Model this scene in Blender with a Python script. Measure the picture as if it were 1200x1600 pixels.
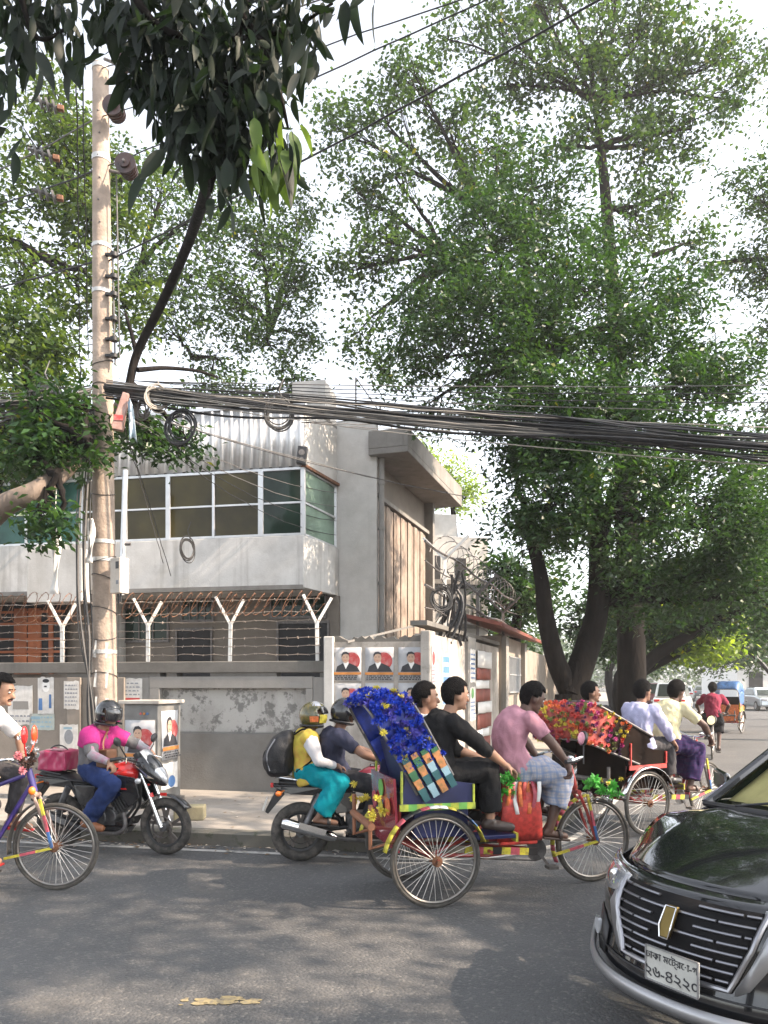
import bpy, math, random
import numpy as np
from mathutils import Vector, Matrix, noise

for o in list(bpy.data.objects):
    bpy.data.objects.remove(o)
SC = bpy.context.scene
COL = SC.collection
R = math.radians
V = Vector

# ------------------------------------------------------------------ camera, sky, sun, exposure
CH, HOR, FPX = 1.7, 1068.0, 1200.0          # eye height (m), horizon row and focal length in photo pixels
cam_data = bpy.data.cameras.new('camera')
cam = bpy.data.objects.new('camera', cam_data)
COL.objects.link(cam)
cam.location = (0, 0, CH)
cam.rotation_euler = (R(90), 0, 0)
cam_data.sensor_width = 36
cam_data.lens = 36 * FPX / 1600
cam_data.shift_y = (HOR - 800) / 1600
cam_data.clip_start = 0.05
cam_data.clip_end = 2000
SC.camera = cam

SUN_EL, SUN_AZ = R(40), R(-15)              # azimuth counted from +X towards +Y: sun stands to the right, a little behind the viewer
world = bpy.data.worlds.new('World')
SC.world = world
world.use_nodes = True
wn = world.node_tree
bg = wn.nodes['Background']
sky = wn.nodes.new('ShaderNodeTexSky')
sky.sky_type = 'NISHITA'
sky.sun_disc = False
sky.sun_elevation = SUN_EL
sky.sun_rotation = R(90) - SUN_AZ
sky.air_density = 1.0
sky.dust_density = 2.0
sky.ozone_density = 1.0
hs = wn.nodes.new('ShaderNodeHueSaturation')
hs.inputs['Saturation'].default_value = 0.3
wn.links.new(sky.outputs[0], hs.inputs['Color'])
wn.links.new(hs.outputs[0], bg.inputs[0])
bg.inputs[1].default_value = 0.15

sun_data = bpy.data.lights.new('sun', 'SUN')
sun_data.energy = 3.6
sun_data.angle = R(0.55)
sun_data.color = (1.0, 0.81, 0.63)
sun = bpy.data.objects.new('sun', sun_data)
COL.objects.link(sun)
to_sun = V((math.cos(SUN_EL) * math.cos(SUN_AZ), math.cos(SUN_EL) * math.sin(SUN_AZ), math.sin(SUN_EL)))
sun.rotation_euler = to_sun.to_track_quat('Z', 'Y').to_euler()

SC.view_settings.view_transform = 'Standard'
SC.view_settings.look = 'None'
SC.view_settings.gamma = 1
SC.view_settings.use_curve_mapping = False
SC.view_settings.exposure = 1.95
SC.render.engine = 'CYCLES'
SC.cycles.max_bounces = 8
SC.cycles.transparent_max_bounces = 8

# ------------------------------------------------------------------ helpers
def P(px, py, d):
    """the point at distance d (along the view) seen at photo pixel (px, py)"""
    return V(((px - 600) / FPX * d, d, CH - (py - HOR) / FPX * d))

_mats = {}
def mat(name, col, rough=0.65, metal=0.0, var=0.18, scale=6.0, bump=0.0, bscale=60.0, coat=0.0, dirt=None, dscale=2.0, damt=0.5, trans=0.0, spec=0.5, tint=None, stretch=None):
    if name in _mats:
        return _mats[name]
    m = bpy.data.materials.new(name)
    m.use_nodes = True
    n, l = m.node_tree.nodes, m.node_tree.links
    b = n['Principled BSDF']
    b.inputs['Roughness'].default_value = rough
    b.inputs['Metallic'].default_value = metal
    b.inputs['Coat Weight'].default_value = coat
    b.inputs['Coat Roughness'].default_value = 0.04
    b.inputs['Specular IOR Level'].default_value = spec
    tc = n.new('ShaderNodeTexCoord')
    co = tc.outputs['Object']
    if stretch:
        mp = n.new('ShaderNodeMapping')
        mp.inputs['Scale'].default_value = stretch
        l.new(co, mp.inputs['Vector'])
        co = mp.outputs[0]
    nz = n.new('ShaderNodeTexNoise')
    nz.inputs['Scale'].default_value = scale
    nz.inputs['Detail'].default_value = 5
    l.new(co, nz.inputs['Vector'])
    mr = n.new('ShaderNodeMapRange')
    mr.inputs['From Min'].default_value = 0.3
    mr.inputs['From Max'].default_value = 0.7
    mr.inputs['To Min'].default_value = 1 - var
    mr.inputs['To Max'].default_value = 1 + var
    l.new(nz.outputs['Fac'], mr.inputs['Value'])
    mul = n.new('ShaderNodeMix')
    mul.data_type = 'RGBA'
    mul.blend_type = 'MULTIPLY'
    mul.inputs['Factor'].default_value = 1
    mul.inputs['A'].default_value = (*col, 1)
    l.new(mr.outputs[0], mul.inputs['B'])
    out = mul.outputs['Result']
    if dirt:
        d2 = n.new('ShaderNodeTexNoise')
        d2.inputs['Scale'].default_value = dscale
        d2.inputs['Detail'].default_value = 8
        d2.inputs['Roughness'].default_value = 0.65
        l.new(co, d2.inputs['Vector'])
        m2 = n.new('ShaderNodeMapRange')
        m2.inputs['From Min'].default_value = 0.45
        m2.inputs['From Max'].default_value = 0.68
        m2.inputs['To Min'].default_value = 0
        m2.inputs['To Max'].default_value = damt
        l.new(d2.outputs['Fac'], m2.inputs['Value'])
        mx = n.new('ShaderNodeMix')
        mx.data_type = 'RGBA'
        l.new(m2.outputs[0], mx.inputs['Factor'])
        l.new(out, mx.inputs['A'])
        mx.inputs['B'].default_value = (*dirt, 1)
        out = mx.outputs['Result']
    l.new(out, b.inputs['Base Color'])
    if bump:
        bz = n.new('ShaderNodeTexNoise')
        bz.inputs['Scale'].default_value = bscale
        bz.inputs['Detail'].default_value = 6
        l.new(co, bz.inputs['Vector'])
        bp = n.new('ShaderNodeBump')
        bp.inputs['Strength'].default_value = bump
        bp.inputs['Distance'].default_value = 0.02
        l.new(bz.outputs['Fac'], bp.inputs['Height'])
        l.new(bp.outputs[0], b.inputs['Normal'])
    _mats[name] = m
    return m

def basis(ax):
    ax = ax.normalized()
    t = V((0, 0, 1)) if abs(ax.z) < 0.9 else V((1, 0, 0))
    a = ax.cross(t).normalized()
    return a, ax.cross(a).normalized()

class MB:
    """collects closed shapes and builds them as one mesh"""
    def __init__(s):
        s.v, s.f, s.m, s.cur = [], [], [], 0
    def add(s, vs, fs):
        b = len(s.v)
        s.v += [tuple(p) for p in vs]
        s.f += [tuple(i + b for i in f) for f in fs]
        s.m += [s.cur] * len(fs)
        return s
    def use(s, i):
        s.cur = i
        return s
    def box(s, c, size, rot=None, taper=1.0):
        x, y, z = size[0] / 2, size[1] / 2, size[2] / 2
        vs = [V((sx * x * (taper if sz > 0 else 1), sy * y * (taper if sz > 0 else 1), sz * z)) for sz in (-1, 1) for sx, sy in ((-1, -1), (1, -1), (1, 1), (-1, 1))]
        if rot is not None:
            vs = [rot @ p for p in vs]
        vs = [p + V(c) for p in vs]
        return s.add(vs, [(3, 2, 1, 0), (4, 5, 6, 7), (0, 1, 5, 4), (1, 2, 6, 5), (2, 3, 7, 6), (3, 0, 4, 7)])
    def bar(s, p0, p1, w, h, up=None):
        """a box from p0 to p1, w wide and h high"""
        p0, p1 = V(p0), V(p1)
        d = (p1 - p0).normalized()
        u = V(up) if up else (V((0, 0, 1)) if abs(d.z) < 0.95 else V((0, 1, 0)))
        a = d.cross(u).normalized() * w / 2
        b = a.cross(d).normalized() * h / 2
        vs = [p0 - a - b, p0 + a - b, p0 + a + b, p0 - a + b, p1 - a - b, p1 + a - b, p1 + a + b, p1 - a + b]
        return s.add(vs, [(0, 1, 2, 3), (7, 6, 5, 4), (4, 5, 1, 0), (5, 6, 2, 1), (6, 7, 3, 2), (7, 4, 0, 3)])
    def tube(s, pts, r, n=8, closed=False, cap=True, flat=1.0):
        pts = [V(p) for p in pts]
        k = len(pts)
        rs = r if isinstance(r, (list, tuple)) else [r] * k
        vs, fs = [], []
        a = None
        for i, p in enumerate(pts):
            if closed:
                t = pts[(i + 1) % k] - pts[i - 1]
            else:
                t = pts[min(i + 1, k - 1)] - pts[max(i - 1, 0)]
            if t.length < 1e-9:
                t = V((0, 0, 1))
            t.normalize()
            if a is None:
                a, b = basis(t)
            else:
                a = a - t * a.dot(t)
                if a.length < 1e-6:
                    a, b = basis(t)
                a.normalize()
                b = t.cross(a)
            for j in range(n):
                an = 2 * math.pi * j / n
                vs.append(p + a * math.cos(an) * rs[i] + b * math.sin(an) * rs[i] * flat)
        for i in range(k if closed else k - 1):
            i2 = (i + 1) % k
            for j in range(n):
                j2 = (j + 1) % n
                fs.append((i * n + j, i * n + j2, i2 * n + j2, i2 * n + j))
        if cap and not closed:
            fs.append(tuple(range(n))[::-1])
            fs.append(tuple((k - 1) * n + j for j in range(n)))
        return s.add(vs, fs)
    def cyl(s, p0, p1, r0, r1=None, n=12):
        return s.tube([p0, p1], [r0, r0 if r1 is None else r1], n)
    def capsule(s, p0, p1, r0, r1, n=12, k=4):
        p0, p1 = V(p0), V(p1)
        d = p1 - p0
        if d.length < 1e-6:
            d = V((0, 0, 1e-4))
        t = d.normalized()
        pts, rs = [], []
        for i in range(k + 1):
            an = math.pi / 2 * (1 - i / k)
            pts.append(p0 - t * r0 * math.sin(an)); rs.append(max(r0 * math.cos(an), 1e-4))
        for i in range(k + 1):
            an = math.pi / 2 * i / k
            pts.append(p1 + t * r1 * math.sin(an)); rs.append(max(r1 * math.cos(an), 1e-4))
        return s.tube(pts, rs, n)
    def ball(s, c, r, n=12, k=8, rot=None):
        rx, ry, rz = (r, r, r) if not isinstance(r, (tuple, list)) else r
        vs, fs = [], []
        for i in range(k + 1):
            th = math.pi * i / k
            for j in range(n):
                ph = 2 * math.pi * j / n
                p = V((rx * math.sin(th) * math.cos(ph), ry * math.sin(th) * math.sin(ph), rz * math.cos(th)))
                if i in (0, k):
                    p += V((1e-4 * math.cos(ph), 1e-4 * math.sin(ph), 0))
                if rot is not None:
                    p = rot @ p
                vs.append(p + V(c))
        for i in range(k):
            for j in range(n):
                j2 = (j + 1) % n
                fs.append((i * n + j, (i + 1) * n + j, (i + 1) * n + j2, i * n + j2))
        fs.append(tuple(range(n)))
        fs.append(tuple(k * n + j for j in range(n))[::-1])
        return s.add(vs, fs)
    def torus(s, c, ax, rad, r, n=40, m=8, a0=0.0, a1=None, flat=1.0):
        a, b = basis(V(ax))
        full = a1 is None
        a1 = 2 * math.pi if full else a1
        cnt = n if full else n + 1
        pts = [V(c) + a * math.cos(a0 + (a1 - a0) * i / n) * rad + b * math.sin(a0 + (a1 - a0) * i / n) * rad for i in range(cnt)]
        return s.tube(pts, r, m, closed=full, flat=flat)
    def disc(s, c, ax, r, th, n=24, r2=None):
        ax = V(ax).normalized()
        return s.tube([V(c) - ax * th / 2, V(c) + ax * th / 2], [r, r if r2 is None else r2], n)
    def prism(s, poly, off):
        """polygon (3-D points) extruded by the vector off"""
        k = len(poly)
        a = [V(p) for p in poly]
        b = [p + V(off) for p in a]
        fs = [tuple(range(k))[::-1], tuple(range(k, 2 * k))]
        fs += [(i, (i + 1) % k, k + (i + 1) % k, k + i) for i in range(k)]
        return s.add(a + b, fs)
    def loft(s, rings):
        n = len(rings[0])
        vs = [p for r in rings for p in r]
        fs = [(i * n + j, i * n + (j + 1) % n, (i + 1) * n + (j + 1) % n, (i + 1) * n + j) for i in range(len(rings) - 1) for j in range(n)]
        fs.append(tuple(range(n))[::-1])
        fs.append(tuple((len(rings) - 1) * n + j for j in range(n)))
        return s.add(vs, fs)
    def grid(s, pts):
        """an open sheet from rows of points"""
        n = len(pts[0])
        return s.add([p for r in pts for p in r], [(i * n + j, i * n + j + 1, (i + 1) * n + j + 1, (i + 1) * n + j) for i in range(len(pts) - 1) for j in range(n - 1)])
    def mesh(s, name, mats, smooth=True, angle=40):
        me = bpy.data.meshes.new(name)
        me.from_pydata(s.v, [], s.f)
        for m in (mats if isinstance(mats, (list, tuple)) else [mats]):
            me.materials.append(m)
        me.polygons.foreach_set('material_index', s.m)
        me.update()
        if smooth:
            me.polygons.foreach_set('use_smooth', [True] * len(me.polygons))
            me.set_sharp_from_angle(angle=R(angle))
        return me
    def build(s, name, mats, parent=None, smooth=True, angle=40, bevel=0.0, solid=0.0):
        o = put(name, s.mesh(name, mats, smooth, angle), parent)
        if solid:
            md = o.modifiers.new('Solidify', 'SOLIDIFY')
            md.thickness = solid
            md.offset = 0
        if bevel:
            md = o.modifiers.new('Bevel', 'BEVEL')
            md.width = bevel
            md.segments = 2
            md.limit_method = 'ANGLE'
            md.angle_limit = R(50)
        return o

def put(name, me, parent=None):
    o = bpy.data.objects.new(name, me)
    COL.objects.link(o)
    if parent is not None:
        o.parent = parent
    return o

def tag(o, label=None, cat=None, group=None, kind=None):
    if label: o['label'] = label
    if cat: o['category'] = cat
    if group: o['group'] = group
    if kind: o['kind'] = kind
    return o

def thing(name, label, cat, loc=(0, 0, 0), rz=0.0, group=None):
    o = bpy.data.objects.new(name, None)
    COL.objects.link(o)
    o.location = loc
    o.rotation_euler = (0, 0, rz)
    o.empty_display_size = 0.2
    return tag(o, label, cat, group)

def struct(name, mb, m, **k):
    return tag(mb.build(name, m, **k), kind='structure')

def copy_tree(o, parent=None):
    c = o.copy()
    COL.objects.link(c)
    if parent is not None:
        c.parent = parent
    for ch in list(o.children):
        copy_tree(ch, c)
    return c

def bez(p0, p1, p2, n):
    p0, p1, p2 = V(p0), V(p1), V(p2)
    return [p0 * (1 - t) ** 2 + p1 * 2 * t * (1 - t) + p2 * t * t for t in [i / n for i in range(n + 1)]]

def smoothline(pts, n=6):
    """Catmull-Rom through the points"""
    pts = [V(p) for p in pts]
    q = [pts[0] * 2 - pts[1]] + pts + [pts[-1] * 2 - pts[-2]]
    out = []
    for i in range(1, len(q) - 2):
        a, b, c, d = q[i - 1], q[i], q[i + 1], q[i + 2]
        for j in range(n):
            t = j / n
            out.append(0.5 * ((2 * b) + (c - a) * t + (2 * a - 5 * b + 4 * c - d) * t * t + (3 * b - a - 3 * c + d) * t ** 3))
    out.append(pts[-1])
    return out

TMP = bpy.data.scenes.new('workbench')
def fuse(mb, voxel=0.01, smooth=3, fold=0.0, fk=9.0, seed=0.0, flat=None):
    """joins the overlapping closed shapes of mb into one continuous skin"""
    me = bpy.data.meshes.new('rough_skin')
    me.from_pydata(mb.v, [], mb.f)
    o = bpy.data.objects.new('rough_skin', me)
    TMP.collection.objects.link(o)
    a = o.modifiers.new('r', 'REMESH')
    a.mode = 'VOXEL'
    a.voxel_size = voxel
    if smooth:
        b = o.modifiers.new('s', 'SMOOTH')
        b.factor = 0.5
        b.iterations = smooth
    vl = TMP.view_layers[0]
    vl.update()
    dg = vl.depsgraph
    dg.update()
    out = bpy.data.meshes.new_from_object(o.evaluated_get(dg))
    TMP.collection.objects.unlink(o)
    bpy.data.objects.remove(o)
    bpy.data.meshes.remove(me)
    if fold:
        n = len(out.vertices)
        co = np.empty(n * 3, dtype=np.float32); out.vertices.foreach_get('co', co); co = co.reshape(-1, 3)
        no = np.empty(n * 3, dtype=np.float32); out.vertex_normals.foreach_get('vector', no); no = no.reshape(-1, 3)
        q = np.array([noise.noise(V((p[0] * fk + seed, p[1] * fk * 0.8, p[2] * fk * 0.6 + p[0] * 4))) + 0.5 * noise.noise(V((p[0] * fk * 2.3, p[1] * fk * 2 + seed, p[2] * fk * 1.5 - p[1] * 6))) for p in co], dtype=np.float32)
        co += no * (q * fold)[:, None]
        out.vertices.foreach_set('co', co.ravel())
    out.update()
    out.polygons.foreach_set('use_smooth', [True] * len(out.polygons))
    out.materials.clear()
    return out
# ------------------------------------------------------------------ the setting
class Frame:
    """an upright frame: t runs along the wall, w runs away from the viewer behind its face, z up"""
    def __init__(s, x, y, deg):
        s.o = V((x, y, 0)); a = R(deg)
        s.u = V((math.cos(a), math.sin(a), 0)); s.n = V((-math.sin(a), math.cos(a), 0))
        s.rot = Matrix.Rotation(a, 3, 'Z')
    def pt(s, t, w, z):
        return s.o + s.u * t + s.n * w + V((0, 0, z))
    def box(s, mb, t0, t1, w0, w1, z0, z1):
        return mb.box(s.pt((t0 + t1) / 2, (w0 + w1) / 2, (z0 + z1) / 2), (t1 - t0, w1 - w0, z1 - z0), s.rot)
    def t_at(s, px):
        k = (px - 600) / FPX
        return (k * s.o.y - s.o.x) / (s.u.x - k * s.u.y)
    def tz(s, px, py):
        t = s.t_at(px)
        d = s.o.y + s.u.y * t
        return t, CH - (py - HOR) * d / FPX

FRONT = Frame(-1.84, 11.0, -11)          # the boundary wall along the front road
FACADE = Frame(-1.45, 14.0, -11)         # the front of the corner building, t = 0 at its glazed corner
SIDE = Frame(-0.17, 15.25, 72)           # the building's flank along the side street (w counts into the building)
CORNER = Frame(0.57, 10.53, 72)          # the boundary wall along the side street

def asphalt():
    m = bpy.data.materials.new('asphalt'); m.use_nodes = True
    n, l = m.node_tree.nodes, m.node_tree.links
    b = n['Principled BSDF']; b.inputs['Roughness'].default_value = 0.82; b.inputs['Specular IOR Level'].default_value = 0.35
    tc = n.new('ShaderNodeTexCoord')
    def nz(sc, det=6, ro=0.6):
        q = n.new('ShaderNodeTexNoise'); q.inputs['Scale'].default_value = sc; q.inputs['Detail'].default_value = det; q.inputs['Roughness'].default_value = ro
        l.new(tc.outputs['Object'], q.inputs['Vector']); return q.outputs['Fac']
    def mrng(x, a, c, lo, hi):
        q = n.new('ShaderNodeMapRange'); q.inputs['From Min'].default_value = a; q.inputs['From Max'].default_value = c
        q.inputs['To Min'].default_value = lo; q.inputs['To Max'].default_value = hi; l.new(x, q.inputs['Value']); return q.outputs[0]
    def mix(f, a, c, mode='MIX'):
        q = n.new('ShaderNodeMix'); q.data_type = 'RGBA'; q.blend_type = mode
        for k, v in (('Factor', f), ('A', a), ('B', c)):
            if isinstance(v, (tuple, float, int)): q.inputs[k].default_value = v
            else: l.new(v, q.inputs[k])
        return q.outputs['Result']
    base = mix(mrng(nz(0.55), 0.35, 0.65, 0, 1), (0.084, 0.085, 0.087, 1), (0.120, 0.120, 0.120, 1))
    vo = n.new('ShaderNodeTexVoronoi'); vo.inputs['Scale'].default_value = 55; l.new(tc.outputs['Object'], vo.inputs['Vector'])
    sp = n.new('ShaderNodeSeparateColor'); l.new(vo.outputs['Color'], sp.inputs[0])
    stones = mrng(sp.outputs[0], 0.80, 0.98, 0, 1)
    base = mix(mrng(stones, 0, 1, 0, 0.45), base, (0.24, 0.23, 0.21, 1))
    base = mix(mrng(nz(140, 3), 0.35, 0.7, 0.0, 0.55), base, (0.025, 0.026, 0.028, 1))
    base = mix(mrng(nz(0.9, 8, 0.7), 0.55, 0.75, 0, 0.5), base, (0.17, 0.15, 0.125, 1))
    cr = n.new('ShaderNodeTexVoronoi'); cr.feature = 'DISTANCE_TO_EDGE'; cr.inputs['Scale'].default_value = 0.45
    wv = n.new('ShaderNodeMix'); wv.data_type = 'VECTOR'; wv.inputs['Factor'].default_value = 0.12
    nn = n.new('ShaderNodeTexNoise'); nn.inputs['Scale'].default_value = 2.2; nn.inputs['Detail'].default_value = 6; l.new(tc.outputs['Object'], nn.inputs['Vector'])
    l.new(tc.outputs['Object'], wv.inputs['A']); l.new(nn.outputs['Color'], wv.inputs['B']); l.new(wv.outputs['Result'], cr.inputs['Vector'])
    base = mix(mrng(cr.outputs['Distance'], 0.0, 0.004, 0.14, 0), base, (0.02, 0.02, 0.02, 1))
    l.new(base, b.inputs['Base Color'])
    bp = n.new('ShaderNodeBump'); bp.inputs['Strength'].default_value = 0.55; bp.inputs['Distance'].default_value = 0.012
    l.new(mrng(vo.outputs['Distance'], 0, 0.9, 1, 0), bp.inputs['Height'])
    l.new(bp.outputs[0], b.inputs['Normal'])
    return m

def plaster(name, col, dirt=(0.12, 0.11, 0.10), damt=0.6, streak=0.5, moss=0.0, peel=None, dscale=1.1):
    """painted plaster with blotches, rain streaks below and, where asked, peeled white patches"""
    m = bpy.data.materials.new(name); m.use_nodes = True
    n, l = m.node_tree.nodes, m.node_tree.links
    b = n['Principled BSDF']; b.inputs['Roughness'].default_value = 0.88; b.inputs['Specular IOR Level'].default_value = 0.2
    tc = n.new('ShaderNodeTexCoord')
    def nz(sc, det=7, ro=0.62, st=None):
        q = n.new('ShaderNodeTexNoise'); q.inputs['Scale'].default_value = sc; q.inputs['Detail'].default_value = det; q.inputs['Roughness'].default_value = ro
        v = tc.outputs['Object']
        if st:
            mp = n.new('ShaderNodeMapping'); mp.inputs['Scale'].default_value = st; l.new(v, mp.inputs['Vector']); v = mp.outputs[0]
        l.new(v, q.inputs['Vector']); return q.outputs['Fac']
    def mrng(x, a, c, lo, hi):
        q = n.new('ShaderNodeMapRange'); q.inputs['From Min'].default_value = a; q.inputs['From Max'].default_value = c
        q.inputs['To Min'].default_value = lo; q.inputs['To Max'].default_value = hi; l.new(x, q.inputs['Value']); return q.outputs[0]
    def mix(f, a, c):
        q = n.new('ShaderNodeMix'); q.data_type = 'RGBA'
        for k, v in (('Factor', f), ('A', a), ('B', c)):
            if isinstance(v, (tuple, float, int)): q.inputs[k].default_value = v
            else: l.new(v, q.inputs[k])
        return q.outputs['Result']
    out = mix(mrng(nz(3.0), 0.3, 0.7, 0, 1), (*[c * 0.88 for c in col], 1), (*[min(1, c * 1.1) for c in col], 1))
    if peel:
        zc, zlo, zhi, amt = peel
        sx = n.new('ShaderNodeSeparateXYZ'); l.new(tc.outputs['Object'], sx.inputs[0])
        band = mrng(sx.outputs['Z'], zlo, zlo + 0.03, 0, 1)
        band2 = mrng(sx.outputs['Z'], zhi, zhi + 0.12, 1, 0)
        mu = n.new('ShaderNodeMath'); mu.operation = 'MULTIPLY'; l.new(band, mu.inputs[0]); l.new(band2, mu.inputs[1])
        pe = mrng(nz(4.6, 10, 0.74), 0.44, 0.49, 0, 1)
        m2 = n.new('ShaderNodeMath'); m2.operation = 'MULTIPLY'; l.new(mu.outputs[0], m2.inputs[0]); l.new(pe, m2.inputs[1])
        out = mix(m2.outputs[0], out, (*zc, 1))
    out = mix(mrng(nz(dscale, 9, 0.7), 0.47, 0.72, 0, damt), out, (*dirt, 1))
    out = mix(mrng(nz(4.0, 5, 0.6, (1, 1, 0.06)), 0.5, 0.75, 0, streak), out, (*[c * 0.8 for c in dirt], 1))
    if moss:
        out = mix(mrng(nz(7, 8, 0.75), 0.55, 0.66, 0, moss), out, (0.05, 0.06, 0.03, 1))
    l.new(out, b.inputs['Base Color'])
    bp = n.new('ShaderNodeBump'); bp.inputs['Strength'].default_value = 0.3; bp.inputs['Distance'].default_value = 0.015
    l.new(nz(35, 8, 0.7), bp.inputs['Height']); l.new(bp.outputs[0], b.inputs['Normal'])
    return m

M_ASPHALT = asphalt()
M_PAVE = plaster('paving_cement', (0.27, 0.25, 0.225), damt=0.55, streak=0.0)
M_KERB = plaster('kerb_concrete', (0.14, 0.133, 0.115), damt=0.7, streak=0.3, moss=0.8)
M_LINE = mat('road_paint', (0.38, 0.37, 0.35), 0.8, dirt=(0.10, 0.098, 0.095), dscale=5, damt=1.0)
M_YPAINT = mat('yellow_road_paint', (0.26, 0.21, 0.11), 0.85, dirt=(0.09, 0.088, 0.085), dscale=22, damt=1.0)
M_EARTH = mat('earth', (0.16, 0.13, 0.10), 0.95, bump=0.4)
M_WALLGREY = plaster('wall_grey', (0.19, 0.187, 0.178), (0.15, 0.135, 0.12), 0.55, 0.35, peel=((0.40, 0.39, 0.37), 0.98, 1.62, 1))
M_WALLTAN = plaster('wall_tan', (0.27, 0.235, 0.20), (0.15, 0.13, 0.11), 0.5, 0.35)
M_COPING = plaster('coping_cement', (0.155, 0.147, 0.135), (0.09, 0.085, 0.075), 0.7, 0.5)
M_RIM = plaster('wall_border', (0.25, 0.24, 0.225), (0.20, 0.18, 0.16), 0.4, 0.3)
M_WHITEWALL = plaster('white_plaster', (0.50, 0.485, 0.46), (0.34, 0.31, 0.27), 0.4, 0.35)
M_CORNERWALL = plaster('worn_white_plaster', (0.40, 0.37, 0.335), (0.16, 0.14, 0.12), 0.75, 0.5, moss=0.35)
M_FACADE = plaster('facade_paint', (0.56, 0.55, 0.53), (0.22, 0.20, 0.175), 0.45, 0.8)
M_SLAB = plaster('slab_concrete', (0.22, 0.21, 0.195), (0.12, 0.11, 0.10), 0.6, 0.5)
M_RECESS = plaster('recess_wall', (0.17, 0.15, 0.13), (0.2, 0.18, 0.15), 0.4, 0.3)
M_CLAD = plaster('stained_boards', (0.29, 0.24, 0.20), (0.12, 0.085, 0.065), 0.9, 1.0, dscale=2.0)
M_ALU = mat('aluminium', (0.56, 0.57, 0.58), 0.42, 0.7, var=0.1)
M_WHITEPAINT = mat('white_paint', (0.70, 0.69, 0.66), 0.5, dirt=(0.35, 0.3, 0.25), dscale=6, damt=0.5)
M_CORR = mat('galvanised_sheet', (0.60, 0.61, 0.62), 0.45, 0.35, var=0.1, dirt=(0.36, 0.33, 0.29), dscale=2.0, damt=0.5)
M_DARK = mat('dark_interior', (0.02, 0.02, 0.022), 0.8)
M_BLACK = mat('black_plastic', (0.018, 0.018, 0.02), 0.45)
M_RUST = mat('rusty_iron', (0.16, 0.075, 0.04), 0.75, 0.2, var=0.4, scale=20)
M_IRON = mat('dull_iron', (0.15, 0.14, 0.135), 0.55, 0.6, var=0.3, scale=20)
M_WIRE = mat('barbed_wire_metal', (0.34, 0.29, 0.25), 0.55, 0.6)
M_ORANGE = mat('orange_brown_boards', (0.36, 0.11, 0.04), 0.6, var=0.3, dirt=(0.10, 0.04, 0.02), dscale=3)
M_CHROME = mat('chrome', (0.78, 0.78, 0.78), 0.14, 1.0, var=0.05)
M_RED = mat('red_enamel', (0.42, 0.025, 0.025), 0.35, coat=0.4)
M_REDBROWN = mat('red_oxide', (0.23, 0.06, 0.04), 0.7, dirt=(0.08, 0.05, 0.04))
M_REDTILE = mat('red_oxide_roof', (0.17, 0.05, 0.035), 0.7, dirt=(0.12, 0.06, 0.045))
M_WHITE = mat('plain_white', (0.74, 0.73, 0.71), 0.6, var=0.06)
M_PAPER = mat('poster_paper', (0.62, 0.60, 0.57), 0.8, var=0.12, scale=12, dirt=(0.4, 0.37, 0.33), dscale=8, damt=0.5)
M_PAPERGREY = mat('poster_backdrop', (0.40, 0.405, 0.42), 0.7, var=0.12, dirt=(0.5, 0.48, 0.46), dscale=8, damt=0.5)
M_INK = mat('print_black', (0.03, 0.03, 0.035), 0.7, var=0.3)
M_INKRED = mat('print_red', (0.42, 0.05, 0.05), 0.7, var=0.2, dirt=(0.5, 0.35, 0.33), dscale=14, damt=0.5)
M_INKBLUE = mat('print_blue', (0.07, 0.16, 0.34), 0.7, var=0.3)
M_INKSKY = mat('print_pale_blue', (0.28, 0.42, 0.50), 0.7, var=0.2)
M_INKSKIN = mat('print_skin', (0.48, 0.32, 0.23), 0.7)
M_INKORANGE = mat('print_orange', (0.50, 0.20, 0.05), 0.7, var=0.3)
M_INKGREY = mat('print_grey', (0.24, 0.25, 0.27), 0.7, var=0.3)
M_INKGREEN = mat('print_green', (0.10, 0.26, 0.08), 0.7)
M_INKPINK = mat('print_pink', (0.55, 0.20, 0.24), 0.7)

def glass(name, col, rough=0.06):
    m = bpy.data.materials.new(name); m.use_nodes = True
    b = m.node_tree.nodes['Principled BSDF']
    n, l = m.node_tree.nodes, m.node_tree.links
    tc = n.new('ShaderNodeTexCoord'); q = n.new('ShaderNodeTexNoise'); q.inputs['Scale'].default_value = 1.3; q.inputs['Detail'].default_value = 4
    l.new(tc.outputs['Object'], q.inputs['Vector'])
    cr = n.new('ShaderNodeValToRGB'); cr.color_ramp.elements[0].color = (*[c * 0.6 for c in col], 1); cr.color_ramp.elements[1].color = (*[c * 1.4 for c in col], 1)
    cr.color_ramp.elements[0].position = 0.35; cr.color_ramp.elements[1].position = 0.65
    l.new(q.outputs['Fac'], cr.inputs[0]); l.new(cr.outputs[0], b.inputs['Base Color'])
    b.inputs['Roughness'].default_value = rough
    b.inputs['Specular IOR Level'].default_value = 0.22
    bp = n.new('ShaderNodeBump'); bp.inputs['Strength'].default_value = 0.06; l.new(q.outputs['Fac'], bp.inputs['Height']); l.new(bp.outputs[0], b.inputs['Normal'])
    return m
M_GLASS_BROWN = glass('brown_tinted_glass', (0.045, 0.036, 0.010))
M_GLASS_GREEN = glass('green_tinted_glass', (0.014, 0.03, 0.022))
M_GLASS_PALE = glass('pale_green_glass', (0.16, 0.23, 0.18))
M_GLASS_TEAL = glass('teal_glass', (0.03, 0.09, 0.075))

# ground and roads
mb = MB(); mb.box((0, 150, -0.25), (900, 900, 0.49))
struct('ground', mb, M_EARTH, smooth=False)
mb = MB(); mb.grid([[V((x, y, 0.0)) for x in (-120, -60, -20, -5, 0, 5, 20, 60, 140)] for y in (-60, -20, 0, 10, 20, 40, 80, 160, 300)])
struct('road', mb, M_ASPHALT, smooth=False)

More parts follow.
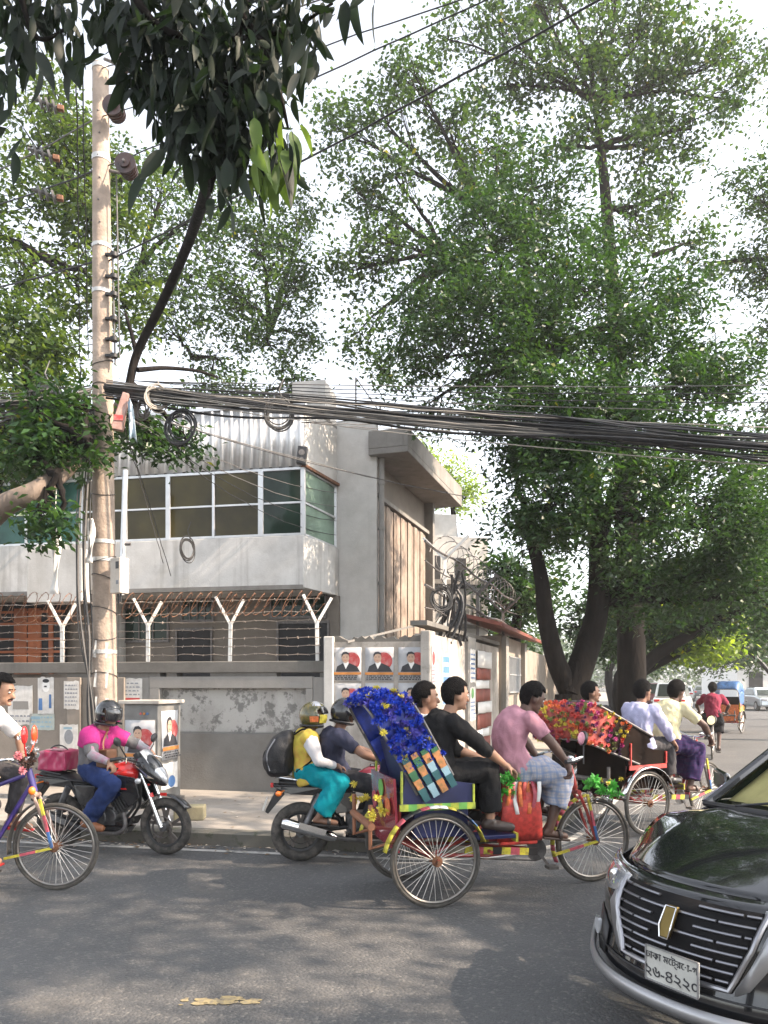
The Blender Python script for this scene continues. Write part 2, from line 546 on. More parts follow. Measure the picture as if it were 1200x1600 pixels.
u11 = FRONT.u
kerb_line = [V((-1.6, 8.16, 0)) + u11 * t for t in (-60, -30, -12, -6, -3, -1, 0.6, 1.6)]
kerb_line += bez(kerb_line[-1] + u11 * 0.2, (1.3, 7.62, 0), (1.95, 9.0, 0), 8) + [V(p) for p in ((3.0, 11.3, 0), (4.4, 14.3, 0), (6.3, 18.3, 0), (9, 26, 0), (14, 41, 0), (24, 72, 0), (45, 138, 0))]
inner = [V((kerb_line[-1].x - 90, kerb_line[-1].y, 0)), V((-95, 60, 0))]
mb = MB(); mb.prism([p + V((0, 0, 0.0)) for p in kerb_line] + inner, (0, 0, 0.145))
struct('footpath', mb, M_PAVE, smooth=False)
def offs(line, d):
    out = []
    for i, p in enumerate(line):
        t = (line[min(i + 1, len(line) - 1)] - line[max(i - 1, 0)]).normalized()
        out.append(p + V((t.y, -t.x, 0)) * d)
    return out
ko = offs(kerb_line, 0.14)
mb = MB()
rings = [[a + V((0, 0, -0.02)), b + V((0, 0, -0.02)), b + V((0, 0, 0.125)), b.lerp(a, 0.25) + V((0, 0, 0.152)), a + V((0, 0, 0.152))] for a, b in zip(kerb_line, ko)]
mb.loft(rings)
struct('kerb', mb, M_KERB, angle=30)
la, lb = offs(kerb_line, 0.34), offs(kerb_line, 0.43)
mb = MB(); mb.grid([[a + V((0, 0, 0.004)), b + V((0, 0, 0.004))] for a, b in zip(la, lb)])
struct('road_line', mb, M_LINE, smooth=False)
rnd = random.Random(5)
mb = MB()
for k in range(70):
    cx, cy = -0.87 + rnd.gauss(0, 0.085), 4.10 + rnd.gauss(0, 0.028); r_ = abs(rnd.gauss(0.004, 0.012)) + 0.003; a_ = rnd.uniform(0, 6)
    mb.add([V((cx + 1.8 * r_ * math.cos(i * 0.9 + a_) * rnd.uniform(0.5, 1.2), cy + r_ * math.sin(i * 0.9 + a_) * rnd.uniform(0.5, 1.2), 0.004 + 0.00002 * k)) for i in range(7)], [tuple(range(7))])
struct('road_paint_patch', mb, M_YPAINT, smooth=False)
# dry leaves and grit swept against the kerb
rnd = random.Random(8)
mb = MB()
for i in range(420):
    t = rnd.uniform(-7, 1.4); k = V((-1.6, 8.16, 0)) + u11 * t + FRONT.n * -(0.15 + abs(rnd.gauss(0, 0.16)))
    if rnd.random() < 0.4: k = V((-1.6, 8.16, 0.147)) + u11 * t + FRONT.n * rnd.uniform(0.05, 2.6)
    a = rnd.uniform(0, 6.28); s = rnd.uniform(0.012, 0.04)
    d = V((math.cos(a), math.sin(a), 0)); e = V((-d.y, d.x, 0))
    mb.cur = rnd.randrange(2)
    mb.add([k - d * s + V((0, 0, 0.006)), k - e * s * 0.5 + V((0, 0, 0.012)), k + d * s + V((0, 0, 0.008)), k + e * s * 0.5 + V((0, 0, 0.014))], [(0, 1, 2, 3)])
tag(mb.build('fallen_leaves', [mat('dry_leaf', (0.16, 0.10, 0.05), 0.8), mat('paper_scrap', (0.42, 0.39, 0.34), 0.8)]), 'dry leaves and scraps scattered along the kerb and footpath', 'litter', kind='stuff')

# ------------------------------------------------------------------ the corner building
bld = thing('corner_building', 'pale two storey corner building with a glazed corner bay and an overhanging roof slab', 'building', (FACADE.o.x, FACADE.o.y, 0))
def bbuild(mb, name, m, parent=bld, **k):
    o = mb.build(name, m, None, **k)
    root = parent
    o.parent = root
    o.matrix_parent_inverse = Matrix.Translation(-bld.location)
    return o
def sub(mb, name, m, parent, **k):
    o = mb.build(name, m, None, **k); o.parent = parent; return o
G = FACADE
tl = G.t_at(-120) - 0.5
Z0, Z1, Z2, Z3 = 3.45, 4.41, 5.66, 6.75
mb = MB()
G.box(mb, tl, 0.0, 0.0, 0.14, Z0, Z1)                       # parapet of the bay
G.box(mb, tl, 0.0, 0.14, 3.0, Z0, Z0 + 0.2)                   # its floor
mb.bar(G.pt(-0.07, 0.0, (Z0 + Z1) / 2), V((-0.96, 15.4, (Z0 + Z1) / 2)), 0.12, Z1 - Z0 - 0.004)
bbuild(mb, 'parapet', M_FACADE, smooth=False, bevel=0.012)
mb = MB(); G.box(mb, tl, -0.02, -0.06, 0.06, Z0 - 0.03, Z0 + 0.05)
bbuild(mb, 'ledge', M_SLAB, smooth=False)
mb = MB(); G.box(mb, tl, 0.3, 1.35, 1.6, 0, Z0 - 0.002)
bbuild(mb, 'ground_floor_wall', M_RECESS, smooth=False)
# ground floor openings behind the boundary wall
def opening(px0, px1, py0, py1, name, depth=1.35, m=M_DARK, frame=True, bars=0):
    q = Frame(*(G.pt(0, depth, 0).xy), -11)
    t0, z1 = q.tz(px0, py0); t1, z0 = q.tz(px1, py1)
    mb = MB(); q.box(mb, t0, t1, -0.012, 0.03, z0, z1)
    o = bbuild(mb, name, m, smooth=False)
    if frame:
        fb = MB()
        for a, b, c, d in ((t0 - 0.04, t0, z0, z1), (t1, t1 + 0.04, z0, z1), (t0 - 0.04, t1 + 0.04, z1, z1 + 0.05), (t0 - 0.04, t1 + 0.04, z0 - 0.05, z0)):
            q.box(fb, a, b, -0.05, 0.02, c, d)
        for i in range(bars):
            tt = t0 + (t1 - t0) * (i + 1) / (bars + 1)
            q.box(fb, tt - 0.012, tt + 0.012, -0.04, -0.016, z0 + 0.002, z1 - 0.002)
        sub(fb, 'frame', M_IRON, o, smooth=False)
    return o
opening(197, 262, 952, 1000, 'window', m=M_GLASS_GREEN, bars=2)
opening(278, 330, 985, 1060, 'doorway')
opening(286, 332, 938, 968, 'window', m=M_GLASS_GREEN, bars=3)
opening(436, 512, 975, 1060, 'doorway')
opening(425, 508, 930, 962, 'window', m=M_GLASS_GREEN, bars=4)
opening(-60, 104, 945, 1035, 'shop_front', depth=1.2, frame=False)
q = Frame(*(G.pt(0, 1.2, 0).xy), -11)
for i, px in enumerate((-40, -8, 24, 46, 78)):               # orange brown boards across it
    t, z = q.tz(px, 990); mb = MB(); q.box(mb, t, t + (0.30 if i in (2, 3) else 0.10), -0.05, -0.016, 1.9, 3.3)
    bbuild(mb, 'board', M_ORANGE, smooth=False)
for z in (2.35, 2.62, 2.95, 3.2):
    mb = MB(); q.box(mb, q.t_at(-60), q.t_at(104), -0.075, -0.052, z, z + 0.05); bbuild(mb, 'rail', M_ORANGE, smooth=False)
# white pier between shop front and window
mb = MB(); G.box(mb, G.t_at(108), G.t_at(140), 1.0, 1.34, 0, Z0 - 0.005); bbuild(mb, 'pier', M_FACADE, smooth=False)
# glazed bay: posts, rails, panes
edges = [(-120, 0.05), (40, 0.05), (128, 0.05), (196, 0.06), (262, 0.09), (333, 0.05), (407, 0.10), (476, 0.08)]
ts = [G.t_at(p) for p, _ in edges]
fr = MB()
for (p, w), t in zip(edges, ts):
    G.box(fr, t - w / 2 - (0.04 if p == 476 else 0), t + w / 2 - (0.04 if p == 476 else 0), 0.0, 0.08, Z1, Z2)
G.box(fr, tl, -0.08, 0.005, 0.075, Z1, Z1 + 0.045); G.box(fr, tl, -0.08, 0.005, 0.075, Z2 - 0.05, Z2)
zm = (Z1 + Z2) / 2 - 0.02
G.box(fr, tl, -0.08, 0.01, 0.07, zm - 0.018, zm + 0.018)
ra, rb = G.pt(-0.04, 0.04, 0), V((-0.985, 15.38, 0))
for z in (Z1 + 0.02, zm, Z2 - 0.02):
    fr.bar(ra + V((0, 0, z)), rb + V((0, 0, z)), 0.06, 0.04)
fr.bar(rb + V((0, 0, Z1 + 0.002)), rb + V((0, 0, Z2 - 0.002)), 0.07, 0.07)
bbuild(fr, 'window_frame', M_ALU, smooth=False, bevel=0.004)
for i in range(len(ts) - 1):
    for a, b in ((Z1 + 0.045, zm - 0.018), (zm + 0.018, Z2 - 0.05)):
        pm = MB(); G.box(pm, ts[i] + 0.03, ts[i + 1] - 0.03, 0.03, 0.042, a, b)
        g = M_GLASS_TEAL if i < 2 else (M_GLASS_GREEN if i == 6 else M_GLASS_BROWN)
        bbuild(pm, 'pane', g, smooth=False)
for a, b in ((Z1 + 0.045, zm - 0.02), (zm + 0.02, Z2 - 0.045)):
    pm = MB(); pm.bar(ra.lerp(rb, 0.03) + V((0, 0, (a + b) / 2)), ra.lerp(rb, 0.97) + V((0, 0, (a + b) / 2)), 0.012, b - a)
    bbuild(pm, 'pane', M_GLASS_PALE, smooth=False)
# interior box so the bay is not hollow
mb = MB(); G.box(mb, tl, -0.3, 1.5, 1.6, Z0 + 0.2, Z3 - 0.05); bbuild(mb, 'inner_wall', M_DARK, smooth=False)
# corrugated sheet above the glazing
mb = MB()
t, k, rows = tl, 0, [[], []]
prof = ((0, 0), (0.035, 0), (0.06, -0.045), (0.10, -0.045), (0.125, 0))
while t < -0.06:
    for dt, w in prof:
        if t + dt > -0.02: break
        rows[0].append(G.pt(t + dt, 0.02 + w, Z2 + 0.01)); rows[1].append(G.pt(t + dt, 0.02 + w, Z3 + 0.02))
    t += 0.19
rows[0].append(G.pt(-0.005, 0.02, Z2 + 0.01)); rows[1].append(G.pt(-0.005, 0.02, Z3 + 0.02))
mb.grid(rows)
bbuild(mb, 'corrugated_sheet', M_CORR, solid=0.006, angle=20)
mb = MB(); mb.bar(G.pt(-0.03, 0.02, (Z2 + Z3) / 2 + 0.05), V((-0.97, 15.39, (Z2 + Z3) / 2 + 0.05)), 0.06, Z3 - Z2 - 0.02)
bbuild(mb, 'return_wall', M_WHITEWALL, smooth=False)
mb = MB(); mb.bar(G.pt(-0.02, -0.02, Z2 + 0.012), V((-0.93, 15.37, Z2 + 0.012)), 0.10, 0.05); bbuild(mb, 'drip_edge', M_RUST, smooth=False)
mb = MB(); G.box(mb, tl, 0.02, -0.03, 0.09, Z3 + 0.03, Z3 + 0.09); bbuild(mb, 'capping', M_ALU, smooth=False)
# plain corner wall and flank
E = Frame(-0.96, 15.40, -11)
mb = MB(); E.box(mb, 0.0, 0.83, 0, 0.18, 0, 6.95); bbuild(mb, 'corner_wall', M_WHITEWALL, smooth=False, bevel=0.01)
S = SIDE
mb = MB(); S.box(mb, 0.02, 4.3, 0.10, 0.3, 0, 6.9); bbuild(mb, 'flank_wall', M_RECESS, smooth=False)
n_pan = 14
for i in range(n_pan):                                        # stained boards cladding the flank
    a = 0.25 + (4.0 - 0.25) * i / n_pan; b = 0.25 + (4.0 - 0.25) * (i + 1) / n_pan - 0.018
    mb = MB(); S.box(mb, a, b, 0.02 + 0.02 * (i % 2), 0.099, 2.35, 5.38 + 0.01 * (i % 3)); bbuild(mb, 'board', M_CLAD, smooth=False, bevel=0.006)
mb = MB(); S.box(mb, 0.05, 4.2, -0.03, 0.098, 5.42, 5.50); bbuild(mb, 'trim', M_SLAB, smooth=False)
mb = MB(); S.box(mb, 0.02, 4.2, -0.06, 0.098, 2.2, 2.34); bbuild(mb, 'ledge', M_SLAB, smooth=False)
mb = MB(); S.box(mb, 4.12, 4.3, -0.12, 0.098, 0, 6.2); bbuild(mb, 'pilaster', M_SLAB, smooth=False)
mb = MB()
for z in (6.2,):
    mb.prism([S.pt(-0.15, -0.72, z), S.pt(4.75, -0.72, z), S.pt(4.75, 0.098, z), S.pt(-0.15, 0.098, z)], (0, 0, 0.12))
    mb.prism([S.pt(-0.15, -0.72, z + 0.12), S.pt(4.75, -0.72, z + 0.12), S.pt(4.75, -0.62, z + 0.12), S.pt(-0.15, -0.62, z + 0.12)], (0, 0, 0.36))
    mb.prism([S.pt(-0.15, -0.62, z + 0.121), S.pt(-0.03, -0.62, z + 0.121), S.pt(-0.03, 0.098, z + 0.121), S.pt(-0.15, 0.098, z + 0.121)], (0, 0, 0.355))
bbuild(mb, 'roof_slab', M_SLAB, smooth=False, bevel=0.012)
mb = MB(); mb.tube([S.pt(0.12, -0.09, 2.2), S.pt(0.12, -0.09, 6.19)], 0.055, 12)
for z in (2.6, 3.7, 4.8, 5.7): mb.disc(S.pt(0.12, -0.09, z), (0, 0, 1), 0.07, 0.06, 12)
bbuild(mb, 'drain_pipe', M_RIM)
mb = MB(); mb.tube([S.pt(0.42, -0.02, 2.2), S.pt(0.42, -0.02, 5.4)], 0.02, 8); bbuild(mb, 'drain_pipe', M_RIM)
mb = MB()
mb.prism([G.pt(tl, 0.1, 6.70), G.pt(-0.05, 0.1, 6.70), V((-0.9, 15.5, 6.70)), S.pt(0, 0.05, 6.70), S.pt(4.6, 0.05, 6.70), S.pt(4.6, 9, 6.70), G.pt(tl, 9, 6.70)], (0, 0, 0.15))
bbuild(mb, 'roof', M_SLAB, smooth=False)
mb = MB(); G.box(mb, tl, tl + 0.2, 0.16, 9, 0, 6.68); S.box(mb, 4.3, 4.5, 0.1, 9, 0, 6.68)
bbuild(mb, 'end_wall', M_FACADE, smooth=False)
mb = MB(); mb.box(P(492, 634, 17.5), (0.75, 1.0, 0.75), G.rot)
bbuild(mb, 'roof_hut', M_WHITEWALL, smooth=False)
mb = MB()
a = P(556, 590, 17); mb.tube([P(556, 668, 17), a], 0.02, 6); mb.tube([a, P(596, 648, 17.5)], 0.012, 6); mb.tube([P(594, 665, 17.5), P(594, 630, 17.5)], 0.025, 6); mb.tube([P(617, 690, 18), P(606, 640, 18)], 0.015, 6)
bbuild(mb, 'antenna_mast', M_IRON)
# parapet box at the far left of the bay
q = Frame(*(G.pt(0, -0.35, 0).xy), -11)
t0, t1 = q.t_at(42), q.t_at(128)
mb = MB(); q.box(mb, t0, t1, 0, 0.28, 3.25, 4.25); bbuild(mb, 'balcony_box', M_WHITEWALL, smooth=False, bevel=0.01)
# black loudspeaker on the bay corner
t = thing('wall_speaker', 'small black box loudspeaker at the top corner of the glazed bay', 'loudspeaker', P(472, 712, 13.9))
mb = MB(); mb.box((0, 0, 0), (0.17, 0.14, 0.31), Matrix.Rotation(0.12, 3, 'Y')); mb.build('cabinet', M_BLACK, t, smooth=False, bevel=0.01)
mb = MB(); mb.disc((0.0, -0.073, 0.04), (0, 1, 0), 0.055, 0.006); mb.disc((0, -0.073, -0.08), (0, 1, 0), 0.035, 0.006); mb.build('cone', M_IRON, t)
mb = MB(); mb.bar((0, 0.05, -0.1), (0.02, 0.14, -0.17), 0.03, 0.03); mb.build('bracket', M_IRON, t)

# ------------------------------------------------------------------ boundary wall along the front road
W = FRONT
bw = thing('boundary_wall', 'grey plastered boundary wall with a framed panel of peeling white paint', 'wall', (W.o.x, W.o.y, 0))
def wbuild(mb, name, m, root=bw, **k):
    o = mb.build(name, m, None, **k); o.parent = root; o.matrix_parent_inverse = Matrix.Translation(-root.location); return o
tL, tA, tB, tE = W.t_at(-200), W.t_at(196), W.t_at(486), W.t_at(507)
tF, tG = W.t_at(250), W.t_at(478)
mb = MB(); W.box(mb, tL, tA, 0.0, 0.22, 0.1, 1.79); wbuild(mb, 'rendered_panel', M_WALLTAN, smooth=False)
mb = MB(); W.box(mb, tA, tE, 0.10, 0.3, 0.1, 1.79); wbuild(mb, 'peeling_panel', M_WALLGREY, smooth=False)
mb = MB()
W.box(mb, tF - 0.16, tG + 0.1, -0.02, 0.098, 1.63, 1.80)
W.box(mb, tF - 0.16, tF, -0.02, 0.098, 0.1, 1.628); W.box(mb, tG, tG + 0.1, -0.02, 0.098, 0.1, 1.628)
W.box(mb, tA, tF - 0.162, 0.0, 0.098, 0.1, 1.79); W.box(mb, tG + 0.102, tE, 0.0, 0.098, 0.1, 1.79)
wbuild(mb, 'border', M_RIM, smooth=False, bevel=0.008)
mb = MB(); W.box(mb, tF, tG, 0.06, 0.098, 0.1, 0.97); wbuild(mb, 'plinth', plaster('plinth_cement', (0.195, 0.188, 0.175), (0.12, 0.10, 0.085), 0.6, 0.2), smooth=False)
mb = MB(); W.box(mb, tL, tE, -0.03, 0.25, 1.855, 2.02); wbuild(mb, 'coping_beam', M_COPING, smooth=False, bevel=0.012)
for a, b in ((-200, 5), (105, 150), (185, 250), (265, 276), (330, 432), (500, 507)):
    mb = MB(); W.box(mb, W.t_at(a), W.t_at(b), 0.0, 0.2, 1.7901, 1.8549); wbuild(mb, 'spacer', M_COPING, smooth=False)
for px in (118, 150, 186):
    mb = MB(); W.box(mb, W.t_at(px) - 0.11, W.t_at(px) + 0.11, -0.05, 0.0, 0.1, 1.79); wbuild(mb, 'pilaster', M_WALLTAN, smooth=False, bevel=0.008)

# barbed wire fence on the coping
bf = thing('barbed_wire_fence', 'rusty barbed wire fence on Y shaped white posts above the front wall', 'fence', (W.o.x, W.o.y, 0))
def fbuild(mb, name, m, root=bf, **k): return wbuild(mb, name, m, root, **k)
for px, lean in ((-75, 0), (91, 0.0), (226, 0.0), (355, 0.01), (493, -0.01)):
    t = W.t_at(px); b = W.pt(t, 0.1, 2.0); top = W.pt(t + lean, 0.1, 2.58)
    mb = MB(); mb.bar(b, top, 0.05, 0.05)
    mb.bar(top - V((0, 0, 0.03)), W.pt(t - 0.19, 0.02, 2.96), 0.055, 0.04); mb.bar(top - V((0, 0, 0.03)), W.pt(t + 0.19, 0.16, 2.92), 0.06, 0.04)
    fbuild(mb, 'post', M_WHITEPAINT, smooth=False, bevel=0.004)
rnd = random.Random(3)
for z, w in ((2.12, 0.07), (2.24, 0.07), (2.36, 0.07), (2.48, 0.07), (2.60, 0.07), (2.72, -0.0), (2.9, 0.02)):
    mb = MB(); pts = []; t = tL
    while t < tE:
        pts.append(W.pt(t, w + rnd.uniform(-0.01, 0.01), z + rnd.uniform(-0.012, 0.012))); t += 0.16
    mb.tube(pts, 0.0045, 4)
    for p in pts[::1]:
        for _ in range(2):
            d = V((rnd.uniform(-1, 1), rnd.uniform(-1, 1), rnd.uniform(-1, 1))).normalized() * 0.022; mb.tube([p - d, p + d], 0.0035, 3)
    fbuild(mb, 'wire_strand', M_WIRE)
def coil(fr, t0, t1, rad, zc, w, turns, seed, root, m=M_RUST, r=0.005):
    rr = random.Random(seed); pts = []; n = 22
    ph = [rr.uniform(0.85, 1.12) for _ in range(turns + 2)]
    for i in range(turns * n + 1):
        a = 2 * math.pi * i / n; k = i / n
        q = ph[int(k)] * (1 - (k % 1)) + ph[int(k) + 1] * (k % 1)
        pts.append(fr.pt(t0 + (t1 - t0) * k / turns + 0.11 * math.sin(a), w + rad * 0.75 * math.cos(a) * q, zc + rad * math.sin(a) * q))
    mb = MB(); mb.tube(pts, r, 4)
    for p in pts[::2]:
        d = V((rr.uniform(-1, 1), rr.uniform(-1, 1), rr.uniform(-1, 1))).normalized() * 0.02; mb.tube([p - d, p + d], 0.004, 3)
    return fbuild(mb, 'razor_coil', m, root)
coil(W, W.t_at(-140), W.t_at(128), 0.23, 2.86, 0.07, 15, 1, bf)
coil(W, W.t_at(190), W.t_at(360), 0.17, 2.86, 0.07, 11, 2, bf)
coil(W, W.t_at(352), W.t_at(500), 0.17, 2.84, 0.07, 10, 4, bf)

# ------------------------------------------------------------------ corner wall covered in posters
cw = thing('corner_wall', 'worn white corner wall pasted with portrait posters at the street corner', 'wall', (0.57, 10.53, 0))
t0 = W.t_at(522)
mb = MB(); W.box(mb, t0, W.t_at(664), 0.0, 0.24, 0.1, 2.28); wbuild(mb, 'poster_panel', M_CORNERWALL, cw, smooth=False)
mb = MB(); W.box(mb, tE + 0.002, t0, -0.06, 0.2, 0.1, 2.36); wbuild(mb, 'pillar', M_WHITEWALL, cw, smooth=False, bevel=0.015)
mb = MB()
rnd = random.Random(6); row = []
for i in range(24):
    t = t0 + (W.t_at(664) - t0) * i / 23; row.append((t, 2.281 + rnd.uniform(0.0, 0.11)))
mb.prism([W.pt(t0, 0.02, 2.27)] + [W.pt(t, 0.02, z) for t, z in row] + [W.pt(row[-1][0], 0.02, 2.27)], W.n * 0.2)
wbuild(mb, 'broken_top', M_COPING, cw, smooth=False)
CN = CORNER
mb = MB(); CN.box(mb, -0.16, 0.16, -0.10, 0.03, 0.1, 2.42); wbuild(mb, 'pillar', M_CORNERWALL, cw, smooth=False, bevel=0.015)
mb = MB(); CN.box(mb, 0.16, 2.6, 0.0, 0.2, 0.1, 2.4); wbuild(mb, 'street_panel', M_CORNERWALL, cw, smooth=False)
mb = MB(); CN.box(mb, 2.6, 3.25, -0.06, 0.25, 0.1, 2.5); wbuild(mb, 'pillar', M_RIM, cw, smooth=False, bevel=0.012)
mb = MB(); CN.box(mb, 3.25, 6.0, 0.0, 0.2, 0.1, 2.45); wbuild(mb, 'street_panel', M_CORNERWALL, cw, smooth=False)
mb = MB(); CN.box(mb, 0.0, 6.0, -0.02, 0.22, 2.505, 2.57); wbuild(mb, 'coping', M_COPING, cw, smooth=False)
# Y posts, rails and coil over the side wall
sf = thing('side_wire_fence', 'leaning wire fence with dark rails above the side street wall', 'fence', (1.0, 12, 0))
for i, (t, h) in enumerate(((1.55, 3.95), (4.2, 3.7), (7.2, 3.6))):
    mb = MB(); b = CN.pt(t, 0.1, 2.3); e = CN.pt(t, 0.1, h - 0.3)
    mb.bar(b, e, 0.055, 0.055); mb.bar(e, CN.pt(t, 0.45, h + 0.05), 0.05, 0.04); mb.bar(e, CN.pt(t, -0.28, h + 0.05), 0.05, 0.04)
    wbuild(mb, 'post', M_WHITEPAINT if i == 0 else M_IRON, sf, smooth=False)
for k, z in enumerate((2.75, 3.05, 3.4, 3.7)):
    mb = MB(); mb.tube([CN.pt(t, 0.06, z + 0.03 * math.sin(t * 2 + k)) for t in np.linspace(0.2, 9.0, 16)], 0.02 if k in (1, 3) else 0.012, 5); wbuild(mb, 'rail', M_IRON, sf)
coil(CN, 1.4, 8.0, 0.28, 3.75, 0.1, 16, 9, sf, M_IRON, 0.007)
mb = MB()
rr = random.Random(4)
for k in range(16):                                             # tangle of cut pipes and cable at the first post
    a = CN.pt(rr.uniform(0.9, 2.6), rr.uniform(-0.1, 0.2), rr.uniform(2.3, 2.6)); b = CN.pt(rr.uniform(1.2, 2.4), rr.uniform(-0.15, 0.15), rr.uniform(2.9, 3.5))
    mb.tube(bez(a, (a + b) / 2 + V((rr.uniform(-.3, .3), 0, rr.uniform(-.1, .2))), b, 5), rr.uniform(0.012, 0.03), 5)
wbuild(mb, 'cable_tangle', M_BLACK, sf)
mb = MB(); mb.bar(P(543, 1003, 10.7), P(668, 973, 11.4), 0.03, 0.03); wbuild(mb, 'brace', M_RIM, sf, smooth=False)

# guard house with red eave, behind the side wall
gh = thing('guard_house', 'low tan gate house with a red eave and a grilled window behind the forked tree', 'building', CN.pt(6.2, 0, 0))
K = CORNER
mb = MB(); K.box(mb, 6.0, 9.2, -0.05, 3, 0.1, 2.72); K.box(mb, 9.2, 30, 0.0, 0.25, 0.1, 2.6); wbuild(mb, 'wall', M_WALLTAN, gh, smooth=False)
mb = MB()
for i in range(16):
    pass
mb.prism([K.pt(3.6, -0.45, 2.74), K.pt(3.6, 0.6, 3.0), K.pt(3.6, 0.6, 3.07), K.pt(3.6, -0.45, 2.81)], K.u * 7.0)
wbuild(mb, 'eave', M_REDTILE, gh, smooth=False)
mb = MB(); K.box(mb, 6.9, 8.6, -0.07, -0.052, 1.5, 2.3)
wn_ = wbuild(mb, 'window', M_DARK, gh, smooth=False)
mb = MB()
for i in range(9): tt = 6.9 + 1.7 * i / 8; mb.bar(K.pt(tt, -0.09, 1.5), K.pt(tt, -0.09, 2.3), 0.025, 0.025)
for z in (1.5, 1.9, 2.3): mb.bar(K.pt(6.88, -0.09, z), K.pt(8.62, -0.09, z), 0.04, 0.03)
o = mb.build('grille', M_ALU, None, smooth=False); o.parent = wn_
for t in (6.02, 9.0):
    mb = MB(); K.box(mb, t, t + 0.35, -0.16, -0.05, 0.1, 2.7); wbuild(mb, 'pier', M_RIM, gh, smooth=False, bevel=0.01)
# striped cloth banners hanging on the side wall
bn = thing('striped_hanging', 'red and white striped cloth hanging on the side wall', 'banner', CN.pt(3.9, -0.05, 0))
z = 2.3; k = 0
for h in (0.32, 0.22, 0.16, 0.24, 0.22, 0.28, 0.16, 0.26, 0.2):
    mb = MB()
    mb.grid([[CN.pt(t, -0.05 - 0.03 * math.sin(t * 9 + z * 7), zz) for t in np.linspace(3.35, 4.75, 9)] for zz in (z, z - h * 0.5, z - h + 0.01)])
    wbuild(mb, 'stripe', [M_WHITE, M_REDBROWN][k % 2], bn, solid=0.006); z -= h; k += 1

# ------------------------------------------------------------------ white building behind
bb = thing('rear_building', 'plain white rear building with a small dark window behind the flank', 'building', (1.5, 22, 0))
Q = Frame(*P(664, 1000, 22.0).xy, 12)
mb = MB(); Q.box(mb, 0, 1.9, 0, 7, 0.1, 5.95); Q.box(mb, 0.0, 1.05, 0.3, 6, 5.95, 6.65); wbuild(mb, 'wall', M_WHITEWALL, bb, smooth=False, bevel=0.02)
for px0, px1, py0, py1 in ((676, 688, 868, 905), (712, 728, 872, 920)):
    a, z1 = Q.tz(px0, py0); b, z0 = Q.tz(px1, py1); mb = MB(); Q.box(mb, a, b, -0.02, 0.05, z0, z1); wbuild(mb, 'window', M_DARK, bb, smooth=False)
mb = MB(); Q.box(mb, -0.1, 2.05, -0.15, 0.0, 4.55, 4.68); Q.box(mb, -0.1, 2.05, -0.1, 0.0, 3.3, 3.42); wbuild(mb, 'ledge', M_SLAB, bb, smooth=False)
mb = MB()
for i in range(8): mb.bar(Q.pt(0.2 + i * 0.24, -0.12, 3.42), Q.pt(0.2 + i * 0.24, -0.12, 4.5), 0.03, 0.03)
wbuild(mb, 'balcony_bars', M_IRON, bb, smooth=False)
# far white building down the street
fb = thing('far_white_building', 'pale white building with a gabled roof far down the street', 'building', P(1185, 1090, 70))
q = Frame(*P(1152, 1090, 70).xy, -8)
mb = MB(); q.box(mb, 0, 9, 0, 12, 0, 4.0); wbuild(mb, 'wall', M_WHITE, fb, smooth=False)
mb = MB(); mb.prism([q.pt(-0.4, -0.3, 4.0), q.pt(-0.4, 6, 6.4), q.pt(-0.4, 12.3, 4.0)], q.u * 9.8); wbuild(mb, 'roof', M_CORR, fb, smooth=False)
for a in (1.0, 3.4, 5.8):
    mb = MB(); q.box(mb, a, a + 1.2, -0.03, 0.02, 1.2, 2.8); wbuild(mb, 'window', M_DARK, fb, smooth=False)
# ------------------------------------------------------------------ trees
def leaf_mat(name, dark, light, trans, tw=0.35, rough=0.42):
    m = bpy.data.materials.new(name); m.use_nodes = True
    n, l = m.node_tree.nodes, m.node_tree.links
    b = n['Principled BSDF']; b.inputs['Roughness'].default_value = rough; b.inputs['Specular IOR Level'].default_value = 0.4
    at = n.new('ShaderNodeAttribute'); at.attribute_name = 'tint'
    cr = n.new('ShaderNodeValToRGB')
    cr.color_ramp.elements[0].color = (*dark, 1); cr.color_ramp.elements[1].color = (*light, 1)
    e = cr.color_ramp.elements.new(0.96); e.color = (*light, 1)
    cr.color_ramp.elements[2].color = (light[0] * 1.9 + 0.03, light[1] * 1.35, light[2] * 0.6, 1)
    l.new(at.outputs['Fac'], cr.inputs[0]); l.new(cr.outputs[0], b.inputs['Base Color'])
    tr = n.new('ShaderNodeBsdfTranslucent'); mx = n.new('ShaderNodeMix'); mx.data_type = 'RGBA'; mx.blend_type = 'MULTIPLY'; mx.inputs['Factor'].default_value = 1
    l.new(cr.outputs[0], mx.inputs['A']); mx.inputs['B'].default_value = (*trans, 1); l.new(mx.outputs['Result'], tr.inputs['Color'])
    sh = n.new('ShaderNodeMixShader'); sh.inputs[0].default_value = tw
    l.new(b.outputs[0], sh.inputs[1]); l.new(tr.outputs[0], sh.inputs[2]); l.new(sh.outputs[0], n['Material Output'].inputs['Surface'])
    return m
TR = (2.3, 2.1, 0.9)
L_DARK = leaf_mat('mango_leaf', (0.011, 0.034, 0.011), (0.034, 0.084, 0.020), TR, 0.30)
L_MID = leaf_mat('broad_leaf', (0.014, 0.038, 0.012), (0.044, 0.088, 0.022), TR, 0.40)
L_LIGHT = leaf_mat('light_leaf', (0.018, 0.042, 0.011), (0.066, 0.108, 0.024), TR, 0.45)
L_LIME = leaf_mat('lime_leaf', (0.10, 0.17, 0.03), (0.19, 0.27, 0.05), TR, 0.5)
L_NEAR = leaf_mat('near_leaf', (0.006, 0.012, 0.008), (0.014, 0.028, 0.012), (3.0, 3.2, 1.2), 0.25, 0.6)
L_PALELEAF = leaf_mat('pale_hanging_leaf', (0.05, 0.10, 0.03), (0.09, 0.15, 0.04), TR, 0.5, 0.6)
